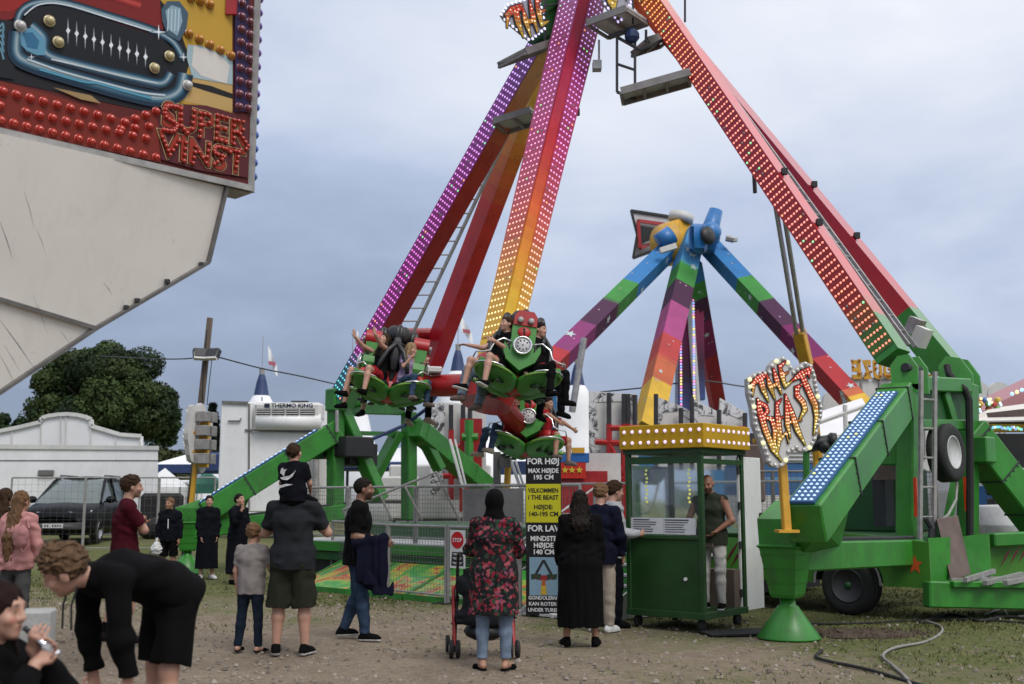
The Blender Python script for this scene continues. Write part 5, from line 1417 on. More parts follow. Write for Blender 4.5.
# slanting fascia under it
FA, FB, FD = at(226, 184, 8.85), at(207, 262, 8.92), at(0, 138, 7.47)
fn = (FB-FA).cross(FD-FA).normalized(); fn = -fn if fn.dot(V((0, 0, EYE))-FA) < 0 else fn
def fp_(px, py, o=0.0): return onplane(px, py, FA, fn)+fn*o
m = MB().use('canopy'); pf = [fp_(226, 184), fp_(207, 262), fp_(96, 327), fp_(0, 391), fp_(-60, 432), fp_(-60, 120)]
m.prism(pf, -fn*.05); fas = m.build('fascia', stall)
m = MB().use('dull_galv')
for a, b in (((207, 262), (96, 327)), ((96, 327), (0, 391)), ((0, 391), (-60, 432)), ((226, 184), (207, 262))): m.beam(fp_(*a, .012), fp_(*b, .012), .025, .06, fn)
m.beam(fp_(96, 328, .01), fp_(0, 299, .01), .03, .045, fn); m.beam(fp_(0, 299, .01), fp_(-60, 281, .01), .03, .045, fn); m.build('edge_strip', fas)
m = MB().use('dull_galv')
for a, b, w in (((24, 191), (34, 228), .004), ((0, 222), (12, 258), .006), ((33, 296), (48, 335), .003), ((0, 320), (34, 368), .006), ((4, 345), (20, 372), .003), ((0, 355), (15, 385), .004), ((104, 283), (112, 295), .004), ((36, 228), (46, 255), .003), ((60, 330), (70, 345), .003)): m.path([fp_(*a, .0), fp_((a[0]+b[0])/2+.8, (a[1]+b[1])/2, .0), fp_(*b, .0)], [w*.15, w*.5, w*.1], 5)
m.use('dark_metal')
for u, v in ((125, 307), (166, 281), (200, 264), (136, 300)): m.box(fp_(u, v, .02), (.035, .035, .03))
m.build('scratch_marks', fas)
bk = SO-SX*4.9-SN*1.9
m = MB().use('white'); m.frame_box(V((bk.x, bk.y, 2.1)), SX*2.0, SN*1.2, V((0, 0, 1.7)), bev=.03); m.frame_box(V((SO.x, SO.y, SO.z+.4))-SX*3.6-SN*.9, SX*3.3, SN*.6, V((0, 0, .06)))
m.build('stall_body', stall)

# ---------- pay booth
booth = thing('pay_booth', 'dark green pay booth with a big window and lit yellow header', 'booth', (2.3, 13.9, 0))
bu = V((-.78, .62, 0)).normalized(); bv = V((.62, .78, 0)).normalized()
bc = at(705, 617, 13.5); bc = V((bc.x, bc.y, 0))
W_, D_ = 1.10, 1.12
def bp_(a, b, z): return bc+bu*a+bv*b+V((0, 0, z))
zb, zt = .16, 2.16
m = MB().use('booth_green')
for a, b in ((.03, .03), (W_-.03, .03), (.03, D_-.03), (W_-.03, D_-.03)): m.beam(bp_(a, b, zb), bp_(a, b, zt+.02), .065, .065, bu, bev=.006)
m.frame_box(bp_(W_/2, D_/2, zb+.03), bu*(W_/2+.01), bv*(D_/2+.01), V((0, 0, .04)), bev=.005)
m.frame_box(bp_(W_/2, D_/2, zt+.03), bu*(W_/2+.02), bv*(D_/2+.02), V((0, 0, .04)))
fr_b = m.build('frame', booth)
m = MB().use('booth_green')
m.frame_box(bp_(W_/2, .035, (zb+1.10)/2+.02), bu*(W_/2-.06), bv*.015, V((0, 0, (1.06-zb)/2))); m.frame_box(bp_(W_-.035, D_/2, (zb+1.10)/2), bu*.015, bv*(D_/2-.06), V((0, 0, (1.06-zb)/2)))
m.beam(bp_(.06, .03, 1.12), bp_(W_-.06, .03, 1.12), .07, .05, bev=.006); m.beam(bp_(.06, .03, 2.07), bp_(W_-.06, .03, 2.07), .06, .09); m.beam(bp_(.06, D_-.03, 1.12), bp_(W_-.06, D_-.03, 1.12), .06, .05)
m.beam(bp_(.03, .06, 2.05), bp_(.03, D_-.06, 2.05), .06, .06)
m.use('white'); m.tube(bp_(.26, .018, .62), bp_(.26, .0, .62), .022, 10); build_each(m, 'wall_panel', booth)
m = MB().use('glass'); m.frame_box(bp_(W_/2, .03, 1.58), bu*(W_/2-.062), bv*.003, V((0, 0, .435))); m.frame_box(bp_(W_-.03, D_/2, 1.58), bu*.003, bv*(D_/2-.062), V((0, 0, .435))); m.frame_box(bp_(W_/2, D_-.03, 1.58), bu*(W_/2-.062), bv*.003, V((0, 0, .435)))
build_each(m, 'window', booth)
hd_ = MB().use('print', (.46, .27, .012)); hd_.frame_box(bp_(W_/2-.02, D_/2-.01, 2.36), bu*(W_/2+.06), bv*(D_/2+.06), V((0, 0, .15)), bev=.008)
hd = hd_.build('header', booth)
for r_i in (0, 1):
    for i in range(10): m = MB().use('led_soft'); m.dome(bp_(W_+.02-(i+.5)*(W_+.1)/10, -.053-.02, 2.29+.14*r_i), -bv, .024, 8, .02, (.85, .68, 1)); m.build('bulb', hd)
    for i in range(9): m = MB().use('led_soft'); m.dome(bp_(-.083, -.04+(i+.5)*(D_+.1)/9, 2.29+.14*r_i), -bu, .024, 8, .02, (.85, .68, 1)); m.build('bulb', hd)
# notices inside the window
for i, (a, w) in enumerate(((.34, .46), (.80, .5))):
    m = MB().use('print', (.62, .63, .66)); o_ = bp_(a, .022, 1.255)
    m.frame_box(o_, bu*(w/2), bv*.001, V((0, 0, .10)))
    m.use('print', (.02, .02, .03))
    rr = random.Random(i)
    for k in range(6):
        hw = .18*(.6+.4*rr.random()); hh = .008 if k else .012
        m.frame_box(o_-bv*.003+bu*(.2-hw)+V((0, 0, .075-.029*k)), bu*hw, bv*.0006, V((0, 0, hh*.55)))
    m.build('notice', booth)
m = MB().use('led_soft'); 
for a in (.28, .9): 
    for k in range(9): m.ball(bp_(a+.01*math.sin(k*2), .18, 1.95-.05*k), .018, 6, ramp([(0, (.5, .55, .1)), (1, (.9, .75, .15))], k/9))  # glowing beads stand in for yellowish reflections in the window
m.use('board'); m.frame_box(bp_(.5, .5, 1.02), bu*.42, bv*.12, V((0, 0, .02))); m.use('board'); m.frame_box(bp_(.3, .95, .45), bu*.25, bv*.08, V((0, 0, .25))); build_each(m, 'fitting_and_reflection', booth)
dr0 = bp_(.0, D_, 0); dd_ = (V((.75, -.06, 0))).normalized(); dd_ = (V((.9, -.45, 0))).normalized()
dpx = at(741, 600, 14.35); dr0 = V((dpx.x, dpx.y, 0)); dd_ = (V((at(763, 600, 14.2).x, 14.2, 0))-dr0).normalized(); dw = .29
dd_ = V((.55, .83, 0)).normalized(); dd_ = (at(763, 600, 14.9)-at(741, 600, 14.4)); dd_.z = 0; dw = dd_.length; dd_.normalize()
m = MB().use('white'); dn = dd_.cross(Z)
m.frame_box(dr0+dd_*(dw/2)+V((0, 0, 1.15)), dd_*(dw/2), dn*.02, V((0, 0, .98)), bev=.006); door = m.build('door', booth)
m = MB().use('black'); m.tube(dr0+dd_*(dw-.06)+V((0, 0, 1.38))+dn*.02, dr0+dd_*(dw-.06)+V((0, 0, 1.38))+dn*.09, .03, 10); m.build('handle', door)
m = MB().use('dark_metal'); 
for z in (.4, 1.0, 1.5, 1.95): m.tube(dr0-dd_*.02+V((0, 0, z-.05))+dn*.02, dr0-dd_*.02+V((0, 0, z+.05))+dn*.02, .018, 8)
build_each(m, 'hinge', door)
for a, b in ((.1, .1), (W_-.1, .1), (.1, D_-.1), (W_-.1, D_-.1)):
    m = MB().use('rubber', smooth=True); m.lathe([(.03, -.025), (.075, -.022), (.075, .022), (.03, .025)], bp_(a, b, .075), bu, 16); m.use('dark_metal'); m.beam(bp_(a, b, .07), bp_(a, b, zb), .06, .03, bu); m.build('caster', booth)
m = MB().use('rubber'); p = gnd(745, 634); m.box((p.x, p.y+.1, .012), (1.0, .5, .018), R(12)); tag(m.build('floor_mat', None, origin=(p.x, p.y, 0)), 'dark rubber mat lying on the grass in front of the booth door', 'mat')

# ---------- light lettered claw sign on its yellow post, and its twin seen edge on
sgC = at(786, 412, 11.95); sc = 120/547/1100*11.95
def claw_sign(name, C, ux, label, foot, back=False, group='claw lettered signs on the outriggers', lean=0.0):
    t = thing(name, label, 'sign', tuple(foot), group)
    nrm = ux.cross(Z)
    oc = (210, 420)
    pts = [C+ux*((u-oc[0])*sc)-Z*((v-oc[1])*sc) for u, v in OUTL]
    m = MB().use('print', (.42, .41, .40)); m.prism(pts, -nrm*.10, (.60, .59, .57), (.42, .41, .40))
    bd = m.build('board', t)
    g2 = grow(OUTL, -11); g2 = [C+ux*((u-oc[0])*sc)-Z*((v-oc[1])*sc) for u, v in g2]
    L = []
    for i in range(len(g2)):
        a, b = g2[i], g2[(i+1) % len(g2)]; k = max(1, round((b-a).length/.066))
        L += [a.lerp(b, q/k) for q in range(k)]
    m = MB()
    for p in L:
        if rng.random() < .2: m.use('led_soft', (.95, .9, .5)); m.dome(p+nrm*.002, nrm, .026, 8, .03)
        else: m.use('bulb_white'); m.dome(p+nrm*.002, nrm, .026, 8, .03)
    tag(m.build('rim_bulbs', bd), None, None, None, 'stuff')
    claw_letters(['T', 'H', 'E', 'B', 'E2', 'A', 'S', 'T2'], C, ux, Z, sc, bd, .9)
    m = MB().use('yellow'); m.beam(foot, V((foot.x, foot.y, C.z+.1))-nrm*.12+(V((0, 0, 0))), .085, .085, ux, bev=.008); m.frame_box(foot+V((0, 0, .01)), V((.11, 0, 0)), V((0, .11, 0)), V((0, 0, .015)))
    m.beam(V((foot.x, foot.y, C.z-.3))-nrm*.13-ux*.3, V((foot.x, foot.y, C.z-.3))-nrm*.13+ux*.3, .05, .05); m.beam(V((foot.x, foot.y, C.z+.1))-nrm*.13-ux*.3, V((foot.x, foot.y, C.z+.1))-nrm*.13+ux*.3, .05, .05); m.build('post', t)
    if back:
        m = MB()
        for k in range(4):
            for j in (-1, 1):
                m.use('galv'); m.frame_box(C-nrm*.24+ux*(j*.16)+Z*(.45-.30*k), ux*.10, nrm*.12, Z*.11, bev=.01)
            m.use('yellow'); m.frame_box(C-nrm*.20+Z*(.30-.30*k), ux*.05, nrm*.1, Z*.035)
        m.build('transformer_box', t)
    return t
ux1 = V((.985, .17, 0)).normalized()
claw_sign('ride_sign', sgC, ux1, 'claw lettered light board on the yellow post in front of the green tower', at(787, 532, 12.1))
sc2 = sc; sc = sc*1.25
f2 = at(191, 506, 23.9)
claw_sign('ride_sign', at(196, 438, 23.9), V((-.22, -.97, 0)).normalized(), 'light board seen edge on with stacked grey boxes behind it on a yellow post', f2, True)
# ---------- ride deck with painted apron, fences round it
deck = thing('ride_deck', 'pale metal ride deck with a green painted apron under the seat clusters', 'platform', tuple(axp(7, 3, 0)))
m = MB().use('alu'); m.frame_box(axp(7.3, 0, .76), AX*4.6, NN*2.65, V((0, 0, .04))); m.build('deck_plate', deck)
m = MB().use('ride_green'); m.beam(axp(2.7, 2.70, .70), axp(11.9, 2.70, .70), .06, .17); m.use('dark_metal'); m.frame_box(axp(7.3, 0, .36), AX*4.4, NN*2.45, V((0, 0, .3))); m.use('ride_green_dark'); m.beam(axp(2.7, 2.66, .52), axp(11.9, 2.66, .52), .05, .14); m.build('deck_edge', deck)
# apron with the paint in clouds of green, red, orange, yellow
def apron_mat():
    m, nt, b = new_mat('graffiti_paint'); N, L = nt.nodes, nt.links
    tc = N.new('ShaderNodeTexCoord'); mp = N.new('ShaderNodeMapping'); mp.inputs['Rotation'].default_value = (0, 0, R(-43)); mp.inputs['Scale'].default_value = (.9, 1.5, 1); L.new(tc.outputs['Object'], mp.inputs['Vector'])
    n1 = N.new('ShaderNodeTexNoise'); n1.inputs['Scale'].default_value = .85; n1.inputs['Detail'].default_value = 4; n1.inputs['Distortion'].default_value = 2.2; L.new(mp.outputs['Vector'], n1.inputs['Vector'])
    c = N.new('ShaderNodeValToRGB'); e = c.color_ramp.elements
    st = [(.30, (.03, .26, .03)), (.42, (.06, .33, .05)), (.47, (.22, .42, .05)), (.53, (.60, .38, .04)), (.55, (.55, .16, .03)), (.575, (.45, .03, .03)), (.61, (.5, .09, .05)), (.625, (.55, .45, .12)), (.65, (.06, .3, .05)), (.8, (.03, .2, .04))]
    e[0].position, e[0].color = st[0][0], (*st[0][1], 1); e[1].position, e[1].color = st[-1][0], (*st[-1][1], 1)
    for p, q in st[1:-1]: k = e.new(p); k.color = (*q, 1)
    L.new(n1.outputs['Fac'], c.inputs['Fac']); L.new(c.outputs['Color'], b.inputs['Base Color']); b.inputs['Roughness'].default_value = .35; b.inputs['Coat Weight'].default_value = .3
    MATS['graffiti'] = m
apron_mat()
m = MB().use('graffiti')
for i in range(4):
    s0, s1 = lerp(3.9, 9.8, i/4), lerp(3.9, 9.8, (i+1)/4)-.03
    A = [axp(s0, 3.84, .05), axp(s1, 3.84, .05), axp(s1, 2.74, .47), axp(s0, 2.74, .47)]
    m.use('graffiti'); m.add(A, [(3, 2, 1, 0)]); m.use('ride_green'); m.beam(axp(s0, 3.86, .04), axp(s1, 3.86, .04), .04, .09); m.beam(axp(s0, 3.84, .055), axp(s0, 2.74, .475), .05, .02); m.beam(axp(s1, 3.84, .05), axp(s1, 2.74, .47), .05, .03)
m.use('ride_green'); m.add([axp(9.8, 3.84, .0), axp(9.8, 2.74, 0), axp(9.8, 2.74, .47), axp(9.8, 3.84, .05)], [(0, 1, 2, 3)])
m.build('apron', deck)
# steps up to the deck beside the booth
m = MB()
for i in range(6):
    n_ = 2.8+.26*i; z = .76-.125*(i+1)
    m.use('alu'); m.frame_box(axp(3.15, n_+.13, z+.02), AX*.65, NN*.13, V((0, 0, .015))); m.use('ride_green'); m.frame_box(axp(3.15, n_, z+.075), AX*.65, NN*.012, V((0, 0, .042)))
m.use('offwhite'); m.prism([axp(3.83, 2.75, .80), axp(3.83, 4.4, .06), axp(3.83, 4.4, 0), axp(3.83, 2.75, 0)], AX*.03); m.prism([axp(2.46, 2.75, .80), axp(2.46, 4.4, .06), axp(2.46, 4.4, 0), axp(2.46, 2.75, 0)], AX*.03); m.build('steps', deck)
m = MB().use('steel')
for s_ in (2.5, 3.85):
    m.path([axp(s_, 4.35, .1), axp(s_, 4.35, 1.0), axp(s_, 2.7, 1.75), axp(s_, 2.7, .78)], .022, 7)
    m.tube(axp(s_, 4.35, .6), axp(s_, 2.7, 1.35), .016, 6); m.tube(axp(s_, 3.5, .5), axp(s_, 3.5, 1.38), .016, 6)
m.build('handrail', deck)
m = MB().use('galv')
for a, b in (((343, 510), (437, 472)), ((343, 510), (362, 560)), ((436, 472), (460, 522)), ((380, 495), (392, 520)), ((404, 485), (422, 520))): m.tube(at(*a, 19.6), at(*b, 19.6), .022, 7)
m.use('offwhite'); m.tube(at(450, 440, 20.5), at(463, 488, 19.5), .03, 7); m.tube(at(455, 440, 20.7), at(466, 486, 19.8), .02, 7); m.tube(at(510, 458, 20), at(521, 490, 19), .03, 7); m.tube(at(514, 456, 20.2), at(525, 490, 19.3), .022, 7); m.tube(at(528, 474, 19), at(531, 515, 18), .03, 7)
m.use('dull_galv'); m.tube(at(497, 452, 20), at(497, 490, 20), .07, 8); m.box(at(505, 462, 19.9), (.2, .2, .2)); m.use('yellow'); m.tube(at(508, 466, 20.1), at(507, 490, 20.1), .06, 8)
m.build('loading_gate', deck)
m = MB().use('grey_metal'); m.frame_box(at(493, 505, 18.4), (at(523, 505, 18.0)-at(463, 505, 18.8))*.5, V((0, .012, 0)), V((0, 0, .27)), bev=.004); m.build('sheet_panel', deck)

wire = 'dull_galv'
def barrier(name, label, a, b, h, z0=.08, mesh=True, mt='galv', group=None, cell=.075, post=.028, mid=False, legs=True, cat='fence', wr=.0035):
    a, b = V(a), V(b); t = thing(name, label, cat, tuple(a), group); d = b-a; L = V((d.x, d.y, 0)).length
    m = MB().use(mt)
    for p in (a, b): m.tube(p, p+Z*h, post, 8)
    m.tube(a+Z*h, b+Z*h, post*.85, 8); m.tube(a+Z*z0, b+Z*z0, post*.6, 6)
    if mid: m.tube(a+Z*(h*.5), b+Z*(h*.5), post*.6, 6)
    m.build('frame', t)
    if mesh:
        m = MB().use(wire); m.grid_panel(a+Z*z0, d, Z*(h-z0), max(2, int(L/cell)), max(2, int((h-z0)/(cell*1.0))), wr); m.build('wire_mesh', t)
    if legs:
        m = MB().use('dark_metal'); s_ = d.cross(Z).normalized()
        for p in (a.lerp(b, .04), a.lerp(b, .96)): m.beam(p-s_*.2+Z*.015, p+s_*.2+Z*.015, .05, .02)
        m.build('foot', t)
    return t
GF = 'mesh barriers in front of the ride'
G = [gnd(331, 583), gnd(387, 597), gnd(447, 604), gnd(519, 610)]
for i, lb in enumerate(('low wire barrier left of the man in the black polo shirt', 'low wire barrier between the man in the black polo and the stop sign', 'low wire barrier carrying the stop sign')):
    a, b = G[i].copy(), G[i+1].copy(); dv = (b-a).normalized(); barrier('mesh_barrier', lb, a+dv*.03, b-dv*.03, 1.16, .12, group=GF, mid=False, legs=True)
DF = 'mesh railings along the deck'
for i in range(4):
    s0, s1 = 4.3+1.9*i, 4.3+1.9*(i+1)-.06
    lb = ('front deck railing behind the black height sign', 'front deck railing behind the woman in the flowered tunic', 'front deck railing above the painted apron, behind the stop sign', 'front deck railing at the far left end of the apron')[i]
    barrier('deck_railing', lb, axp(s1, 2.5, .80), axp(s0, 2.5, .80), 1.0, .1, group=DF, legs=False, cell=.07)
for i in range(4):
    s0, s1 = 3.2+2.2*i, 3.2+2.2*(i+1)-.06
    lb = ('rear deck railing nearest the pay booth', 'rear deck railing behind the hanging seat clusters', 'rear deck railing under the left seat cluster', 'rear deck railing beside the far green tower')[i]
    barrier('deck_railing', lb, axp(s1, -2.5, .80), axp(s0, -2.5, .80), 1.1, .1, group=DF, legs=False, cell=.09)
RF = 'mesh fence panels behind the booth and the tower'
xs_ = [742, 775, 812, 852, 893, 940]
for i in range(5):
    lb = ('rear mesh panel just right of the booth door', 'rear mesh panel behind the claw sign post', 'rear mesh panel behind the bright outrigger lights', 'rear mesh panel left of the green power unit', 'rear mesh panel behind the tower ladder')[i]
    a, b = at(xs_[i], 540, 21-.0*i), at(xs_[i+1]-1, 540, 21); a.z = b.z = 0; barrier('mesh_fence', lb, a, b, 2.1, .25, group=RF, mt='dull_galv', cell=.10, wr=.005)
m = MB().use('offwhite'); m.beam(at(740, 524, 20.5), at(905, 526, 20.5), .5, .06); m.use('dark_metal'); m.beam(at(740, 531, 20.5), at(905, 533, 20.5), .45, .2); tag(m.build('walkway', None, origin=at(820, 530, 20.5)), 'pale walkway edge behind the green outrigger, in front of the mesh panels', 'walkway')

# stop sign and notice on the barrier
a, b = G[2], G[3]; dv = (b-a).normalized(); nv = dv.cross(Z)
def on_panel(px, py): 
    return onplane(px, py, a, nv)+nv*.03
c = on_panel(459, 549)
t = thing('stop_sign', 'white board with red round STOP disc, wired to the low barrier', 'sign', tuple(c))
hw = .155; hh = .285
m = MB().use('print', (.62, .62, .62)); m.frame_box(c, dv*hw, nv*.004, Z*hh); m.build('board', t)
m = MB().use('print', (.5, .015, .02)); m.lathe([(.128, 0), (.128, .006)], c+Z*.135+nv*.0045, nv, 28); m.use('print', (.7, .7, .7)); m.lathe([(.137, 0), (.137, .003)], c+Z*.135+nv*.0045, nv, 28)
m.use('print', (.75, .75, .75)); m.text('STOP', c+Z*.108+nv*.014, dv, Z, .058, 0, bold=.02); dsc = m.build('disc', t)
m = MB()
for k, (z, w, h) in enumerate(((-.075, .11, .032), (-.14, .12, .034), (-.21, .125, .04))):
    m.use('print', (.03, .03, .035)); m.frame_box(c+Z*z+nv*.006, dv*w, nv*.001, Z*h)
    m.use('print', (.6, .6, .6)); m.frame_box(c+Z*(z+.008)+nv*.0085, dv*(w*.8), nv*.0006, Z*.005); m.frame_box(c+Z*(z-.010)+nv*.0085, dv*(w*.6), nv*.0006, Z*.005)
m.build('small_print', t)
c = on_panel(478, 541); t = thing('notice_board', 'small white notice with a red top, right of the STOP sign', 'sign', tuple(c))
m = MB().use('print', (.6, .6, .6)); m.frame_box(c, dv*.12, nv*.004, Z*.16); m.use('print', (.45, .02, .02)); m.frame_box(c+Z*.12+nv*.005, dv*.115, nv*.001, Z*.03)
m.use('print', (.15, .15, .15))
for k in range(5): m.frame_box(c+Z*(.05-.04*k)+nv*.005, dv*.09, nv*.0008, Z*.006)
m.build('board', t)

# tall height sign
hb = V((at(544, 613, 15.3).x, 15.3, 0)); hu_ = V((.985, -.17, 0)).normalized(); hn = hu_.cross(Z)
t = thing('height_sign', 'tall narrow black and yellow sign with rider height limits and a picture', 'sign', tuple(hb))
Wd, Ht = .49, 2.14
def hp_(u, v, o=0): return hb+hu_*u+Z*v+hn*o
m = MB().use('print', (.012, .012, .013)); m.frame_box(hp_(0, Ht/2+.02), hu_*(Wd/2), hn*.02, Z*(Ht/2), bev=.004); m.build('panel', t)
m = MB().use('print', (.50, .47, .02)); m.frame_box(hp_(0, 1.53, .022), hu_*(Wd/2-.004), hn*.0015, Z*.262); m.build('yellow_field', t)
m = MB().use('print', (.66, .66, .66))
for txt, v, h, w in (('FOR HØJ', 2.065, .082, .44), ('MAX HØJDE', 1.945, .062, .42), ('195 CM', 1.855, .062, .27), ('FOR LAV', 1.150, .082, .44), ('MINDSTE', 1.020, .066, .36), ('HØJDE', .930, .066, .27), ('140 CM', .840, .066, .28), ('GONDOLERNE', .235, .048, .42), ('KAN ROTERE', .155, .048, .41), ('UNDER TUREN', .075, .048, .43)):
    m = MB().use('print', (.66, .66, .66)); m.text(txt, hp_(0, v, .0225), hu_, Z, h, 0, bold=.028, width=w); m.build('lettering', t)
for txt, v, h, w in (('VELKOMMEN', 1.675, .060, .42), ('I THE BEAST', 1.580, .060, .42), ('HØJDE:', 1.450, .060, .26), ('140-195 CM', 1.355, .060, .40)):
    m = MB().use('print', (.02, .02, .02)); m.text(txt, hp_(0, v, .026), hu_, Z, h, 0, bold=.03, width=w); m.build('lettering', t)
m = MB().use('print', (.20, .31, .40)); m.frame_box(hp_(0, .545, .0225), hu_*.195, hn*.0015, Z*.255)
def flat(pts, col, o=.026): m.add([hp_(u, v, o) for u, v in pts], [tuple(range(len(pts)))], col)
m.use('print'); flat([(-.155, .52), (-.02, .76), (.02, .76), (-.115, .52)], (.03, .03, .035)); flat([(.115, .52), (-.02, .765), (.02, .765), (.155, .52)], (.03, .03, .035), .0265)
flat([(-.16, .56), (.16, .56), (.16, .52), (.03, .49), (-.03, .49), (-.16, .52)], (.25, .03, .03), .027)
for u in (-.14, -.07, .08, .15): flat([(u-.035, .57), (u+.035, .58), (u+.03, .51), (u-.03, .50)], (.03, .05, .03), .0275)
flat([(-.03, .44), (.03, .44), (.045, .30), (-.045, .30)], (.5, .33, .04), .027); flat([(-.02, .5), (.02, .5), (.03, .42), (-.03, .42)], (.4, .1, .03), .0275)
m.build('picture', t)
m = MB().use('offwhite'); c = gnd(556, 618); m.box((c.x, c.y, .03), (.16, .12, .06), R(20), bev=.01); tag(m.build('carton', None, origin=c), 'small crushed white carton lying at the foot of the height sign', 'litter')

# cables on the grass at the right
def cable(name, label, pts, r, mt, jig=0):
    P = crv3([gnd(*p)+Z*(r*.8) for p in pts]); m = MB().use(mt, smooth=True); m.path(P, r, 7); o = m.build(name, None, origin=P[len(P)//2]); tag(o, label, 'cable', 'cables on the grass'); return o
def crv3(pts, n=8):
    out = []; P = [pts[0]]+list(pts)+[pts[-1]]
    for i in range(1, len(P)-2):
        for k in range(n):
            t = k/n; a, b, c, d = P[i-1], P[i], P[i+1], P[i+2]
            out.append(.5*((2*b)+(c-a)*t+(2*a-5*b+4*c-d)*t*t+(3*b-a-3*c+d)*t**3))
    return out+[pts[-1]]
mat('cable_grey', (.24, .23, .21), .7, var=.3)
cable('power_cable', 'pale grey cable curling over the grass in the foreground', [(925, 622), (940, 627), (941, 634), (925, 643), (895, 649), (883, 657), (893, 667), (905, 678), (912, 690), (915, 705)], .016, 'cable_grey')
cable('power_cable', 'black cable snaking over the grass away from the cone foot', [(822, 652), (816, 658), (830, 663), (850, 667), (872, 672), (892, 678), (915, 685), (940, 692)], .017, 'rubber')
cable('power_cable', 'black cable lying straight across the grass under the trailer drawbar', [(800, 625), (860, 624), (900, 622), (960, 620), (1030, 624)], .014, 'rubber')
cable('power_cable', 'thick dark cable bunched under the drawbar', [(920, 624), (950, 616), (980, 622), (1005, 618), (1040, 622)], .022, 'rubber')
cable('power_cable', 'thin bluish cable looping under the drawbar', [(985, 615), (1003, 610), (1012, 618), (1040, 612)], .012, 'alu')
# ---------- camera, sky, sun
cam = bpy.data.objects.new('camera', bpy.data.cameras.new('camera')); COL.objects.link(cam); SC.camera = cam
cam.location = (0, 0, EYE); cam.rotation_euler = (math.pi/2+PITCH, 0, 0)
cam.data.sensor_width = 36; cam.data.lens = 1100/1024*36; cam.data.clip_end = 3000; cam.data.clip_start = .1
cam.data.dof.use_dof = True; cam.data.dof.focus_distance = 14; cam.data.dof.aperture_fstop = 2.2
SUN_EL, SUN_AZ = R(52), R(150)
def sky():
    w = bpy.data.worlds.new('World'); SC.world = w; w.use_nodes = True; nt = w.node_tree; N, L = nt.nodes, nt.links
    bg = N['Background']; bg.inputs['Strength'].default_value = .1
    s = N.new('ShaderNodeTexSky'); s.sky_type = 'NISHITA'; s.sun_disc = False; s.sun_elevation = SUN_EL; s.sun_rotation = SUN_AZ; s.air_density = 1.2; s.dust_density = 2
    tc = N.new('ShaderNodeTexCoord'); sx = N.new('ShaderNodeSeparateXYZ'); L.new(tc.outputs['Generated'], sx.inputs['Vector'])
    # flatten the direction towards the horizon so that cloud banks stretch
    def m_(op, a, b=None):
        q = N.new('ShaderNodeMath'); q.operation = op
        for i, v in enumerate((a, b)):
            if v is None: continue
            if isinstance(v, (int, float)): q.inputs[i].default_value = v
            else: L.new(v, q.inputs[i])
        return q.outputs[0]
    mp = N.new('ShaderNodeMapping'); mp.inputs['Scale'].default_value = (1, 1, 2.3); mp.inputs['Location'].default_value = (3.1, .4, 1.7); L.new(tc.outputs['Generated'], mp.inputs['Vector'])
    n1 = N.new('ShaderNodeTexNoise'); n1.inputs['Scale'].default_value = 2.3; n1.inputs['Detail'].default_value = 7; n1.inputs['Roughness'].default_value = .52; n1.inputs['Distortion'].default_value = .35; L.new(mp.outputs['Vector'], n1.inputs['Vector'])
    n2 = N.new('ShaderNodeTexNoise'); n2.inputs['Scale'].default_value = 6.5; n2.inputs['Detail'].default_value = 7; n2.inputs['Roughness'].default_value = .5; L.new(mp.outputs['Vector'], n2.inputs['Vector'])
    # brighter upwards and to the right
    up = N.new('ShaderNodeMapRange'); up.inputs['From Min'].default_value = .02; up.inputs['From Max'].default_value = .62; up.inputs['To Min'].default_value = -.02; up.inputs['To Max'].default_value = .70; up.clamp = True; L.new(sx.outputs['Z'], up.inputs['Value'])
    rt = m_('MULTIPLY', sx.outputs['X'], .32)
    f = m_('ADD', m_('ADD', m_('MULTIPLY', m_('SUBTRACT', n1.outputs['Fac'], .5), .72), m_('MULTIPLY', m_('SUBTRACT', n2.outputs['Fac'], .5), .22)), m_('ADD', up.outputs['Result'], rt))
    cr = N.new('ShaderNodeValToRGB'); e = cr.color_ramp.elements
    st = [(0, (.24, .295, .415)), (.10, (.305, .37, .51)), (.25, (.43, .505, .67)), (.40, (.61, .665, .79)), (.62, (.80, .83, .90)), (1, (1.35, 1.35, 1.38))]
    e[0].position, e[0].color = st[0][0], (*st[0][1], 1); e[1].position, e[1].color = st[-1][0], (*st[-1][1], 1)
    for p, c in st[1:-1]: k = e.new(p); k.color = (*c, 1)
    L.new(f, cr.inputs['Fac'])
    sc_ = N.new('ShaderNodeVectorMath'); sc_.operation = 'SCALE'; sc_.inputs['Scale'].default_value = 9.6; L.new(cr.outputs['Color'], sc_.inputs[0])
    mx = N.new('ShaderNodeMix'); mx.data_type = 'RGBA'; mx.inputs['Factor'].default_value = .92; L.new(s.outputs['Color'], mx.inputs['A']); L.new(sc_.outputs['Vector'], mx.inputs['B'])
    L.new(mx.outputs['Result'], bg.inputs['Color'])
sky()
sl = bpy.data.lights.new('sun', 'SUN'); sl.energy = 1.5; sl.angle = R(25); sl.color = (1, .965, .91)
so = bpy.data.objects.new('sun', sl); COL.objects.link(so)
# direction towards the sun, by the same azimuth as the sky (measured from +Y towards +X)
sdv = V((math.sin(SUN_AZ)*math.cos(SUN_EL), math.cos(SUN_AZ)*math.cos(SUN_EL), math.sin(SUN_EL)))
so.rotation_euler = sdv.to_track_quat('Z', 'Y').to_euler()
SC.view_settings.view_transform = 'Standard'; SC.view_settings.look = 'None'; SC.view_settings.gamma = 1; SC.view_settings.exposure = .25

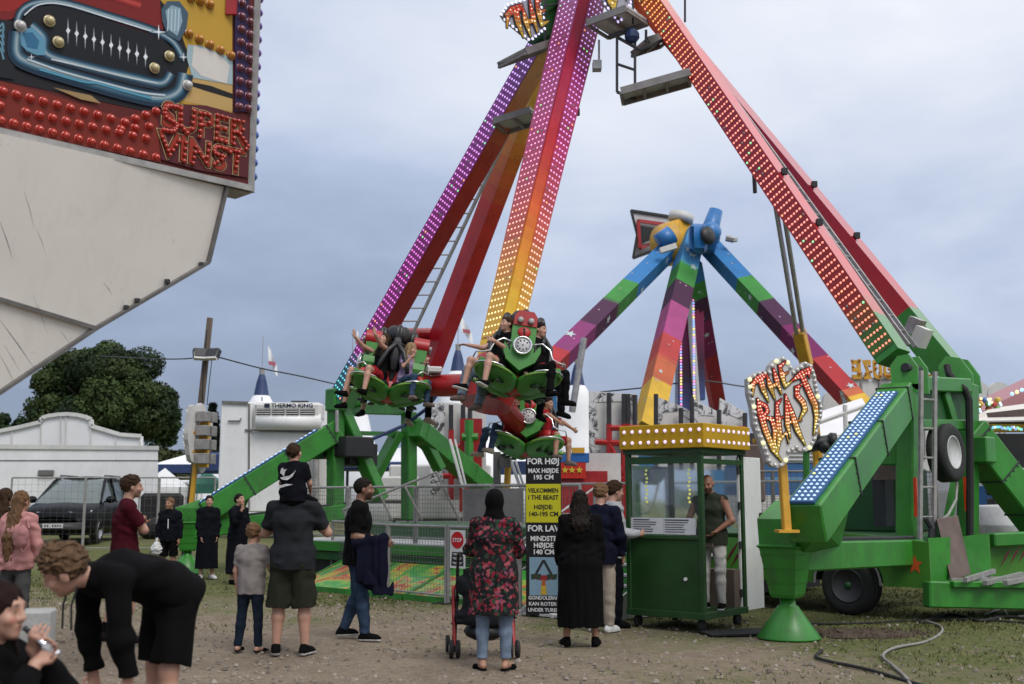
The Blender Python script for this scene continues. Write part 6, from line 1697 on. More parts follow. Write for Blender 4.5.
# ---------- blue ride behind
def back_ride():
    Y = 42.0
    t = thing('spider_ride', 'smaller pendulum ride far behind with banded blue, purple and red legs', 'fairground ride', (at(690, 500, Y).x, Y, 0))
    hubp = at(690, 243, Y)
    BL, GR, PU, MG, RD_, OR, YE = (.025, .17, .42), (.04, .23, .04), (.06, .012, .05), (.22, .03, .14), (.38, .025, .03), (.5, .12, .05), (.62, .38, .04)
    bands = lambda ends: [x for (a, c), (b, _) in zip(ends, ends[1:]+[(1, None)]) for x in ((a, c), (b-.004, c))]
    legs = [((545, 372), Y-8, [(0, RD_), (.10, MG), (.28, PU), (.46, GR), (.62, BL)], (672, 247), .64),
            ((646, 432), Y-6, [(0, YE), (.20, OR), (.31, (.45, .05, .05)), (.42, (.36, .06, .20)), (.59, PU), (.70, GR), (.81, (.06, .26, .52))], (692, 238), .80),
            ((864, 412), Y-7, [(0, YE), (.05, OR), (.09, RD_), (.25, (.16, .01, .09)), (.43, PU), (.58, GR), (.73, BL)], (708, 245), .64),
            ((718, 408), Y+7, [(0, RD_), (.25, (.3, .012, .03)), (.42, (.2, .01, .08)), (.65, PU), (.8, GR), (.9, BL)], (692, 262), .62)]
    for (px, d, st, top, w) in legs:
        m = MB().use('matt_paint'); p0, p1 = at(*px, d), at(*top, Y); up = (V((0, 0, 1))).cross(p1-p0).cross(p1-p0)
        uv = V((.35, -.9, .3)) if abs(px[0]-646) < 5 else V((0, -.75, .66))
        paint_beam(m, p0, p1, w*.95, w*.95, uv, bands(st), seg=60)
        dd, x, y = leg_frame(p0, p1, uv)
        m.use('print')
        for i in range(16):                                    # painted stars and specks
            tt = rng.uniform(.05, .95); fa, o = rng.choice(((y, x), (-x if x.y > 0 else x, y))); s_ = rng.uniform(.08, .22) if i < 5 else .05
            c = p0+dd*tt+fa*(w*.475+.006)+o*rng.uniform(-.25, .25); u = dd.normalized(); v = u.cross(fa)
            pts = [c+(u*math.cos(a*math.pi/5)+v*math.sin(a*math.pi/5))*(s_ if a % 2 == 0 else s_*.42) for a in range(10)]
            m.add(pts, [tuple(range(10))], (.45, .55, .55) if i < 5 else (.5, .35, .4))
        m.use('paint'); m.beam(V((p0.x, p0.y, 0)), p0, .7, .7, V((0, 1, 0)), (.03, .14, .3)); m.build('leg', t)
    m = MB().use('paint', (.02, .15, .40), smooth=True); m.tube(hubp+V((-.7, 1, 0)), hubp+V((.7, -1.0, .1)), .42, 20); m.frame_box(hubp+V((.05, -1.5, -.2)), V((.34, .1, 0)), V((0, .3, 0)), V((0, 0, .55)), bev=.14); m.ball(hubp+V((.45, -.8, .1)), .38, 16); m.tube(at(704, 250, Y-1), at(716, 210, Y-1), .42, 12, .26); m.lathe([(.36, 0), (.4, .3), (.25, .5), (.05, .55)], at(707, 234, Y-1.6), (.6, -.8, .1), 18)
    m.tube(at(659, 243, Y-1), at(672, 234, Y-1), .36, 14)
    m.use('yellow', smooth=True); m.tube(hubp+V((-.9, .4, 0)), hubp+V((-.35, -.4, 0)), .85, 20); m.use('offwhite'); m.tube(at(680, 222, Y), at(682, 214, Y), .5, 12); m.use('black'); m.lathe([(.34, 0), (.34, .1), (.1, .15)], at(707, 236, Y-2.5), (.6, -.8, .1), 16)
    m.use('offwhite', smooth=False); m.beam(at(660, 251, Y-2), at(676, 246, Y-2), .3, .2); m.build('hub', t)
    # pendulum arms with lamps, hanging behind the front leg
    m = MB().use('paint'); 
    for a, b, w in (((688, 290), (686, 415), .8), ((696, 285), (698, 400), .5)): paint_beam(m, at(*b, Y+2), at(*a, Y+2), w, w, V((0, -1, 0)), [(0, (.05, .1, .3)), (.3, (.05, .012, .03)), (.6, (.2, .01, .08)), (1, (.3, .012, .03))], seg=20)
    m.use('offwhite'); m.tube(at(690, 300, Y+1.4), at(697, 405, Y+1.4), .14, 7); m.build('arm', t)
    m = MB()
    for i in range(40):
        for u in (680.5, 693.5): c = rng.choice(((1, .3, .6), (.3, .5, 1), (1, .8, .3), (.7, .4, 1))); m.use('led'); m.dot(at(u+.02*i, 300+2.9*i, Y+1.2), V((0, -1, 0)), .05, 6, c)
    m.build('lamps', t)
    m = MB().use('print', (.40, .40, .41)); P = [at(631, 211, Y+2), at(676, 218, Y+3.5), at(664, 247, Y+3), at(633, 258, Y+2), at(637, 235, Y+2)]; m.prism(P, V((.05, .3, 0)), (.42, .42, .43), (.1, .1, .1))
    m.use('ride_red'); Q = [at(638, 221, Y+1.9), at(668, 225, Y+2.9), at(660, 240, Y+2.6), at(640, 248, Y+1.9)]
    for a, b in zip(Q, Q[1:]+Q[:1]): m.beam(a, b, .12, .14)
    m.use('black')
    for i in range(7): m.beam(at(641+3.2*i, 226+.6*i, Y+1.95), at(641+3.2*i, 243-1.0*i, Y+1.95), .12, .12)
    for a, b in zip(P, P[1:]+P[:1]): m.beam(a-V((0, .06, 0)), b-V((0, .06, 0)), .1, .1)
    m.build('sign_back', t)
    m = MB().use('steel'); m.tube(at(584, 338, Y-9), at(572, 412, Y-9), .10, 8); m.build('prop', t)
    m = MB().use('steel'); m.tube(at(726, 238, Y-1), at(734, 240, Y-1), .12, 6); m.box(at(735, 240, Y-1), (.16, .2, .12)); m.build('lamp', t)
back_ride()
t = thing('support_boom', 'pale twin tube boom with a yellow sleeve standing behind the claw sign', 'boom', (at(815, 510, 24).x, 24, 0))
m = MB().use('steel'); 
for o in (-.07, .07): m.tube(at(779, 205, 21)+V((o, 0, 0)), at(800, 335, 23)+V((o, 0, 0)), .05, 8)
m.build('tube', t); m = MB().use('yellow'); m.beam(at(799, 331, 23), at(807, 366, 23.4), .24, .24, bev=.02); m.path([at(806, 362, 23.4), at(814, 420, 23.8), at(818, 460, 24), at(818, 490, 24), at(812, 520, 24)], .11, 8); m.build('sleeve', t)
t = thing('flood_lamp', 'black cylindrical lamp unit on a green post behind the claw sign', 'lamp', (at(806, 510, 20).x, 20, 0))
m = MB().use('ride_green'); m.tube(V((at(806, 510, 20).x, 20, .3)), at(806, 446, 20), .06, 8); m.use('ride_green'); m.box(at(806, 493, 20), (.3, .2, .03)); m.build('post', t)
m = MB().use('black', smooth=True); m.tube(at(803, 446, 20), at(835, 441, 20), .13, 14); m.lathe([(.13, 0), (.17, .06), (.15, .16)], at(828, 442, 20), (1, -.2, .06), 14); m.ball(at(814, 438, 20), .13, 10); m.ball(at(824, 447, 19.9), .12, 10); m.build('lamp_head', t)

# ---------- circus tents with blue caps and flags
def tent(label, px, ytop, Y, drop, spread, flag=None, cap=22):
    c = at(px, ytop, Y); k = Y/1100
    t = thing('circus_tent', label, 'tent', (c.x, Y, 0), 'circus tents')
    m = MB().use('tent_white', smooth=True)
    z0 = c.z-cap*k
    prof = [(.0, 0), (9*k, 0)]
    pr = [(8*k, z0), (13*k, z0-9*k), (17*k, z0-22*k), (21*k, z0-40*k), (27*k, z0-58*k), (40*k, z0-72*k), (60*k*spread, z0-86*k), (85*k*spread, z0-98*k), (86*k*spread, .0)]
    pr = [(r, max(z, 0)) for r, z in pr]
    m.lathe(pr, (c.x, Y, 0), (0, 0, 1), 28); m.build('canopy', t)
    m = MB().use('tent_blue', smooth=True); m.lathe([(9.5*k, z0-3*k), (7.4*k, z0+1*k), (5*k, c.z-8*k), (3*k, c.z-1*k), (2*k, c.z)], (c.x, Y, 0), (0, 0, 1), 20); m.build('cap', t)
    m = MB().use('galv'); m.tube((c.x, Y, c.z-.3), (c.x, Y, c.z+6*k), 2.6*k, 10); m.tube((c.x, Y, c.z), (c.x, Y, c.z+(38 if flag else 18)*k), .35*k, 6); m.build('mast', t)
    if flag:
        m = MB().use('white', smooth=True); P = []; a, b = at(*flag[0], Y), at(*flag[1], Y)
        n = 8
        for i in range(n+1):
            u = i/n; w = .12*math.sin(u*6)*Y/60
            top = a+(b-a)*u; P += [top+V((0, w, 0)), top+V((1*k, w, -17*k*(1-.35*u)))]
        m.add(P, [(2*i, 2*i+1, 2*i+3, 2*i+2) for i in range(n)]); 
        m.use('print', (.4, .12, .16)); q = a.lerp(b, .5); m.add([q+V((-.18, -.2, -6*k)), q+V((.22, -.2, -7*k)), q+V((.25, -.2, -11*k)), q+V((-.14, -.2, -10*k))], [(0, 1, 2, 3)])
        m.build('flag', t)
tent('circus tent peak with a blue cap and white flag behind the refrigerated container', 262, 374, 60, 0, 1.0, ((268, 345), (277, 366)))
tent('circus tent peak with a blue cap behind the raised seat clusters', 458, 350, 58, 0, 1.5, ((460, 313), (472, 334)))
tent('circus tent peak with a blue cap left of the patterned white boards', 577, 364, 56, 0, .7)
tent('circus tent peak mostly hidden behind the purple lit left leg', 352, 372, 60, 0, 1.3, ((357, 330), (361, 340)))

# ---------- white boards with black scrolls, red scaffold
def mural():
    m, nt, b = new_mat('scroll_print'); N, L = nt.nodes, nt.links
    tc = N.new('ShaderNodeTexCoord'); n = N.new('ShaderNodeTexNoise'); n.inputs['Scale'].default_value = 2.6; n.inputs['Detail'].default_value = 6; n.inputs['Distortion'].default_value = 2.2; n.inputs['Roughness'].default_value = .7
    L.new(tc.outputs['Object'], n.inputs['Vector']); c = N.new('ShaderNodeValToRGB'); e = c.color_ramp.elements
    e[0].position = .43; e[0].color = (.05, .05, .05, 1); e[1].position = .50; e[1].color = (.60, .60, .61, 1); L.new(n.outputs['Fac'], c.inputs['Fac']); L.new(c.outputs['Color'], b.inputs['Base Color']); b.inputs['Roughness'].default_value = .6; MATS['mural'] = m
mural()
def board_screen(label, Y, outline, strips, posts, reds, group='patterned white boards'):
    c = at(*outline[0], Y); t = thing('board_screen', label, 'screen', (c.x, Y, 0), group)
    m = MB().use('offwhite'); m.prism([at(u, v, Y) for u, v in outline], V((0, .08, 0)))
    m.use('mural')
    for s_ in strips: m.prism([at(u, v, Y-.02) for u, v in s_], V((0, .01, 0)))
    m.build('board', t)
    m = MB().use('dark_metal')
    for u, v0, v1 in posts: m.tube(at(u, v0, Y-.25), at(u, v1, Y-.25), .07, 6)
    m.build('post', t)
    m = MB().use('ride_red')
    for a, b in reds: m.tube(at(*a, Y-.35), at(*b, Y-.35), .085, 6)
    m.build('scaffold', t)
board_screen('tall patterned board with red scaffold between the seat clusters and booth', 31, [(589, 391), (637, 394), (640, 520), (589, 520)], [[(589, 392), (637, 395), (637, 401), (596, 402), (598, 430), (600, 455), (598, 490), (589, 520)], [(629, 402), (637, 401), (637, 425), (632, 418)]], [(609, 393, 520), (624, 394, 520), (628, 394, 520), (635, 395, 430)], [((609, 424), (609, 520)), ((624, 424), (624, 520)), ((628, 424), (628, 520)), ((607, 428), (640, 428)), ((595, 442), (640, 444)), ((609, 444), (624, 476)), ((594, 478), (640, 479))])
board_screen('low patterned board with red scaffold left of the lowest seat cluster', 31.5, [(430, 402), (486, 405), (486, 500), (430, 500)], [[(430, 403), (446, 404), (444, 430), (447, 455), (443, 485), (430, 500)]], [(451, 405, 500), (463, 405, 500), (470, 405, 500)], [((451, 430), (451, 500)), ((463, 430), (463, 500)), ((443, 446), (486, 447)), ((443, 476), (486, 476)), ((463, 420), (463, 440))])
board_screen('low row of three patterned gables above the booth roof', 33, [(655, 396), (676, 404), (691, 412), (692, 399), (715, 410), (719, 413), (720, 398), (745, 412), (746, 470), (655, 470)], [[(655, 396), (676, 404), (678, 411), (664, 412), (660, 428), (655, 428)], [(691, 400), (712, 409), (715, 416), (700, 415), (697, 426), (691, 428)], [(720, 399), (742, 411), (743, 420), (728, 414), (726, 428), (720, 428)], [(676, 404), (691, 411), (690, 420), (680, 412)]], [(656, 394, 470), (681, 408, 470), (692, 398, 470), (719, 410, 470), (745, 413, 470)], [((655, 428), (745, 429))])
m = MB().use('ride_red'); m.box(at(471, 465, 30), (.6, .3, 2.5)); m.use('ride_green'); m.tube(at(469, 420, 29.5), at(469, 470, 29.5), .12, 8); m.tube(at(462, 437, 29.5), at(478, 437, 29.5), .1, 8); tag(m.build('scaffold_post', None, origin=V((at(470, 500, 30).x, 30, 0))), 'dark red and green upright behind the dangling jeans of the lowest riders', 'post')

# stall with stars behind the height sign
t = thing('sweet_stall', 'small red stall with yellow stars and blue roof behind the height sign', 'stall', (at(575, 500, 27).x, 27, 0))
m = MB().use('ride_red'); m.box(at(580, 492, 27), (1.3, .6, 1.0)); m.use('offwhite'); m.box(at(600, 482, 27.4), (1.0, .4, 1.4)); m.build('counter', t)
m = MB().use('print', (.5, .03, .02)); m.frame_box(at(572, 470, 26.6), V((.33, 0, 0)), V((0, .04, 0)), V((0, 0, .2)))
m.use('print', (.6, .45, .05))
for u in (565, 572, 579.5): 
    c = at(u, 470, 26.53); m.add([c+V((.09*(1 if k % 2 == 0 else .42)*math.sin(k*math.pi/5), 0, .09*(1 if k % 2 == 0 else .42)*math.cos(k*math.pi/5))) for k in range(10)], [tuple(range(10))])
m.build('star_sign', t)
m = MB().use('print', (.03, .12, .35)); m.box(at(572, 458, 26.8), (.8, .5, .22)); m.use('yellow'); m.box(at(578, 452, 26.7), (.3, .3, .2)); m.use('tent_blue'); m.box(at(520, 468, 30), (1.4, .5, .35)); m.build('roof', t)
for i, (px, py, Y, sz, col, lb) in enumerate(((390, 489, 31, (1.6, .5, .7), 'offwhite', 'pale crate behind the far deck railing'), (440, 492, 33, (3, .5, 1.6), 'offwhite', 'white panel van side behind the deck railings'), (378, 466, 36, (2.2, 1, .25), 'tent_blue', 'low blue awning under the far green tower'))):
    m = MB().use(col); c = at(px, py, Y); m.box((c.x, c.y, max(.5, c.z)), sz, bev=.05); m.use('dark_metal'); m.box((c.x, c.y, max(.5, c.z)-sz[2]/2-.02), (sz[0]*.98, sz[1]*.9, .05)); m.beam((c.x-sz[0]*.45, c.y, 0), (c.x-sz[0]*.45, c.y, max(.5, c.z)-sz[2]/2), .08, .08); m.beam((c.x+sz[0]*.45, c.y, 0), (c.x+sz[0]*.45, c.y, max(.5, c.z)-sz[2]/2), .08, .08); tag(m.build(('crate', 'van_side', 'awning')[i], None, origin=V((c.x, c.y, 0))), lb, ('crate', 'van', 'awning')[i])

# ---------- refrigerated container
Yr = 33; t = thing('reefer_container', 'white refrigerated container with a dark louvred cooling unit on its front', 'container', (at(280, 510, Yr).x, Yr, 0))
m = MB().use('white'); zt_ = at(0, 402, Yr).z
def bxp(u0, v0, u1, v1, y0, y1, bev=.03):
    a, b = at(u0, v0, Yr), at(u1, v1, Yr); m.frame_box(((a.x+b.x)/2, (y0+y1)/2, (a.z+b.z)/2), V(((b.x-a.x)/2, 0, 0)), V((0, (y1-y0)/2, 0)), V((0, 0, (a.z-b.z)/2)), bev=bev)
bxp(221, 402, 249, 512, Yr, Yr+2.4); bxp(250, 431, 318, 512, Yr+.05, Yr+2.4); bxp(249, 404, 322, 428, Yr+.9, Yr+2.5)
m.use('offwhite'); bxp(318, 426, 326, 512, Yr-.05, Yr+.4); m.use('galv'); m.tube(at(316, 440, Yr-.2), at(316, 510, Yr-.2), .1, 8); m.tube(at(310, 445, Yr-.2), at(310, 510, Yr-.2), .04, 8)
m.use('dull_galv'); m.tube(at(228, 421, Yr-.05), at(240, 421, Yr-.05), .025, 6); m.tube(at(240, 421, Yr-.05), at(241, 418, Yr-.05), .02, 6); m.beam(at(249, 404, Yr-.02), at(249, 510, Yr-.02), .05, .03, V((0, 1, 0))); m.beam(at(222, 402, Yr-.04), at(248, 403, Yr-.04), .05, .08); m.beam(at(245, 430, Yr-.02), at(316, 432, Yr-.02), .06, .05); m.build('body', t)
m = MB().use('offwhite'); bxp(256, 403, 322, 421, Yr-.25, Yr+.5, .08); m.use('white', smooth=True)
a, b = at(257, 422, Yr-.1), at(321, 422, Yr-.1); m.tube(a, b, .24, 16); un = m.build('cooling_unit', t)
m = MB()
for (u0, u1) in ((259, 272), (274, 286), (288, 300), (302, 316)):
    m.use('dark_metal'); bxp(u0, 409, u1, 420, Yr-.27, Yr-.2, 0); m.use('offwhite')
    for k in range(5): bxp(u0, 409.4+2.2*k, u1, 410.2+2.2*k, Yr-.285, Yr-.26, 0)
m.build('louvre', un)
m = MB().use('print', (.02, .03, .06)); m.text('THERMO KING', at(292, 407.3, Yr-.26), V((1, 0, 0)), Z, .12, 0, bold=.03, width=1.25); m.box(at(267, 405.5, Yr-.26), (.16, .01, .12)); m.build('lettering', un)
m = MB().use('dark_metal'); m.tube(at(262, 401, Yr+.2), at(262, 397, Yr+.2), .02, 6); m.box(at(300, 402, Yr+.2), (.5, .2, .06)); m.build('roof_fitting', un)

# ---------- white trailers, gabled fairground front
Yt = 36; t = thing('box_trailer', 'long white box trailer parked behind the black van', 'trailer', (at(60, 540, Yt).x, Yt, .4))
m = MB().use('white'); Yr = Yt
m.prism([at(-120, 446, Yt), at(158, 446, Yt), at(158, 537, Yt), at(-120, 537, Yt)], V((-1.2, 2.2, 0))); m.use('offwhite'); m.prism([at(-120, 443, Yt-.05), at(159, 446, Yt-.05), at(159, 450, Yt-.05), at(-120, 448, Yt-.05)], V((-1.15, 2.1, 0))); m.use('galv'); bxp(139, 497, 156, 521, Yt-.03, Yt, .0); m.use('white'); bxp(140.5, 499, 154.5, 519.5, Yt-.05, Yt-.03, 0); m.use('dark_metal'); bxp(150, 508, 152, 511, Yt-.07, Yt-.05, 0)
m.use('dull_galv'); bxp(39, 470, 54, 476, Yt-.1, Yt, .02); bxp(-120, 460, 158, 460.8, Yt-.02, Yt, 0); bxp(-120, 529, 158, 537, Yt-.03, Yt, .0)
m.use('dark_metal')
for u in range(-100, 150, 9): m.dot(at(u, 531.5, Yt-.04), V((0, -1, 0)), .03, 6)
m.use('lens_orange')
for u in (-40, 30, 100): bxp(u, 526, u+3, 528, Yt-.05, Yt, 0)
m.build('body', t)
for u in (150, 20):
    c = at(u, 536, Yt); wheel((c.x, Yt+.1, .42+.42), (0, -1, 0), .42, .28, t, 'wheel', 'grey_metal')
Yf = 47; t = thing('scalloped_facade', 'white scalloped fairground front with a raised round arch behind the trailer', 'facade', (at(70, 500, Yf).x, Yf, 0))
ol = [(-90, 432), (0, 431), (20, 427), (41, 422), (41, 420), (42, 418), (48, 416), (58, 414.5), (68, 414), (78, 415), (86, 417), (91, 419.5), (91.5, 426), (105, 430), (120, 434.5), (141, 436), (141.5, 500), (-90, 500)]
m = MB().use('tent_white'); m.prism([at(u, v, Yf) for u, v in ol], V((0, .3, 0))); m.build('board', t)
m = MB().use('offwhite')
tp = [at(u, v, Yf-.06) for u, v in ol[:-2]]
for a, b in zip(tp, tp[1:]): m.beam(a, b, .12, .16)
for u, v in ((12, 430), (41, 423), (61, 416), (91, 424), (116, 434), (140, 437), (66, 416)): m.tube(at(u, v, Yf-.05), at(u, 500, Yf-.05), .03, 5)
m.build('rim', t)
m = MB().use('dull_galv'); m.beam(at(-40, 470, Yf+.4), at(140, 470, Yf+.4), .2, .2); m.build('back_brace', t)

# ---------- tents and clutter between the trailer and the container
for (nm, lb, Y, px, ytop, ybot, hw, mt_) in (('marquee', 'white marquee roof with a blue valance between trailer and container', 46, 195, 452, 465, 34, 'tent_white'), ('pop_up_tent', 'small white pop-up tent right of the box trailer', 40, 165, 468, 487, 20, 'tent_white'), ('pop_up_tent', 'small green pop-up tent behind the wooden pole', 41, 208, 471, 484, 16, 'tent_green')):
    mat('tent_green', (.05, .22, .15), .7)
    t = thing(nm, lb, 'tent', (at(px, 500, Y).x, Y, .3))
    m = MB().use(mt_); k = Y/1100; c = at(px, ytop, Y); zb_ = at(px, ybot, Y).z; P = [V((c.x, Y, c.z))]+[V((c.x+i*hw*k, Y+j*hw*k*.7, zb_)) for i, j in ((-1, -1), (1, -1), (1, 1), (-1, 1))]
    m.add(P, [(0, 1, 2), (0, 2, 3), (0, 3, 4), (0, 4, 1)]); 
    m.use('tent_blue' if nm == 'marquee' else mt_); hv = .35
    for a, b in ((1, 2), (2, 3), (3, 4), (4, 1)): m.add([P[a], P[b], P[b]-Z*hv, P[a]-Z*hv], [(0, 1, 2, 3)])
    m.build('roof', t); m = MB().use('galv')
    for p in P[1:]: m.tube(p, V((p.x, p.y, .3)), .04, 6)
    build_each(m, 'pole', t)
t = thing('blue_wagon', 'dark blue covered wagon left of the container', 'wagon', (at(212, 500, 40).x, 40, .3))
m = MB().use('tent_blue'); c = at(213, 463, 40); m.box((c.x, 40, c.z), (.95, 1, .75), bev=.1); m.use('offwhite'); m.box((c.x, 40, .9), (1.1, .9, .9)); m.build('body', t)
m = MB().use('rubber'); 
for i in (-.4, .4): m.tube((c.x+i, 39.4, .5), (c.x+i, 39.6, .5), .25, 16)
m.build('wheel', t)
m = MB().use('white'); c = at(172, 480, 44); m.box((c.x, 44, 1.6), (2.4, .5, 1.4), bev=.05); m.use('dark_metal'); m.box((c.x, 43.7, .8), (2.2, .2, .5)); m.use('galv'); 
for i in range(6): m.tube((c.x-1.1+.44*i, 43.7, .5), (c.x-1.1+.44*i, 43.7, 2.2), .025, 5)
tag(m.build('stall_counter', None, origin=V((c.x, 44, .4))), 'white counter with slim poles under the marquee', 'counter')
m = MB().use('rubber')
for (px, py, s_) in ((160, 518, .5), (150, 528, .35), (170, 526, .4)): c = at(px, py, 33); m.ball((c.x, 33, terrain(c.x, 33)+s_*.6), s_, 10, None, (V((s_, 0, 0)), V((0, s_*.8, 0)), V((0, 0, s_*.7))))
m.box((at(162, 508, 34).x, 34, 1.1), (1.2, .6, 1.3), bev=.1); tag(m.build('wheelie_bin', None, origin=V((at(160, 520, 33).x, 33, .4))), 'black bins and bags heaped behind the boy with the white bag', 'bin')

# ---------- wooden pole with floodlights, wires
t = thing('wooden_pole', 'leaning wooden mast with two floodlights against the sky', 'pole', tuple(at(188, 505, 26)))
m = MB().use('wood', smooth=True); p0, p1 = at(186, 520, 26), at(210, 318, 26); m.tube(V((p0.x, p0.y, .1)), p1, .09, 12, .072); m.build('mast', t)
m = MB().use('dark_metal'); m.tube(at(200, 355, 25.8), at(214, 354, 25.8), .04, 8); m.build('bracket', t)
for u, rz in ((200.5, .5), (213, -.35)):
    m = MB().use('dark_metal'); c = at(u, 354, 25.75); m.box(c, (.34, .16, .26), rz, rx=-.5, bev=.02); m.use('offwhite'); m.box(c+V((0, -.06, -.06)), (.28, .1, .18), rz, rx=-.5); m.build('floodlight', t)
m = MB().use('black'); m.path([at(207, 330, 25.8), at(203, 380, 25.8), at(202, 420, 25.8)], .012, 5); m.path([at(212, 358, 25.7), at(209, 385, 25.7), at(207, 405, 25.7)], .010, 5); m.build('hanging_wire', t)
def wire_(label, pts, r=.02):
    m = MB().use('dark_metal'); P = crv3([at(*p) for p in pts]); m.path(P, r, 5); tag(m.build('overhead_wire', None, origin=P[0]), label, 'wire', 'overhead wires')
wire_('overhead wire from the wooden mast towards the left leg of the ride', [(211, 355, 26), (260, 368, 27), (300, 376, 28), (335, 384, 29)], .018); wire_('overhead wire from the wooden mast towards the round tree', [(206, 354, 26), (195, 358, 26.4), (160, 359, 27), (100, 356, 30)], .016); wire_('overhead wire above the patterned boards and claw sign', [(600, 392, 44), (650, 387, 44), (700, 381, 44), (740, 386, 44), (760, 388, 44)], .03)

# ---------- trees
def tree(name, label, px, ybase, ytop, Y, rx, seed, cols, clumps=70, leaves=420, leaf=.34, conifer=False, group=None, shape=1.0):
    r_ = np.random.RandomState(seed); b = at(px, ytop, Y); H = b.z
    t = thing(name, label, 'tree', (b.x, Y, 0), group)
    m = MB().use('wood', smooth=True); 
    m.path([(b.x, Y, 0), (b.x+.1, Y, H*.2), (b.x-.1, Y, H*.45), (b.x, Y, H*.75)], [H*.04, H*.032, H*.022, H*.008], 8)
    for i in range(9):
        a = i*2.4; z = H*(.2+.05*i); m.path([(b.x, Y, z), (b.x+math.cos(a)*rx*.35, Y+math.sin(a)*rx*.35, z+H*.12), (b.x+math.cos(a)*rx*.65, Y+math.sin(a)*rx*.65, z+H*.2)], [H*.016, H*.010, H*.003], 6)
    m.build('trunk', t)
    C = []
    for i in range(clumps):
        if conifer:
            u = r_.rand()**.8; a = r_.rand()*6.283; rr = rx*(1-u)*(.5+.5*r_.rand()); C.append((b.x+rr*math.cos(a), Y+rr*math.sin(a), H*(.08+.92*u), rx*.28*(1.15-u)))
        else:
            d = r_.normal(size=3); d /= np.linalg.norm(d); d[2] = abs(d[2])*1.0 if r_.rand() < .8 else d[2]*.5
            k = .62+.36*r_.rand(); zc = H*.54; C.append((b.x+d[0]*rx*k, Y+d[1]*rx*k, zc+d[2]*(H-zc)*k*shape-(.0 if d[2] > 0 else .0), rx*(.13+.17*r_.rand())))
    C = np.array(C); n = clumps*leaves
    idx = np.repeat(np.arange(clumps), leaves); d = r_.normal(size=(n, 3)); d /= np.linalg.norm(d, axis=1)[:, None]
    rad = C[idx, 3]*(.55+.50*r_.rand(n)**.6); ctr = C[idx, :3]+d*rad[:, None]*np.array([1, 1, .8])
    nr = d*.8+r_.normal(size=(n, 3))*.55; nr /= np.linalg.norm(nr, axis=1)[:, None]
    u = np.cross(nr, r_.normal(size=(n, 3))); u /= np.linalg.norm(u, axis=1)[:, None]; v = np.cross(nr, u)
    s_ = leaf*(.6+.8*r_.rand(n))[:, None]
    vs = np.stack([ctr-u*s_, ctr+v*s_*.55, ctr+u*s_, ctr-v*s_*.55], 1).reshape(-1, 3)
    base = np.array(cols)[r_.randint(len(cols), size=clumps)][idx]*(.75+.5*r_.rand(n))[:, None]
    mat('leaf', (1, 1, 1), .7, var=.2, scale=.4, attr=True, spec=.25)
    o = np_obj('crown', vs-np.array([b.x, Y, 0]), np.arange(4*n).reshape(-1, 4), [M('leaf')], t, np.repeat(base, 4, axis=0))
    o.data.polygons.foreach_set('use_smooth', np.zeros(n, bool))
GL = [(.018, .036, .010), (.030, .054, .014), (.048, .075, .02), (.014, .028, .009), (.040, .058, .017)]
tree('oak_tree', 'large round dark green tree behind the white arch', 106, 470, 347, 75, 4.75, 3, GL, 150, 900, .125)
tree('oak_tree', 'low dark tree crown peeping out beyond the slanting white fascia', 0, 440, 409, 90, 3.2, 5, GL, 50, 600, .17)
tree('conifer_tree', 'small dark conifer behind the wooden pole', 213, 470, 405, 62, 1.5, 6, [(.012, .02, .012), (.018, .028, .014)], 50, 200, .2, True)
tree('bush', 'olive green bush between trailer and marquee', 160, 470, 445, 62, 2.2, 8, [(.045, .055, .018), (.055, .065, .02)], 26, 220, .2)
tree('bush', 'dark shrub behind the yellow foot of the front rainbow leg', 652, 440, 402, 50, .8, 9, [(.02, .03, .015)], 24, 160, .14)
hl = MB(); mat('far_wood', (.03, .045, .025), .9, var=.4, scale=.1); hl.use('far_wood', smooth=True)
P = []; n = 80
for i in range(n+1):
    x = -200+400*i/n; h = 3.2+1.4*math.sin(i*.9)+1.1*math.sin(i*2.3+1); P += [(x, 160, 0), (x, 161+math.sin(i)*2, h*.7), (x, 164, h)]
hl.add(P, [(3*i+j, 3*i+3+j, 3*i+4+j, 3*i+1+j) for i in range(n) for j in (0, 1)]); tag(hl.build('far_woods'), None, None, None, 'stuff')

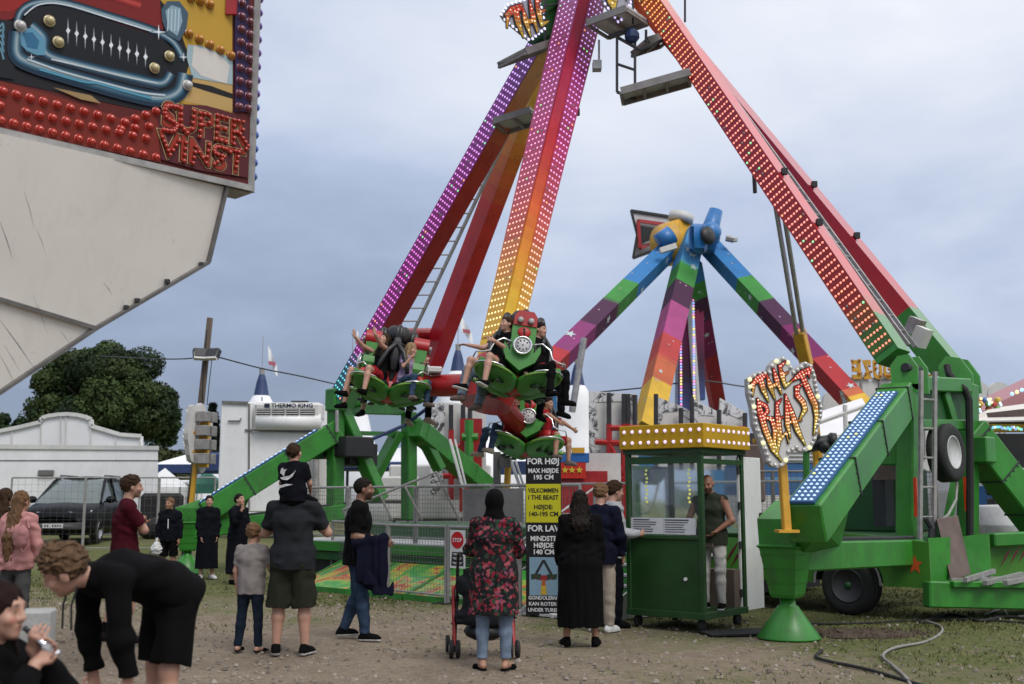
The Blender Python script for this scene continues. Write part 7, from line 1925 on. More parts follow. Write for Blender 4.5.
# ---------- black people carrier behind wire fence
def van():
    Y = 31.0; c = at(79, 541, Y); zg = terrain(c.x, Y)
    t = thing('parked_van', 'black people carrier parked behind the wire fence', 'van', (c.x, Y, zg))
    t.rotation_euler[2] = R(5)
    WL[t.name] = (0, 0, 0)
    # stations along the length: y, sill z, shoulder z, half width, top z, top half width
    S_ = [(-2.28, .34, .62, .62, .66, .52), (-2.22, .26, .72, .80, .80, .66), (-2.0, .22, .82, .90, .92, .76), (-1.5, .22, .92, .94, 1.00, .82), (-1.05, .22, .98, .95, 1.06, .84), (-.2, .22, 1.0, .96, 1.08, .86), (1.2, .22, 1.02, .96, 1.10, .86), (2.1, .24, 1.04, .93, 1.1, .84), (2.32, .32, 1.0, .84, 1.05, .76)]
    m = MB().use('car_paint', smooth=True); P = []
    for i_, (y, a, b, w, h, w2) in enumerate(S_): P += [(-w*.92, y, a), (-w, y, a+.18), (-w, y, b-.12), (-w*.97, y, b), (-w2, y, h), (0, y-(.10 if i_ < 3 else 0), h+.05), (w2, y, h), (w*.97, y, b), (w, y, b-.12), (w, y, a+.18), (w*.92, y, a)]
    k = 11
    F = [(i*k+j, i*k+j+1, (i+1)*k+j+1, (i+1)*k+j) for i in range(len(S_)-1) for j in range(k-1)]+[tuple(range(k)), tuple(range((len(S_)-1)*k+k-1, (len(S_)-1)*k-1, -1))]+[(i*k+k-1, i*k, (i+1)*k, (i+1)*k+k-1) for i in range(len(S_)-1)]
    m.add([V(p) for p in P], F); body = m.build('body', t)
    # cabin: glass all round, roof and pillars
    G_ = [(-1.25, 1.04, .84), (-.15, 1.64, .64), (.3, 1.73, .66), (1.6, 1.72, .65), (2.05, 1.62, .62), (2.28, 1.08, .74)]
    m = MB().use('car_glass'); P = []
    m.smooth = True
    for i_, (y, z, w) in enumerate(G_):
        for q in (-1, -.6, 0, .6, 1): P.append(V((w*q, y-(.16*(1-q*q) if i_ < 2 else 0), z+(.05*(1-q*q) if i_ in (1, 2, 3, 4) else 0))))
    m.add(P, [(5*i+j, 5*i+j+1, 5*i+j+6, 5*i+j+5) for i in range(5) for j in range(4)]); m.smooth = False
    for sg in (-1, 1): m.add([V((sg*.84, -1.12, 1.06)), V((sg*.66, -.15, 1.655)), V((sg*.66, .3, 1.725)), V((sg*.65, 1.6, 1.715)), V((sg*.62, 2.05, 1.615)), V((sg*.82, 2.25, 1.08))], [tuple(range(6))])
    m.build('glazing', t)
    m = MB().use('car_paint', smooth=False); m.smooth = True; m.ball((0, .85, 1.70), .5, 20, None, (V((.70, 0, 0)), V((0, 1.18, 0)), V((0, 0, .10)))); m.smooth = False
    for sg in (-1, 1):
        m.beam((sg*.84, -1.14, 1.05), (sg*.665, -.16, 1.67), .07, .05); m.beam((sg*.845, .35, 1.06), (sg*.675, .35, 1.73), .06, .08); m.beam((sg*.84, 1.5, 1.06), (sg*.665, 1.5, 1.73), .06, .08); m.beam((sg*.66, -.15, 1.68), (sg*.66, 2.0, 1.69), .05, .07)
    m.build('roof', t)
    m = MB().use('dark_metal')
    for sg in (-1, 1): m.path([(sg*.60, -.05, 1.74), (sg*.60, .05, 1.80), (sg*.60, 1.6, 1.80), (sg*.60, 1.75, 1.74)], .022, 6)
    m.build('roof_rail', t)
    for sg in (-1, 1):
        m = MB().use('glass'); m.use('chrome'); m.prism([V((sg*.40, -2.235, .68)), V((sg*.80, -2.13, .70)), V((sg*.88, -1.98, .86)), V((sg*.46, -2.17, .82))], V((0, .05, 0))); m.use('offwhite'); m.prism([V((sg*.42, -2.25, .69)), V((sg*.78, -2.15, .71)), V((sg*.84, -2.02, .84)), V((sg*.47, -2.19, .81))], V((0, .02, 0))); m.build('headlight', t)
        m = MB().use('car_paint', smooth=True); m.ball((sg*1.03, -.88, 1.14), .12, 12, None, (V((.13, 0, 0)), V((0, .07, 0)), V((0, 0, .10)))); m.beam((sg*.86, -.9, 1.08), (sg*1.0, -.88, 1.1), .05, .05); m.build('mirror', t)
        for y in (-1.42, 1.45): wheel((sg*.84, y, .33), (sg, 0, 0), .33, .21, t, 'wheel', 'chrome', None, .66)
    m = MB().use('black'); m.prism([V((-.40, -2.262, .66)), V((.40, -2.262, .66)), V((.46, -2.21, .80)), V((-.46, -2.21, .80))], V((0, .05, 0))); m.use('chrome'); m.beam((-.45, -2.25, .815), (.45, -2.25, .815), .03, .03); m.beam((-.42, -2.275, .73), (.42, -2.275, .73), .02, .02); m.build('grille', t)
    m = MB().use('black', smooth=True); m.frame_box((0, -2.22, .45), V((.78, 0, 0)), V((0, .1, 0)), V((0, 0, .12)), bev=.05); m.build('bumper', t)
    m = MB().use('print', (.6, .6, .6)); m.frame_box((0, -2.33, .47), V((.26, 0, 0)), V((0, .008, 0)), V((0, 0, .055))); m.use('print', (.05, .05, .05))
    for i in range(7):
        if i != 2: m.frame_box((-.19+.063*i, -2.34, .47), V((.018, 0, 0)), V((0, .002, 0)), V((0, 0, .03)))
    m.build('number_plate', t)
van()
TF = 'site fence panels in front of the van'
tx = [8, 83, 157, 214]
for i, lb in enumerate(('site fence panel left of the van, behind the girls in pink', 'site fence panel in front of the van headlight', 'site fence panel behind the boy with the white bag')):
    a, b = at(tx[i], 545, 27.5), at(tx[i+1]-1, 545, 27.5)
    a.z = terrain(a.x, 27.5); b.z = terrain(b.x, 27.5); barrier('site_fence', lb, a, b, 2.1-a.z, .10, group=TF, cell=.16, post=.024, wr=.0028)
m = MB().use('concrete')
for u in (8, 83, 157): c = at(u, 545, 27.5); z = terrain(c.x, 27.5); m.box((c.x, 27.5, z+.06), (.6, .22, .13), bev=.02)

# ---------- right background: mirrored roof letters on a pale hall, trailers, food stall
Yh = 38; Yr = Yh
t = thing('funhouse_hall', 'pale corrugated hall front with round arches and yellow roof letters seen from behind', 'building', (at(880, 500, Yh).x, Yh, 0))
m = MB().use('offwhite'); bxp(798, 410, 1010, 520, Yh, Yh+3, .02)
for (u, v, r_) in ((860, 392, 15), (888, 390, 18), (905, 392, 14), (950, 392, 17), (978, 394, 13), (835, 402, 12), (1000, 394, 12)):
    c = at(u, v, Yh-.02*u % .1); k = Yh/1100; m.prism([c+V((r_*k*math.cos(a), 0, r_*k*math.sin(a))) for a in [math.pi*q/12 for q in range(13)]]+[c+V((-r_*k, 0, -25*k)), c+V((r_*k, 0, -25*k))], V((0, .15+.001*u % .05, 0)))
m.build('facade', t)
m = MB().use('galv')
for u in range(800, 1010, 5): m.beam(at(u, 412, Yh-.03), at(u, 460, Yh-.03), .03, .03, V((0, 1, 0)))
for u in (861, 880, 905, 935, 972): m.tube(at(u, 372, Yh-.1), at(u, 410, Yh-.1), .05, 6)
m.beam(at(845, 378, Yh-.1), at(975, 380, Yh-.1), .06, .06)
m.build('rib', t)
m = MB().use('yellow'); k = Yh/1100
for ch, u in (('E', 857.5), ('Z', 868), ('U', 878.5), ('O', 889), ('H', 900), ('Y', 924), ('T', 935), ('I', 945), ('C', 966)):
    o = at(u, 378 if u < 905 else 381, Yh-.2)
    for dy in (0, .12): m.text(ch, o+V((0, dy, 0)), V((-1, 0, 0)), Z, 18*k, 0, bold=.045, width=(8.6 if ch != 'I' else 3)*k)
build_each(m, 'roof_letter', t, .02)
m = MB().use('print')
for i in range(30):
    u = 852+rng.random()*118
    if 906 < u < 925: continue
    m.use('bulb_amber'); m.dot(at(u, 360+rng.random()*16, Yh-.25), V((0, -1, 0)), .06, 6)
m.build('letter_bulb', t)
Yr = 29; t = thing('white_trailer', 'white and blue trailer with ribbed side behind the mesh fence', 'trailer', (at(850, 510, 29).x, 29, .0))
m = MB().use('white'); bxp(742, 436, 905, 463, 29, 31.5, .02); m.use('print', (.05, .14, .32)); bxp(742, 463.5, 905, 495, 29.02, 31.5, 0); m.use('offwhite'); bxp(742, 495.5, 905, 524, 29.0, 31.4, 0)
m.use('galv')
for v in range(440, 463, 4): bxp(742, v, 905, v+.8, 28.96, 29, 0)
m.use('print', (.14, .28, .45)); bxp(742, 477, 905, 480, 28.98, 29.01, 0); m.build('body', t)
m = MB().use('tent_white'); m.prism([at(800, 418, 30), at(862, 398, 31), at(880, 430, 30), at(800, 440, 29.5)], V((0, .2, 0))); m.use('offwhite'); m.tube(at(798, 430, 29), at(868, 405, 29), .06, 6); m.tube(at(815, 410, 29), at(816, 440, 29), .06, 6); m.tube(at(845, 405, 29), at(846, 440, 29), .06, 6); m.build('canopy', t)
m = MB().use('paint', (.45, .45, .08)); m.prism([at(846, 440, 22), at(858, 429, 22.5), at(878, 427, 23), at(862, 440, 22.3)], V((0, 0, -.08))); m.use('ride_green'); m.beam(at(858, 438, 22), at(880, 426, 23), .06, .1); tag(m.build('awning_flap', None, origin=at(860, 440, 22)), 'small pale yellow flap peeking over the lit outrigger', 'flap')
m = MB().use('board'); bxpY = at(752, 452, 27); m.box((bxpY.x, 27, 2.2), (.5, .5, 1.4), bev=.05); m.use('dark_metal'); m.box((bxpY.x-.1, 27.3, 3.05), (1.2, .6, .25)); m.beam((bxpY.x, 27, 0), (bxpY.x, 27, 1.5), .1, .1); tag(m.build('chimney_box', None, origin=V((bxpY.x, 27, 0))), 'brown box under a dark lid just right of the booth header', 'box')

Yq = 24; Yr = Yq
t = thing('food_stall', 'food stall with cream awning, pink roof and lit sign', 'stall', (at(1000, 500, 24).x, 24, 0))
m = MB().use('print', (.45, .22, .24)); m.prism([at(975, 416, 25), at(1000, 402, 25), at(1075, 366, 25), at(1075, 412, 25)], V((0, 1.5, .1))); m.build('roof', t)
m = MB().use('canopy', smooth=False); P = [at(965, 420, 21.5), at(985, 411, 23), at(1080, 398, 23), at(1080, 420, 21), at(984, 421, 21.6)]
a_, b_, c_, d_ = at(964, 421, 22), at(1085, 419, 20.5), at(1085, 396, 23.6), at(992, 408, 24)
m.add([a_, b_, c_, d_, a_-Z*.03, b_-Z*.03, c_-Z*.03, d_-Z*.03], [(0, 1, 2, 3), (7, 6, 5, 4), (0, 4, 5, 1), (1, 5, 6, 2), (2, 6, 7, 3), (3, 7, 4, 0)])
m.add([at(964, 421, 22), at(985, 412, 22.2), at(988, 424, 22.2), at(978, 424, 22)], [(0, 1, 2, 3)])
m.use('board'); m.add([at(986, 413, 22.1), at(1085, 402, 21), at(1085, 424, 21), at(990, 424, 22.1)], [(0, 1, 2, 3)]); m.build('awning', t)
m = MB().use('black'); bxp(962, 432, 1080, 468, 24.6, 26, 0); m.use('white'); bxp(958, 468, 1080, 492, 24, 26, .02); m.use('print', (.05, .15, .35)); bxp(958, 486, 1000, 505, 23.98, 24.1, 0); m.use('offwhite'); bxp(958, 492.5, 1080, 522, 24.02, 26, 0); m.use('dark_metal'); bxp(1012, 474, 1080, 482, 23.97, 24.0, 0); m.build('counter', t)  # black block above the counter paints the shade inside the stall
m = MB().use('yellow'); bxp(980, 424, 1030, 433, 23.6, 23.75, .02); m.build('lit_sign', t)
m = MB()
for i in range(16):
    c = rng.choice(((.3, .5, 1), (.2, .8, 1), (.9, .9, 1), (.4, .9, .5))); m.use('led'); m.box(at(993+1.9*i, 428+rng.uniform(-1.5, 1.5), 23.55), (.04, .03, .05), 0, c)
m.build('light_strip', t)
for i, u in enumerate((971, 979, 988, 996)):
    m = MB(); c = at(u, 408, 23.8); kk = 23.8/1100
    for q in range(5): m.use('plastic', rng.choice(((.45, .06, .05), (.6, .4, .05), (.1, .2, .5), (.15, .35, .08), (.5, .2, .35))), smooth=True); m.ball(c+V((rng.uniform(-2, 2)*kk, rng.uniform(-.1, .1), (8-4.2*q)*kk)), .11, 8, None, (V((3.6*kk, 0, 0)), V((0, .08, 0)), V((0, 0, 3.2*kk))))
    for q in range(6): m.use('led', rng.choice(((1, .9, .4), (.5, .8, 1)))); m.dot(c+V((rng.uniform(-3, 3)*kk, -.12, rng.uniform(-9, 9)*kk)), V((0, -1, 0)), .03, 6)
    o = m.build('lit_ornament', t)
m = MB().use('offwhite', smooth=True); 
for i in range(4): 
    c = at(1012+5*i, 394-2*i, 24.6); m.use('led', rng.choice(((.4, .7, 1), (1, .8, .4)))); m.ball(c, .05, 6)
m.build('roof_lamp', t)
for i, (u, w) in enumerate(((1001, .42), (1016, .40))):
    m = MB().use('alu', smooth=True); c = at(u, 520, 20.5); m.lathe([(w*.9, 0), (w, .05), (w, .34), (w*1.02, .36), (w, .38), (w, .68), (w*.9, .72), (w*.2, .73)], (c.x, 20.5+.3*i, .75), (0, 0, 1), 20); m.use('board'); m.lathe([(w*.7, 0), (w*.7, .74)], (c.x, 20.5+.3*i, 0), (0, 0, 1), 10)
    tag(m.build('steel_keg', None, origin=V((c.x, 20.5, .0))), ('steel drum nearest the tower in front of the food stall', 'steel drum furthest right in front of the food stall')[i], 'drum', 'steel drums')
m = MB().use('black'); c = at(996, 480, 22); m.box((c.x, 22, 1.9), (.35, .35, .5), bev=.05); m.box((c.x, 22, .8), (.3, .3, 1.6), bev=.02); tag(m.build('coffee_urn', None, origin=V((c.x, 22, 0))), 'dark urn above the steel drums before the white counter', 'urn')
def jeans(root, J, S, vox, col, le=.95, off=.010):
    F = Field(vox); o = off*S
    F.ec(J['pel']-V((0, 0, .06*S)), J['pel']+V((0, 0, .08*S)), V((1, 0, 0)), (.165*S+o, .112*S+o), (.16*S+o, .105*S+o))
    for sd in (1, -1):
        hp, kn, an = J['hip', sd], J['kn', sd], J['an', sd]; cf = kn.lerp(an, .3)
        F.rc(hp, kn, .085*S+o, .057*S+o, .03); F.rc(kn, cf, .057*S+o, .058*S+o, .02); F.rc(cf, kn.lerp(an, le), .058*S+o, .042*S+o, .02, fb=True)
    F.fold = (.006, 13, 2.2); vs, qs = F.mesh(); np_obj('jeans', vs, qs, [M('cloth_'+col)], root)
def stripes(root, J):
    m = MB().use('cloth_ink'); WL[root.name] = (0, 0, 0)
    for sd in (1, -1):
        a, b = J['sh', sd], J['el', sd]; o = V((.078*sd, .0, .0))
        m.beam(a+o*.9+V((0, -.012, 0)), b+o*.85+V((0, -.012, 0)), .012, .012); m.beam(a+o*.9+V((0, .014, 0)), b+o*.85+V((0, .014, 0)), .012, .012)
    m.build('sleeve_stripe', root)
    m = MB().use('white', smooth=True)
    for sd in (1, -1): c = J['wr', sd]+J['hdir', sd]*.09+V((0, 0, -.02)); m.lathe([(.022, -.05), (.034, .06)], c, (0, .1, 1), 14)
    m.build('paper_cup', root)
# ---------- people
PI = math.pi
def gp(px, py): 
    g = gnd(px, py)
    for _ in range(3): g = gnd(px, py, terrain(g.x, g.y))
    return (g.x, g.y, terrain(g.x, g.y))
LT = (.44, .245, .175); DK = (.17, .085, .05); MD = (.36, .19, .12)
UP = V((0, 0, 1))
only = globals().get('ONLY_PEOPLE')

# man bending down at the left, hands on his knees, black hoodie and shorts
def strings(root, J, S, vox, fr3, h_):
    m = MB().use('black'); c = J['nb']; f = fr3[1]
    for s_ in (-.05, .05): m.path([tuple(J['nb']+V((s_, .12, -.02))), tuple(J['nb']+V((s_, .15, -.12))), tuple(J['nb']+V((s_*1.1, .145, -.25)))], .006, 5)
    WL[root.name] = (0, 0, 0); m.build('drawstring', root)
    m = MB().use('cloth_beige'); p = J['hip', 1]+V((.105, -.02, -.02)); m.ball(p, .02, 6, None, (V((.01, 0, 0)), V((0, .035, 0)), V((0, 0, .022)))); m.build('pocket_lining', root)
def pos(px, Y): p = at(px, 500, Y); return (p.x, Y, terrain(p.x, Y))
person('man in black hoodie and shorts bending forward, hands near his knees', pos(176, 6.6), R(136), 1.68, hs=1.20, vox=.006,
       tl=(0, .88, .48), tu=(.0, 1.0, -.15), neck=(0, 1, .05), look=(.62, .72, -.44), ra=((.10, -.10, -1), (.02, -.22, -1)), la=((-.10, -.05, -1), (.0, -.25, -1)), curl=.45,
       rl=((.05, .06, -1), (.02, -.06, -1)), ll=((-.06, .16, -1), (-.02, -.05, -1)), skin=LT, girth=1.0,
       top=dict(col='black', sleeve=.97, off=.022, loose=.13, hem=.10, fold=.010, ff=9, box=.9), bottom=dict(kind='shorts', col='black', off=.02, len=.92, loose=.02, fold=.009, ff=10), shoes=dict(col='black', sole='offwhite'),
       hair=dict(kind='curly', col='hair_fair', rough=.011), hood=True, extra=strings)
# seated girl with bottle
def bottle(root, J, S, vox, fr3, h_):
    pass
g_, gJ = person('young woman with long dark hair in a black hoodie, seated, drinking from a bottle', pos(-6, 4.5), R(-98), 1.62, vox=.006, seat=.34,
       tl=(0, -.02, 1), tu=(0, .10, 1), look=(.0, 1, -.03), neck=(0, .2, 1), ra=(lambda J, S: J['hc']+V((.02, .17, -.20)), (.8, -.1, -1)), la=(lambda J, S: J['hc']+V((-.04, .12, -.15)), (-.8, -.1, -1)), rh=(-.45, .5, .65), lh=(.5, .45, .60), curl=1.1,
       rl=((.12, 1, -.1), (.0, .0, -1)), ll=((-.12, 1, -.1), (.0, .05, -1)), skin=LT, female=True,
       top=dict(col='black', sleeve=.95, off=.020, loose=.12, hem=.05, fold=.009), bottom=dict(kind='trousers', col='black', off=.016), shoes=dict(col='black'), hair=dict(kind='long', col='hair_auburn', len=.30, t=.008, rough=.006), hood=True)
hr, hl_ = wpos(g_, gJ['wr', 1]), wpos(g_, gJ['wr', -1])
mouth = wpos(g_, gJ['hc']+V((0, .100, -.062)))
m = MB().use('chrome', smooth=True); bd_ = (wpos(g_, gJ['wr', 1]+gJ['hdir', 1]*.075)-mouth).normalized()
m.lathe([(.007, 0), (.009, .004), (.009, .04), (.016, .08), (.019, .10), (.019, .17), (.017, .18)], mouth, bd_, 18); m.use('alu'); m.lathe([(.0195, .11), (.0195, .16)], mouth, bd_, 18); m.use('black'); m.lathe([(.011, .001), (.011, .03)], mouth, bd_, 14)
tag(m.build('bottle', None, origin=mouth), 'slim silver bottle raised to the seated woman\'s mouth', 'bottle')
m = MB().use('concrete'); c = at(36, 640, 5.6); m.box((c.x, 5.6, .61), (.15, .2, .88), R(14), bev=.008); tag(m.build('concrete_block', None, origin=V((c.x, 5.6, .17))), 'pale grey concrete block standing beside the seated young woman', 'block')
m = MB().use('board'); c = pos(-6, 4.5); zt2 = c[2]; m.box((c[0], c[1], zt2+.23), (.5, .5, .05), R(10), bev=.01); m.box((c[0]-.18, c[1], zt2+.10), (.06, .42, .205), R(10)); m.box((c[0]+.18, c[1], zt2+.10), (.06, .42, .205), R(10)); tag(m.build('bench', None, origin=V(c)), 'low wooden bench under the seated young woman', 'bench')

# two girls at the left edge
def shoulder_bag(root, J, S, vox, fr3, h_):
    F = Field(.012); c = J['waist']+V((.19, -.19, .10)); F.el(c, (V((1, 0, 0)), V((0, 1, 0)), UP), (.10, .06, .13), .02); F.fold = (.006, 18, 1.0)
    vs, qs = F.mesh(); np_obj('bag', vs, qs, [M('cloth_rose_bag')], root)
    m = MB().use('cloth_rose_bag'); WL[root.name] = (0, 0, 0); m.path([tuple(c+V((-.06, .02, .1))), tuple(J['sh', 1]+V((-.05, -.03, .07))), tuple(c+V((.07, .04, .1)))], .010, 6); m.path([tuple(c+V((.02, -.03, -.1))), tuple(c+V((.06, -.02, -.17))), tuple(c+V((.1, 0, -.09)))], .008, 6); m.build('strap', root)
person('girl with very long fair hair in a pale pink hoodie, grey trousers, seen from behind', pos(20, 12.9), R(-14), 1.66, ra=((.30, .05, -1), (.10, .34, -1)), la=((-.22, .02, -1), (.05, .3, -1)), look=(.1, 1, .05), rl=((.06, .0, -1), (.0, -.02, -1)), skin=LT, female=True,
       top=dict(col='pink', sleeve=.92, off=.022, loose=.18, hem=.12, fold=.015, box=1.0), bottom=dict(kind='trousers', col='grey_trousers', off=.014, loose=.01, fold=.010), shoes=dict(col='white'), hair=dict(kind='long', col='hair_sandy', len=.52, rough=.008, front=False, w=.85), extra=shoulder_bag)
person('girl with brown hair and pale trousers, half hidden beside the pink hoodie', pos(4, 14.2), R(-5), 1.70, look=(.15, 1, .1), rl=((.05, .0, -1), (.0, -.02, -1)), skin=LT, female=True,
       top=dict(col='black', sleeve=.95, off=.02, hem=.05), bottom=dict(kind='trousers', col='lightgrey', off=.014), shoes=dict(col='white'), hair=dict(kind='long', col='hair_brown', len=.42, rough=.008, front=False))
# man in maroon tee with crossed arms
person('man with short brown hair in a maroon t-shirt, arms crossed', gp(120, 642), R(-66), 1.85, look=(.0, 1, .02), neck=(0, .2, 1), tl=(0, -.03, 1), tu=(0, .05, 1), ra=(lambda J, S: J['chest']+V((-.04, .175, .0)), (1, .3, -.8)), la=(lambda J, S: J['chest']+V((.05, .20, -.03)), (-1, .3, -.8)), rh=(-1, -.25, .2), lh=(1, -.25, .15), curl=.8,
       rl=((.05, .18, -1), (.02, -.12, -1)), ll=((-.05, -.14, -1), (-.02, -.22, -1)), skin=LT, top=dict(col='maroon', sleeve=.40, off=.014, hem=.10, loose=.08, fold=.010, ff=13), bottom=dict(kind='shorts', col='charcoal', off=.02, len=.98), shoes=dict(col='hair_dark', sole='black'), socks=('black', .3), hair=dict(kind='short', col='hair_brown', t=.016), beard=((.10, .055, .035), .55))
# boy with white bag
def white_bag(root, J, S, vox, fr3, h_):
    F = Field(.012); c = J['wr', 1]+V((0, .04, -.19)); F.el(c, (V((1, 0, 0)), V((0, 1, 0)), UP), (.12, .08, .13), .02); F.rc(c+V((0, 0, .1)), c+V((0, 0, .2)), .035, .02, .03); F.fold = (.012, 24, 2.0)
    vs, qs = F.mesh(); np_obj('plastic_bag', vs, qs, [M('cloth_white')], root)
    m = MB().use('cloth_white'); WL[root.name] = (0, 0, 0); m.tube(tuple(J['chest']+V((-.03, .135, .02))), tuple(J['waist']+V((-.03, .13, -.05))), .012, 6); m.build('hoodie_cord', root)
person('boy in a dark hooded jacket and shorts holding a white plastic bag', pos(171, 22.2), R(170), 1.58, hs=1.05, look=(.15, 1, .0), ra=((.16, .06, -1), (-.02, .16, -1)), skin=MD, top=dict(col='ink', sleeve=.97, off=.022, hem=.12, loose=.15), bottom=dict(kind='shorts', col='black', off=.02, len=.95), shoes=dict(col='black'), hair=dict(kind='short', col='hair_sandy'), hood=True, extra=white_bag)
# two women in long dark coats by the left foot
person('woman in a long dark hooded coat and white trainers beside the green foot', gp(206, 579), R(-150), 1.63, look=(.15, 1, .04), ra=((.12, .10, -1), (-.15, .25, -1)), la=((-.12, .10, -1), (.15, .25, -1)), skin=LT, female=True, top=dict(col='ink', sleeve=.98, off=.022, hem=.08, loose=.12), bottom=dict(kind='skirt', name='coat_skirt', col='ink', len=.72, off=.03, flare=1.25), shoes=dict(col='white'), hair=dict(kind='tied', col='hair_dark'), hood=True)
person('woman in a long dark coat raising one hand to point at the ride', gp(236, 584), R(-118), 1.66, look=(.0, 1, .25), ra=((.30, .60, -.55), (.0, .55, 1)), rh=(0, .3, 1), la=((-.12, .20, -1), (.3, .8, -.2)), skin=LT, female=True, curl=.35, top=dict(col='ink', sleeve=.96, off=.024, hem=.08, loose=.14), bottom=dict(kind='skirt', name='coat_skirt', col='ink', len=.74, off=.03, flare=1.3), shoes=dict(col='black'), hair=dict(kind='tied', col='hair_dark'), hood=True)
# boy in grey tee
person('small boy in a grey t-shirt and dark jeans standing beside his father', gp(249, 652), R(-14), 1.29, hs=1.22, look=(.1, 1, .12), ra=((.30, .25, -1), (.35, .8, -.15)), la=((-.20, -.02, -1), (.05, .16, -1)), rl=((.05, .03, -1), (.06, -.04, -1)), ll=((-.10, .0, -1), (-.08, -.04, -1)), skin=LT, top=dict(col='greytee', sleeve=.38, off=.016, hem=.14, loose=.12, fold=.010, ff=14), bottom=dict(kind='trousers', col='dark_denim', off=.014, fold=.006), shoes=dict(col='black', kind='sandal'), hair=dict(kind='short', col='hair_sandy', t=.010))
# father with child on his shoulders
fa, fJ = person('man in charcoal t-shirt and olive cargo shorts carrying a child on his shoulders', gp(290, 655), R(-4), 1.84, girth=1.12, look=(.05, 1, .1), neck=(0, .35, 1), ra=(lambda J, S: J['nb']+V((.13, .25, -.20)), (1, -.2, -.9)), la=(lambda J, S: J['nb']+V((-.13, .25, -.20)), (-1, -.2, -.9)), rh=(-.4, .6, .5), lh=(.4, .6, .5), rl=((.07, .02, -1), (.05, -.04, -1)), ll=((-.07, .0, -1), (-.03, -.04, -1)), skin=LT,
       top=dict(col='charcoal', sleeve=.40, off=.016, hem=.12, loose=.08, fold=.012, ff=12), bottom=dict(kind='shorts', col='olive', off=.024, len=1.06, loose=.02, fold=.009), shoes=dict(col='black', sole='offwhite'), hair=dict(kind='short', col='hair_brown'))
def tee_print(root, J, S, vox, fr3, h_):
    m = MB().use('print', (.55, .55, .55)); WL[root.name] = (0, 0, 0); c = J['chest']+V((-.01, -.150, .0))
    def q(u, v, d=0): return c+V((u, -.002-d+abs(u)*.12, v))
    for P in ([(-.085, .02), (-.06, .0), (-.04, -.02), (-.03, .03), (-.01, .06), (-.045, .05), (-.055, .075), (-.075, .06)], [(-.04, -.02), (.02, -.01), (.06, .02), (.085, .05), (.05, -.02), (.0, -.055), (-.06, -.05), (-.085, -.03)], [(-.10, -.115), (-.02, -.095), (.06, -.10), (.0, -.115), (-.09, -.14)]): m.add([q(u, v) for u, v in P], [tuple(range(len(P)))])
    m.build('shirt_print', root)
sp_ = wpos(fa, fJ['nb'])
person('child in a black t-shirt with white print riding on the man\'s shoulders', (sp_.x-.01, sp_.y-.05, sp_.z), R(-8), 1.08, hs=1.30, girth=1.08, seat=.085, tl=(0, .02, 1), tu=(0, .06, 1), look=(.22, 1, .32), ra=((.22, .45, -1), (-.2, .8, -.5)), la=((-.22, .45, -1), (.2, .8, -.5)),
       rl=((.30, 1, -.22), (.0, .05, -1)), ll=((-.30, 1, -.22), (.0, .05, -1)), skin=LT, top=dict(col='ink', sleeve=.40, off=.018, hem=.10, loose=.16, fold=.006), bottom=dict(kind='trousers', col='black', off=.016, loose=.012), shoes=dict(col='black'), hair=dict(kind='short', col='hair_brown', t=.014), extra=tee_print)
# man in black polo carrying a jacket
def jacket(root, J, S, vox, fr3, h_):
    F = Field(.009); a = J['wr', 1]+V((.02, -.02, .015)); b = a+V((.0, -.16, -.0))
    F.ec(a+V((0, .06, -.01)), a+V((.0, .05, -.62)), V((0, 1, 0)), (.07, .035), (.12, .045), .03, fb=True); F.ec(a+V((0, -.10, -.03)), a+V((.02, -.10, -.50)), V((0, 1, 0)), (.11, .04), (.12, .045), .05, fb=True); F.rc(a+V((0, .09, .0)), a+V((0, -.22, -.05)), .045, .05, .03)
    F.fold = (.018, 13, 4.0, (1.6, 1.6, .35)); vs, qs = F.mesh(); np_obj('carried_jacket', vs, qs, [M('cloth_navy')], root)
person('bearded man in a black polo and blue jeans carrying a dark jacket over his arm', gp(356, 640), R(-84), 1.82, girth=1.10, look=(.0, 1, .02), neck=(0, .3, 1), ra=((.12, -.10, -1), (-.02, 1, -.12)), la=((-.14, .1, -1), (.05, .9, -.25)), curl=.8, rl=((.05, .14, -1), (.02, .10, -1)), ll=((-.05, .02, -1), (-.02, -.42, -1)), skin=(.20, .10, .06),
       top=dict(col='black', sleeve=.46, off=.016, hem=.12, loose=.08), bottom=dict(kind='trousers', col='denim', off=.012, fold=.007), shoes=dict(col='black', sole='offwhite'), hair=dict(kind='crop', col='hair_dark', t=.010), beard=((.015, .010, .008), .8), extra=jacket)
# woman in flowered tunic with pushchair
person('woman with a black headscarf in a red flowered black tunic and pale jeans, filming', gp(494, 670), R(-3), 1.66, girth=1.08, look=(.0, 1, .18), ra=((.30, .42, -1), (-.42, .50, 1)), la=((-.30, .42, -1), (.42, .50, 1)), rh=(-.2, .3, .9), lh=(.2, .3, .9), curl=.9, rl=((.04, .02, -1), (.01, -.04, -1)), ll=((-.04, .02, -1), (-.01, -.04, -1)), skin=MD, female=True, rf=(.35, 1, 0), lf=(-.35, 1, 0),
       top=dict(col='floral_cloth', sleeve=.92, off=.020, hem=.05, loose=.10), bottom=dict(kind='skirt', name='tunic_skirt', col='floral_cloth', len=.40, off=.030, flare=1.22), shoes=dict(col='black', kind='sandal'), hair=dict(kind='scarf', col='black', t=.016),
       extra=lambda root, J, S, vox, fr3, h_: jeans(root, J, S, vox, 'pale_denim', .90))
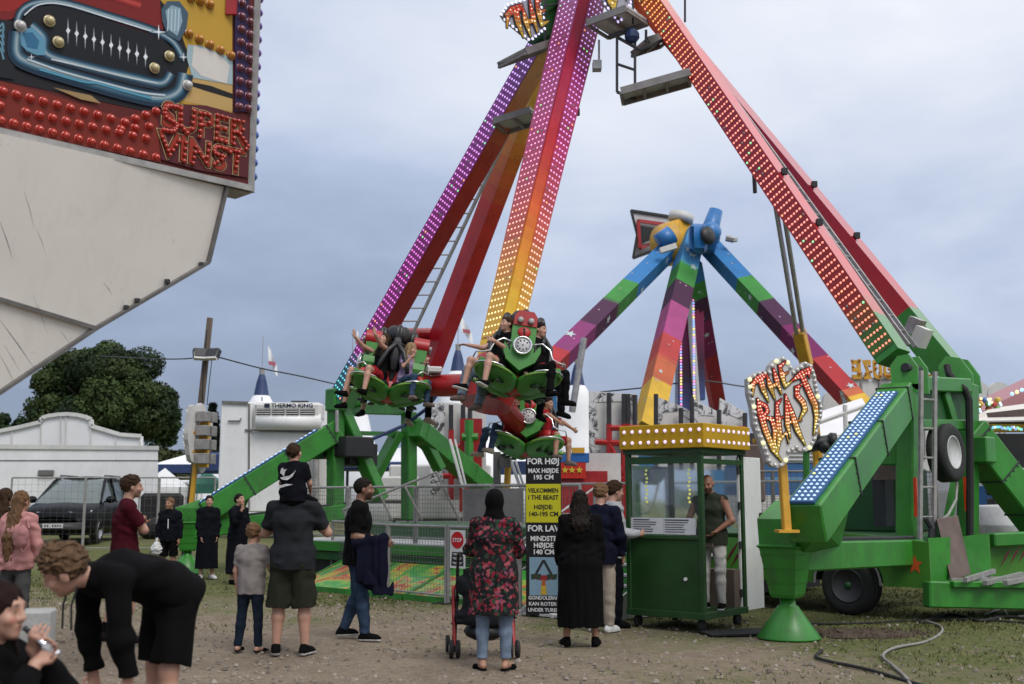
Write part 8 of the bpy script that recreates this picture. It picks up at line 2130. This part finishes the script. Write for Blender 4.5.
def pushchair():
    g = gp(484, 660); t = thing('pushchair', 'red and black pushchair in front of the woman in the flowered tunic', 'pushchair', g)
    x0, y0 = g[0], g[1]
    def q(x, y, z): return V((x0+x, y0+y, z))
    # local: x right, y away
    for x, y in ((-.36, .55), (-.30, .12), (.30, .12), (.22, .60)):
        for dx in (-.035, .035):
            m = MB().use('rubber', smooth=True); m.lathe([(.03, -.02), (.085, -.018), (.09, 0), (.085, .018), (.03, .02)], q(x+dx, y, .09), (1, .15, 0), 20); m.use('grey_metal'); m.lathe([(.045, -.022), (.045, .022)], q(x+dx, y, .09), (1, .15, 0), 14); m.build('wheel', t)
    m = MB().use('black')
    for s_ in (-1, 1):
        m.path([q(.30*s_, .12, .12), q(.29*s_, .30, .55), q(.27*s_, .05, .98), q(.26*s_, -.02, 1.05)], .016, 7)
        m.path([q(.26*s_ if s_ > 0 else -.34, .58, .12), q(.30*s_, .42, .42), q(.28*s_, .28, .60)], .016, 7)
    m.tube(q(-.36, .5, .3), q(.28, .5, .3), .012, 6); m.tube(q(-.26, -.02, 1.05), q(.26, -.02, 1.05), .014, 7); m.build('frame', t)
    m = MB().use('ride_red'); m.path([q(-.30, .12, .12), q(-.32, .24, .45), q(-.33, .34, .70)], .02, 7); m.path([q(.30, .12, .12), q(.28, .24, .45), q(.27, .34, .7)], .02, 7); m.build('side_bar', t)
    F = Field(.012); c = q(0, .32, .5); fr = (V((1, 0, 0)), V((0, 1, 0)), UP)
    F.rc(q(-.2, .2, .72), q(.2, .2, .72), .10, None, .05); F.ec(q(0, .16, .40), q(0, .10, .86), V((1, 0, 0)), (.26, .06), (.25, .06), .05); F.ec(q(0, .14, .38), q(0, .48, .42), V((1, 0, 0)), (.25, .07), (.24, .06), .06); F.fold = (.008, 14, 1)
    vs, qs = F.mesh(); np_obj('seat', vs-np.array(g), qs, [M('cloth_charcoal')], t)
    F = Field(.012); F.el(q(-.03, .30, .66), fr, (.29, .25, .20), .03); F.cut(q(0, .26, .66), (0, 0, -1)); F.fold = (.006, 16, 2); vs, qs = F.mesh(); np_obj('hood', vs-np.array(g), qs, [M('cloth_red')], t)
    m = MB().use('black', smooth=True); m.ball(q(.0, .28, .25), .2, 12, None, (V((.22, 0, 0)), V((0, .2, 0)), V((0, 0, .10)))); m.build('basket', t)
pushchair()
# queue at the booth
person('woman with long dark hair in a long black dress and black trainers, seen from behind', gp(581, 646), R(0), 1.66, girth=1.06, look=(.3, 1, -.02), ra=((.20, .10, -1), (.0, .5, -1)), la=((-.20, .10, -1), (.0, .4, -1)), rl=((.10, .0, -1), (.07, -.02, -1)), ll=((-.10, .0, -1), (-.07, -.02, -1)), skin=MD, female=True, top=dict(col='black', sleeve=.97, off=.024, hem=.05, loose=.16, fold=.009), bottom=dict(kind='skirt', name='dress_skirt', col='black', len=.72, off=.04, flare=1.32, fold=.008), shoes=dict(col='black', sole='black'), hair=dict(kind='long', col='hair_dark', len=.16, rough=.009, front=False, w=1.15))
person('young man in a navy sweatshirt and beige trousers behind the woman in black', gp(601, 632), R(-28), 1.76, look=(.2, 1, -.05), ra=((.22, .08, -1), (-.05, .45, -1)), la=((-.2, .05, -1), (.0, .4, -1)), rl=((.03, .02, -1), (.01, -.03, -1)), skin=LT, top=dict(col='navy', sleeve=.97, off=.02, hem=.14, loose=.12), bottom=dict(kind='trousers', col='beige', off=.014, loose=.01), shoes=dict(col='white'), hair=dict(kind='short', col='hair_sandy', t=.016))
person('young man in a light grey sweatshirt with dark stripes holding paper cups', gp(612, 627), R(-72), 1.80, look=(.0, 1, -.08), neck=(0, .3, 1), ra=((.10, .15, -1), (.0, 1, -.05)), la=((-.1, .15, -1), (.0, 1, .0)), rh=(-.1, 1, .1), lh=(.1, 1, 0), curl=.7, rl=((.05, .03, -1), (.01, -.03, -1)), skin=LT, top=dict(col='lightgrey', sleeve=.95, off=.018, hem=.12, loose=.10), bottom=dict(kind='trousers', col='ink', off=.016, loose=.012), shoes=dict(col='black'), hair=dict(kind='short', col='hair_brown', t=.018),
       extra=lambda root, J, S, vox, fr3, h_: stripes(root, J))
# attendant in the booth
bp = bp_(.22, .50, 0); bpz = zb+.07
person('bearded man in dark green sleeveless top and white joggers in the booth doorway', (bp.x+.06, bp.y, bpz), R(148), 1.66, girth=1.10, look=(-.2, 1, -.25), neck=(0, .4, 1), tl=(.03, -.02, 1), tu=(.02, .05, 1), ra=((.45, .05, -1), (-.1, .3, -1)), la=((-.42, .05, -1), (.75, .45, -.6)), rh=(-.1, .3, -1), curl=.6, rl=((.02, .06, -1), (.0, -.03, -1)), ll=((-.05, .05, -1), (-.01, -.03, -1)), skin=(.30, .14, .09), top=dict(col='dark_olive', sleeve=0, off=.010, hem=.12, loose=.05), bottom=dict(kind='trousers', col='offwhite', off=.012, fold=.008), shoes=dict(col='black', sole='white'), beard=((.05, .025, .015), .7))
# riders: sitting in the clusters, placed in the seats' own frames
def rider(label, i, ang, vox=.012, **kw):
    pod, posn, mt, s_ = pods[i]
    a = R(ang); e = V((math.sin(a), -math.cos(a), 0))
    loc = posn+mt @ (e*(.31*s_)+V((0, 0, -.06*s_)))
    kw.setdefault('rl', ((.28, 1, .10), (.05, .10, -1))); kw.setdefault('ll', ((-.28, 1, .10), (-.05, .10, -1)))
    kw.setdefault('tl', (0, -.12, 1)); kw.setdefault('tu', (0, -.06, 1))
    r_, J = person(label, tuple(loc), 0, seat=0.0, vox=vox, group='riders in the seat clusters', **kw)
    m3 = mt @ Matrix((V((math.cos(a), math.sin(a), 0)), e, V((0, 0, 1)))).transposed()
    # person looks along +Y: columns are right, forward, up
    rt = e.cross(V((0, 0, 1)))
    m3 = mt @ Matrix((rt, e, V((0, 0, 1)))).transposed()
    r_.rotation_euler = m3.to_euler()
    return r_
rider('laughing woman rider in a dark top stretching both arms far out', 1, -135, H=1.62, skin=LT, female=True, ra=((.10, 1, .10), (.05, 1, .45)), la=((-.15, 1, .10), (-.25, 1, .45)), rh=(0, .5, 1), lh=(0, .5, 1), curl=.1, look=(0, .9, .35), top=dict(col='black', sleeve=.1, off=.014), bottom=dict(kind='shorts', col='red', off=.018, len=.8), shoes=dict(col='black'), hair=dict(kind='long', col='hair_brown', len=.18, front=True))
rider('blond child rider in a lilac top and blue jeans, hands at the face', 1, -45, H=1.40, hs=1.12, skin=LT, female=True, ra=((.3, .6, -.8), (-.25, .6, 1)), la=((-.3, .6, -.8), (.25, .6, 1)), look=(-.3, 1, -.1), top=dict(col='lilac', sleeve=.4, off=.016), bottom=dict(kind='trousers', col='denim', off=.014), shoes=dict(col='board'), hair=dict(kind='long', col='hair_blond', len=.12))
rider('rider with bare legs and black shoes on the far side of the blond child\'s cluster', 1, 135, H=1.65, skin=LT, top=dict(col='black', off=.014), bottom=dict(kind='shorts', col='black', off=.018), shoes=dict(col='black'), hair=dict(kind='short', col='hair_dark'))
rider('rider in black leggings and pale shoes on the far side of the blond child\'s cluster', 1, 45, H=1.70, skin=LT, top=dict(col='black', off=.014), bottom=dict(kind='trousers', col='black', off=.012), shoes=dict(col='beige'), hair=dict(kind='short', col='hair_brown'))
rider('bare legged rider with black shoes gripping the left side of the nearest cluster', 0, -52, H=1.66, skin=LT, female=True, ra=((.3, .75, -.6), (.75, .6, .1)), la=((-.2, .6, -.9), (.1, 1, .2)), look=(.2, 1, .05), top=dict(col='black', sleeve=.35, off=.014), bottom=dict(kind='shorts', col='black', off=.018, len=.6), shoes=dict(col='black', sole='white'), hair=dict(kind='tied', col='hair_brown'))
rider('rider in pale washed jeans and brown boots on the nearest cluster, facing away left', 0, -128, H=1.68, skin=LT, top=dict(col='charcoal', off=.016), bottom=dict(kind='trousers', col='pale_denim', off=.018, loose=.015), shoes=dict(col='board'), hair=dict(kind='short', col='hair_brown'))
rider('rider all in black on the right seat of the nearest cluster', 0, 52, H=1.64, skin=LT, top=dict(col='black', off=.016), bottom=dict(kind='trousers', col='black', off=.014), shoes=dict(col='black'), hair=dict(kind='short', col='hair_dark'))
rider('rider in black trousers hanging at the far right of the nearest cluster', 0, 128, H=1.70, skin=LT, top=dict(col='ink', off=.016), bottom=dict(kind='trousers', col='ink', off=.014), shoes=dict(col='black'), hair=dict(kind='short', col='hair_dark'))
rider('rider in blue jeans and pale shoes on the left of the lowest cluster', 2, -60, H=1.66, skin=LT, top=dict(col='navy', off=.016), bottom=dict(kind='trousers', col='denim', off=.014), shoes=dict(col='beige'), hair=dict(kind='short', col='hair_brown'))
rider('rider with tanned bare arms on the right of the lowest cluster', 2, 60, H=1.55, skin=MD, ra=((.2, 1, -.3), (.1, 1, -.6)), la=((-.2, 1, -.3), (-.1, 1, -.6)), top=dict(col='red', sleeve=.4, off=.016), bottom=dict(kind='shorts', col='red', off=.018), shoes=dict(col='board'), hair=dict(kind='short', col='hair_dark'))
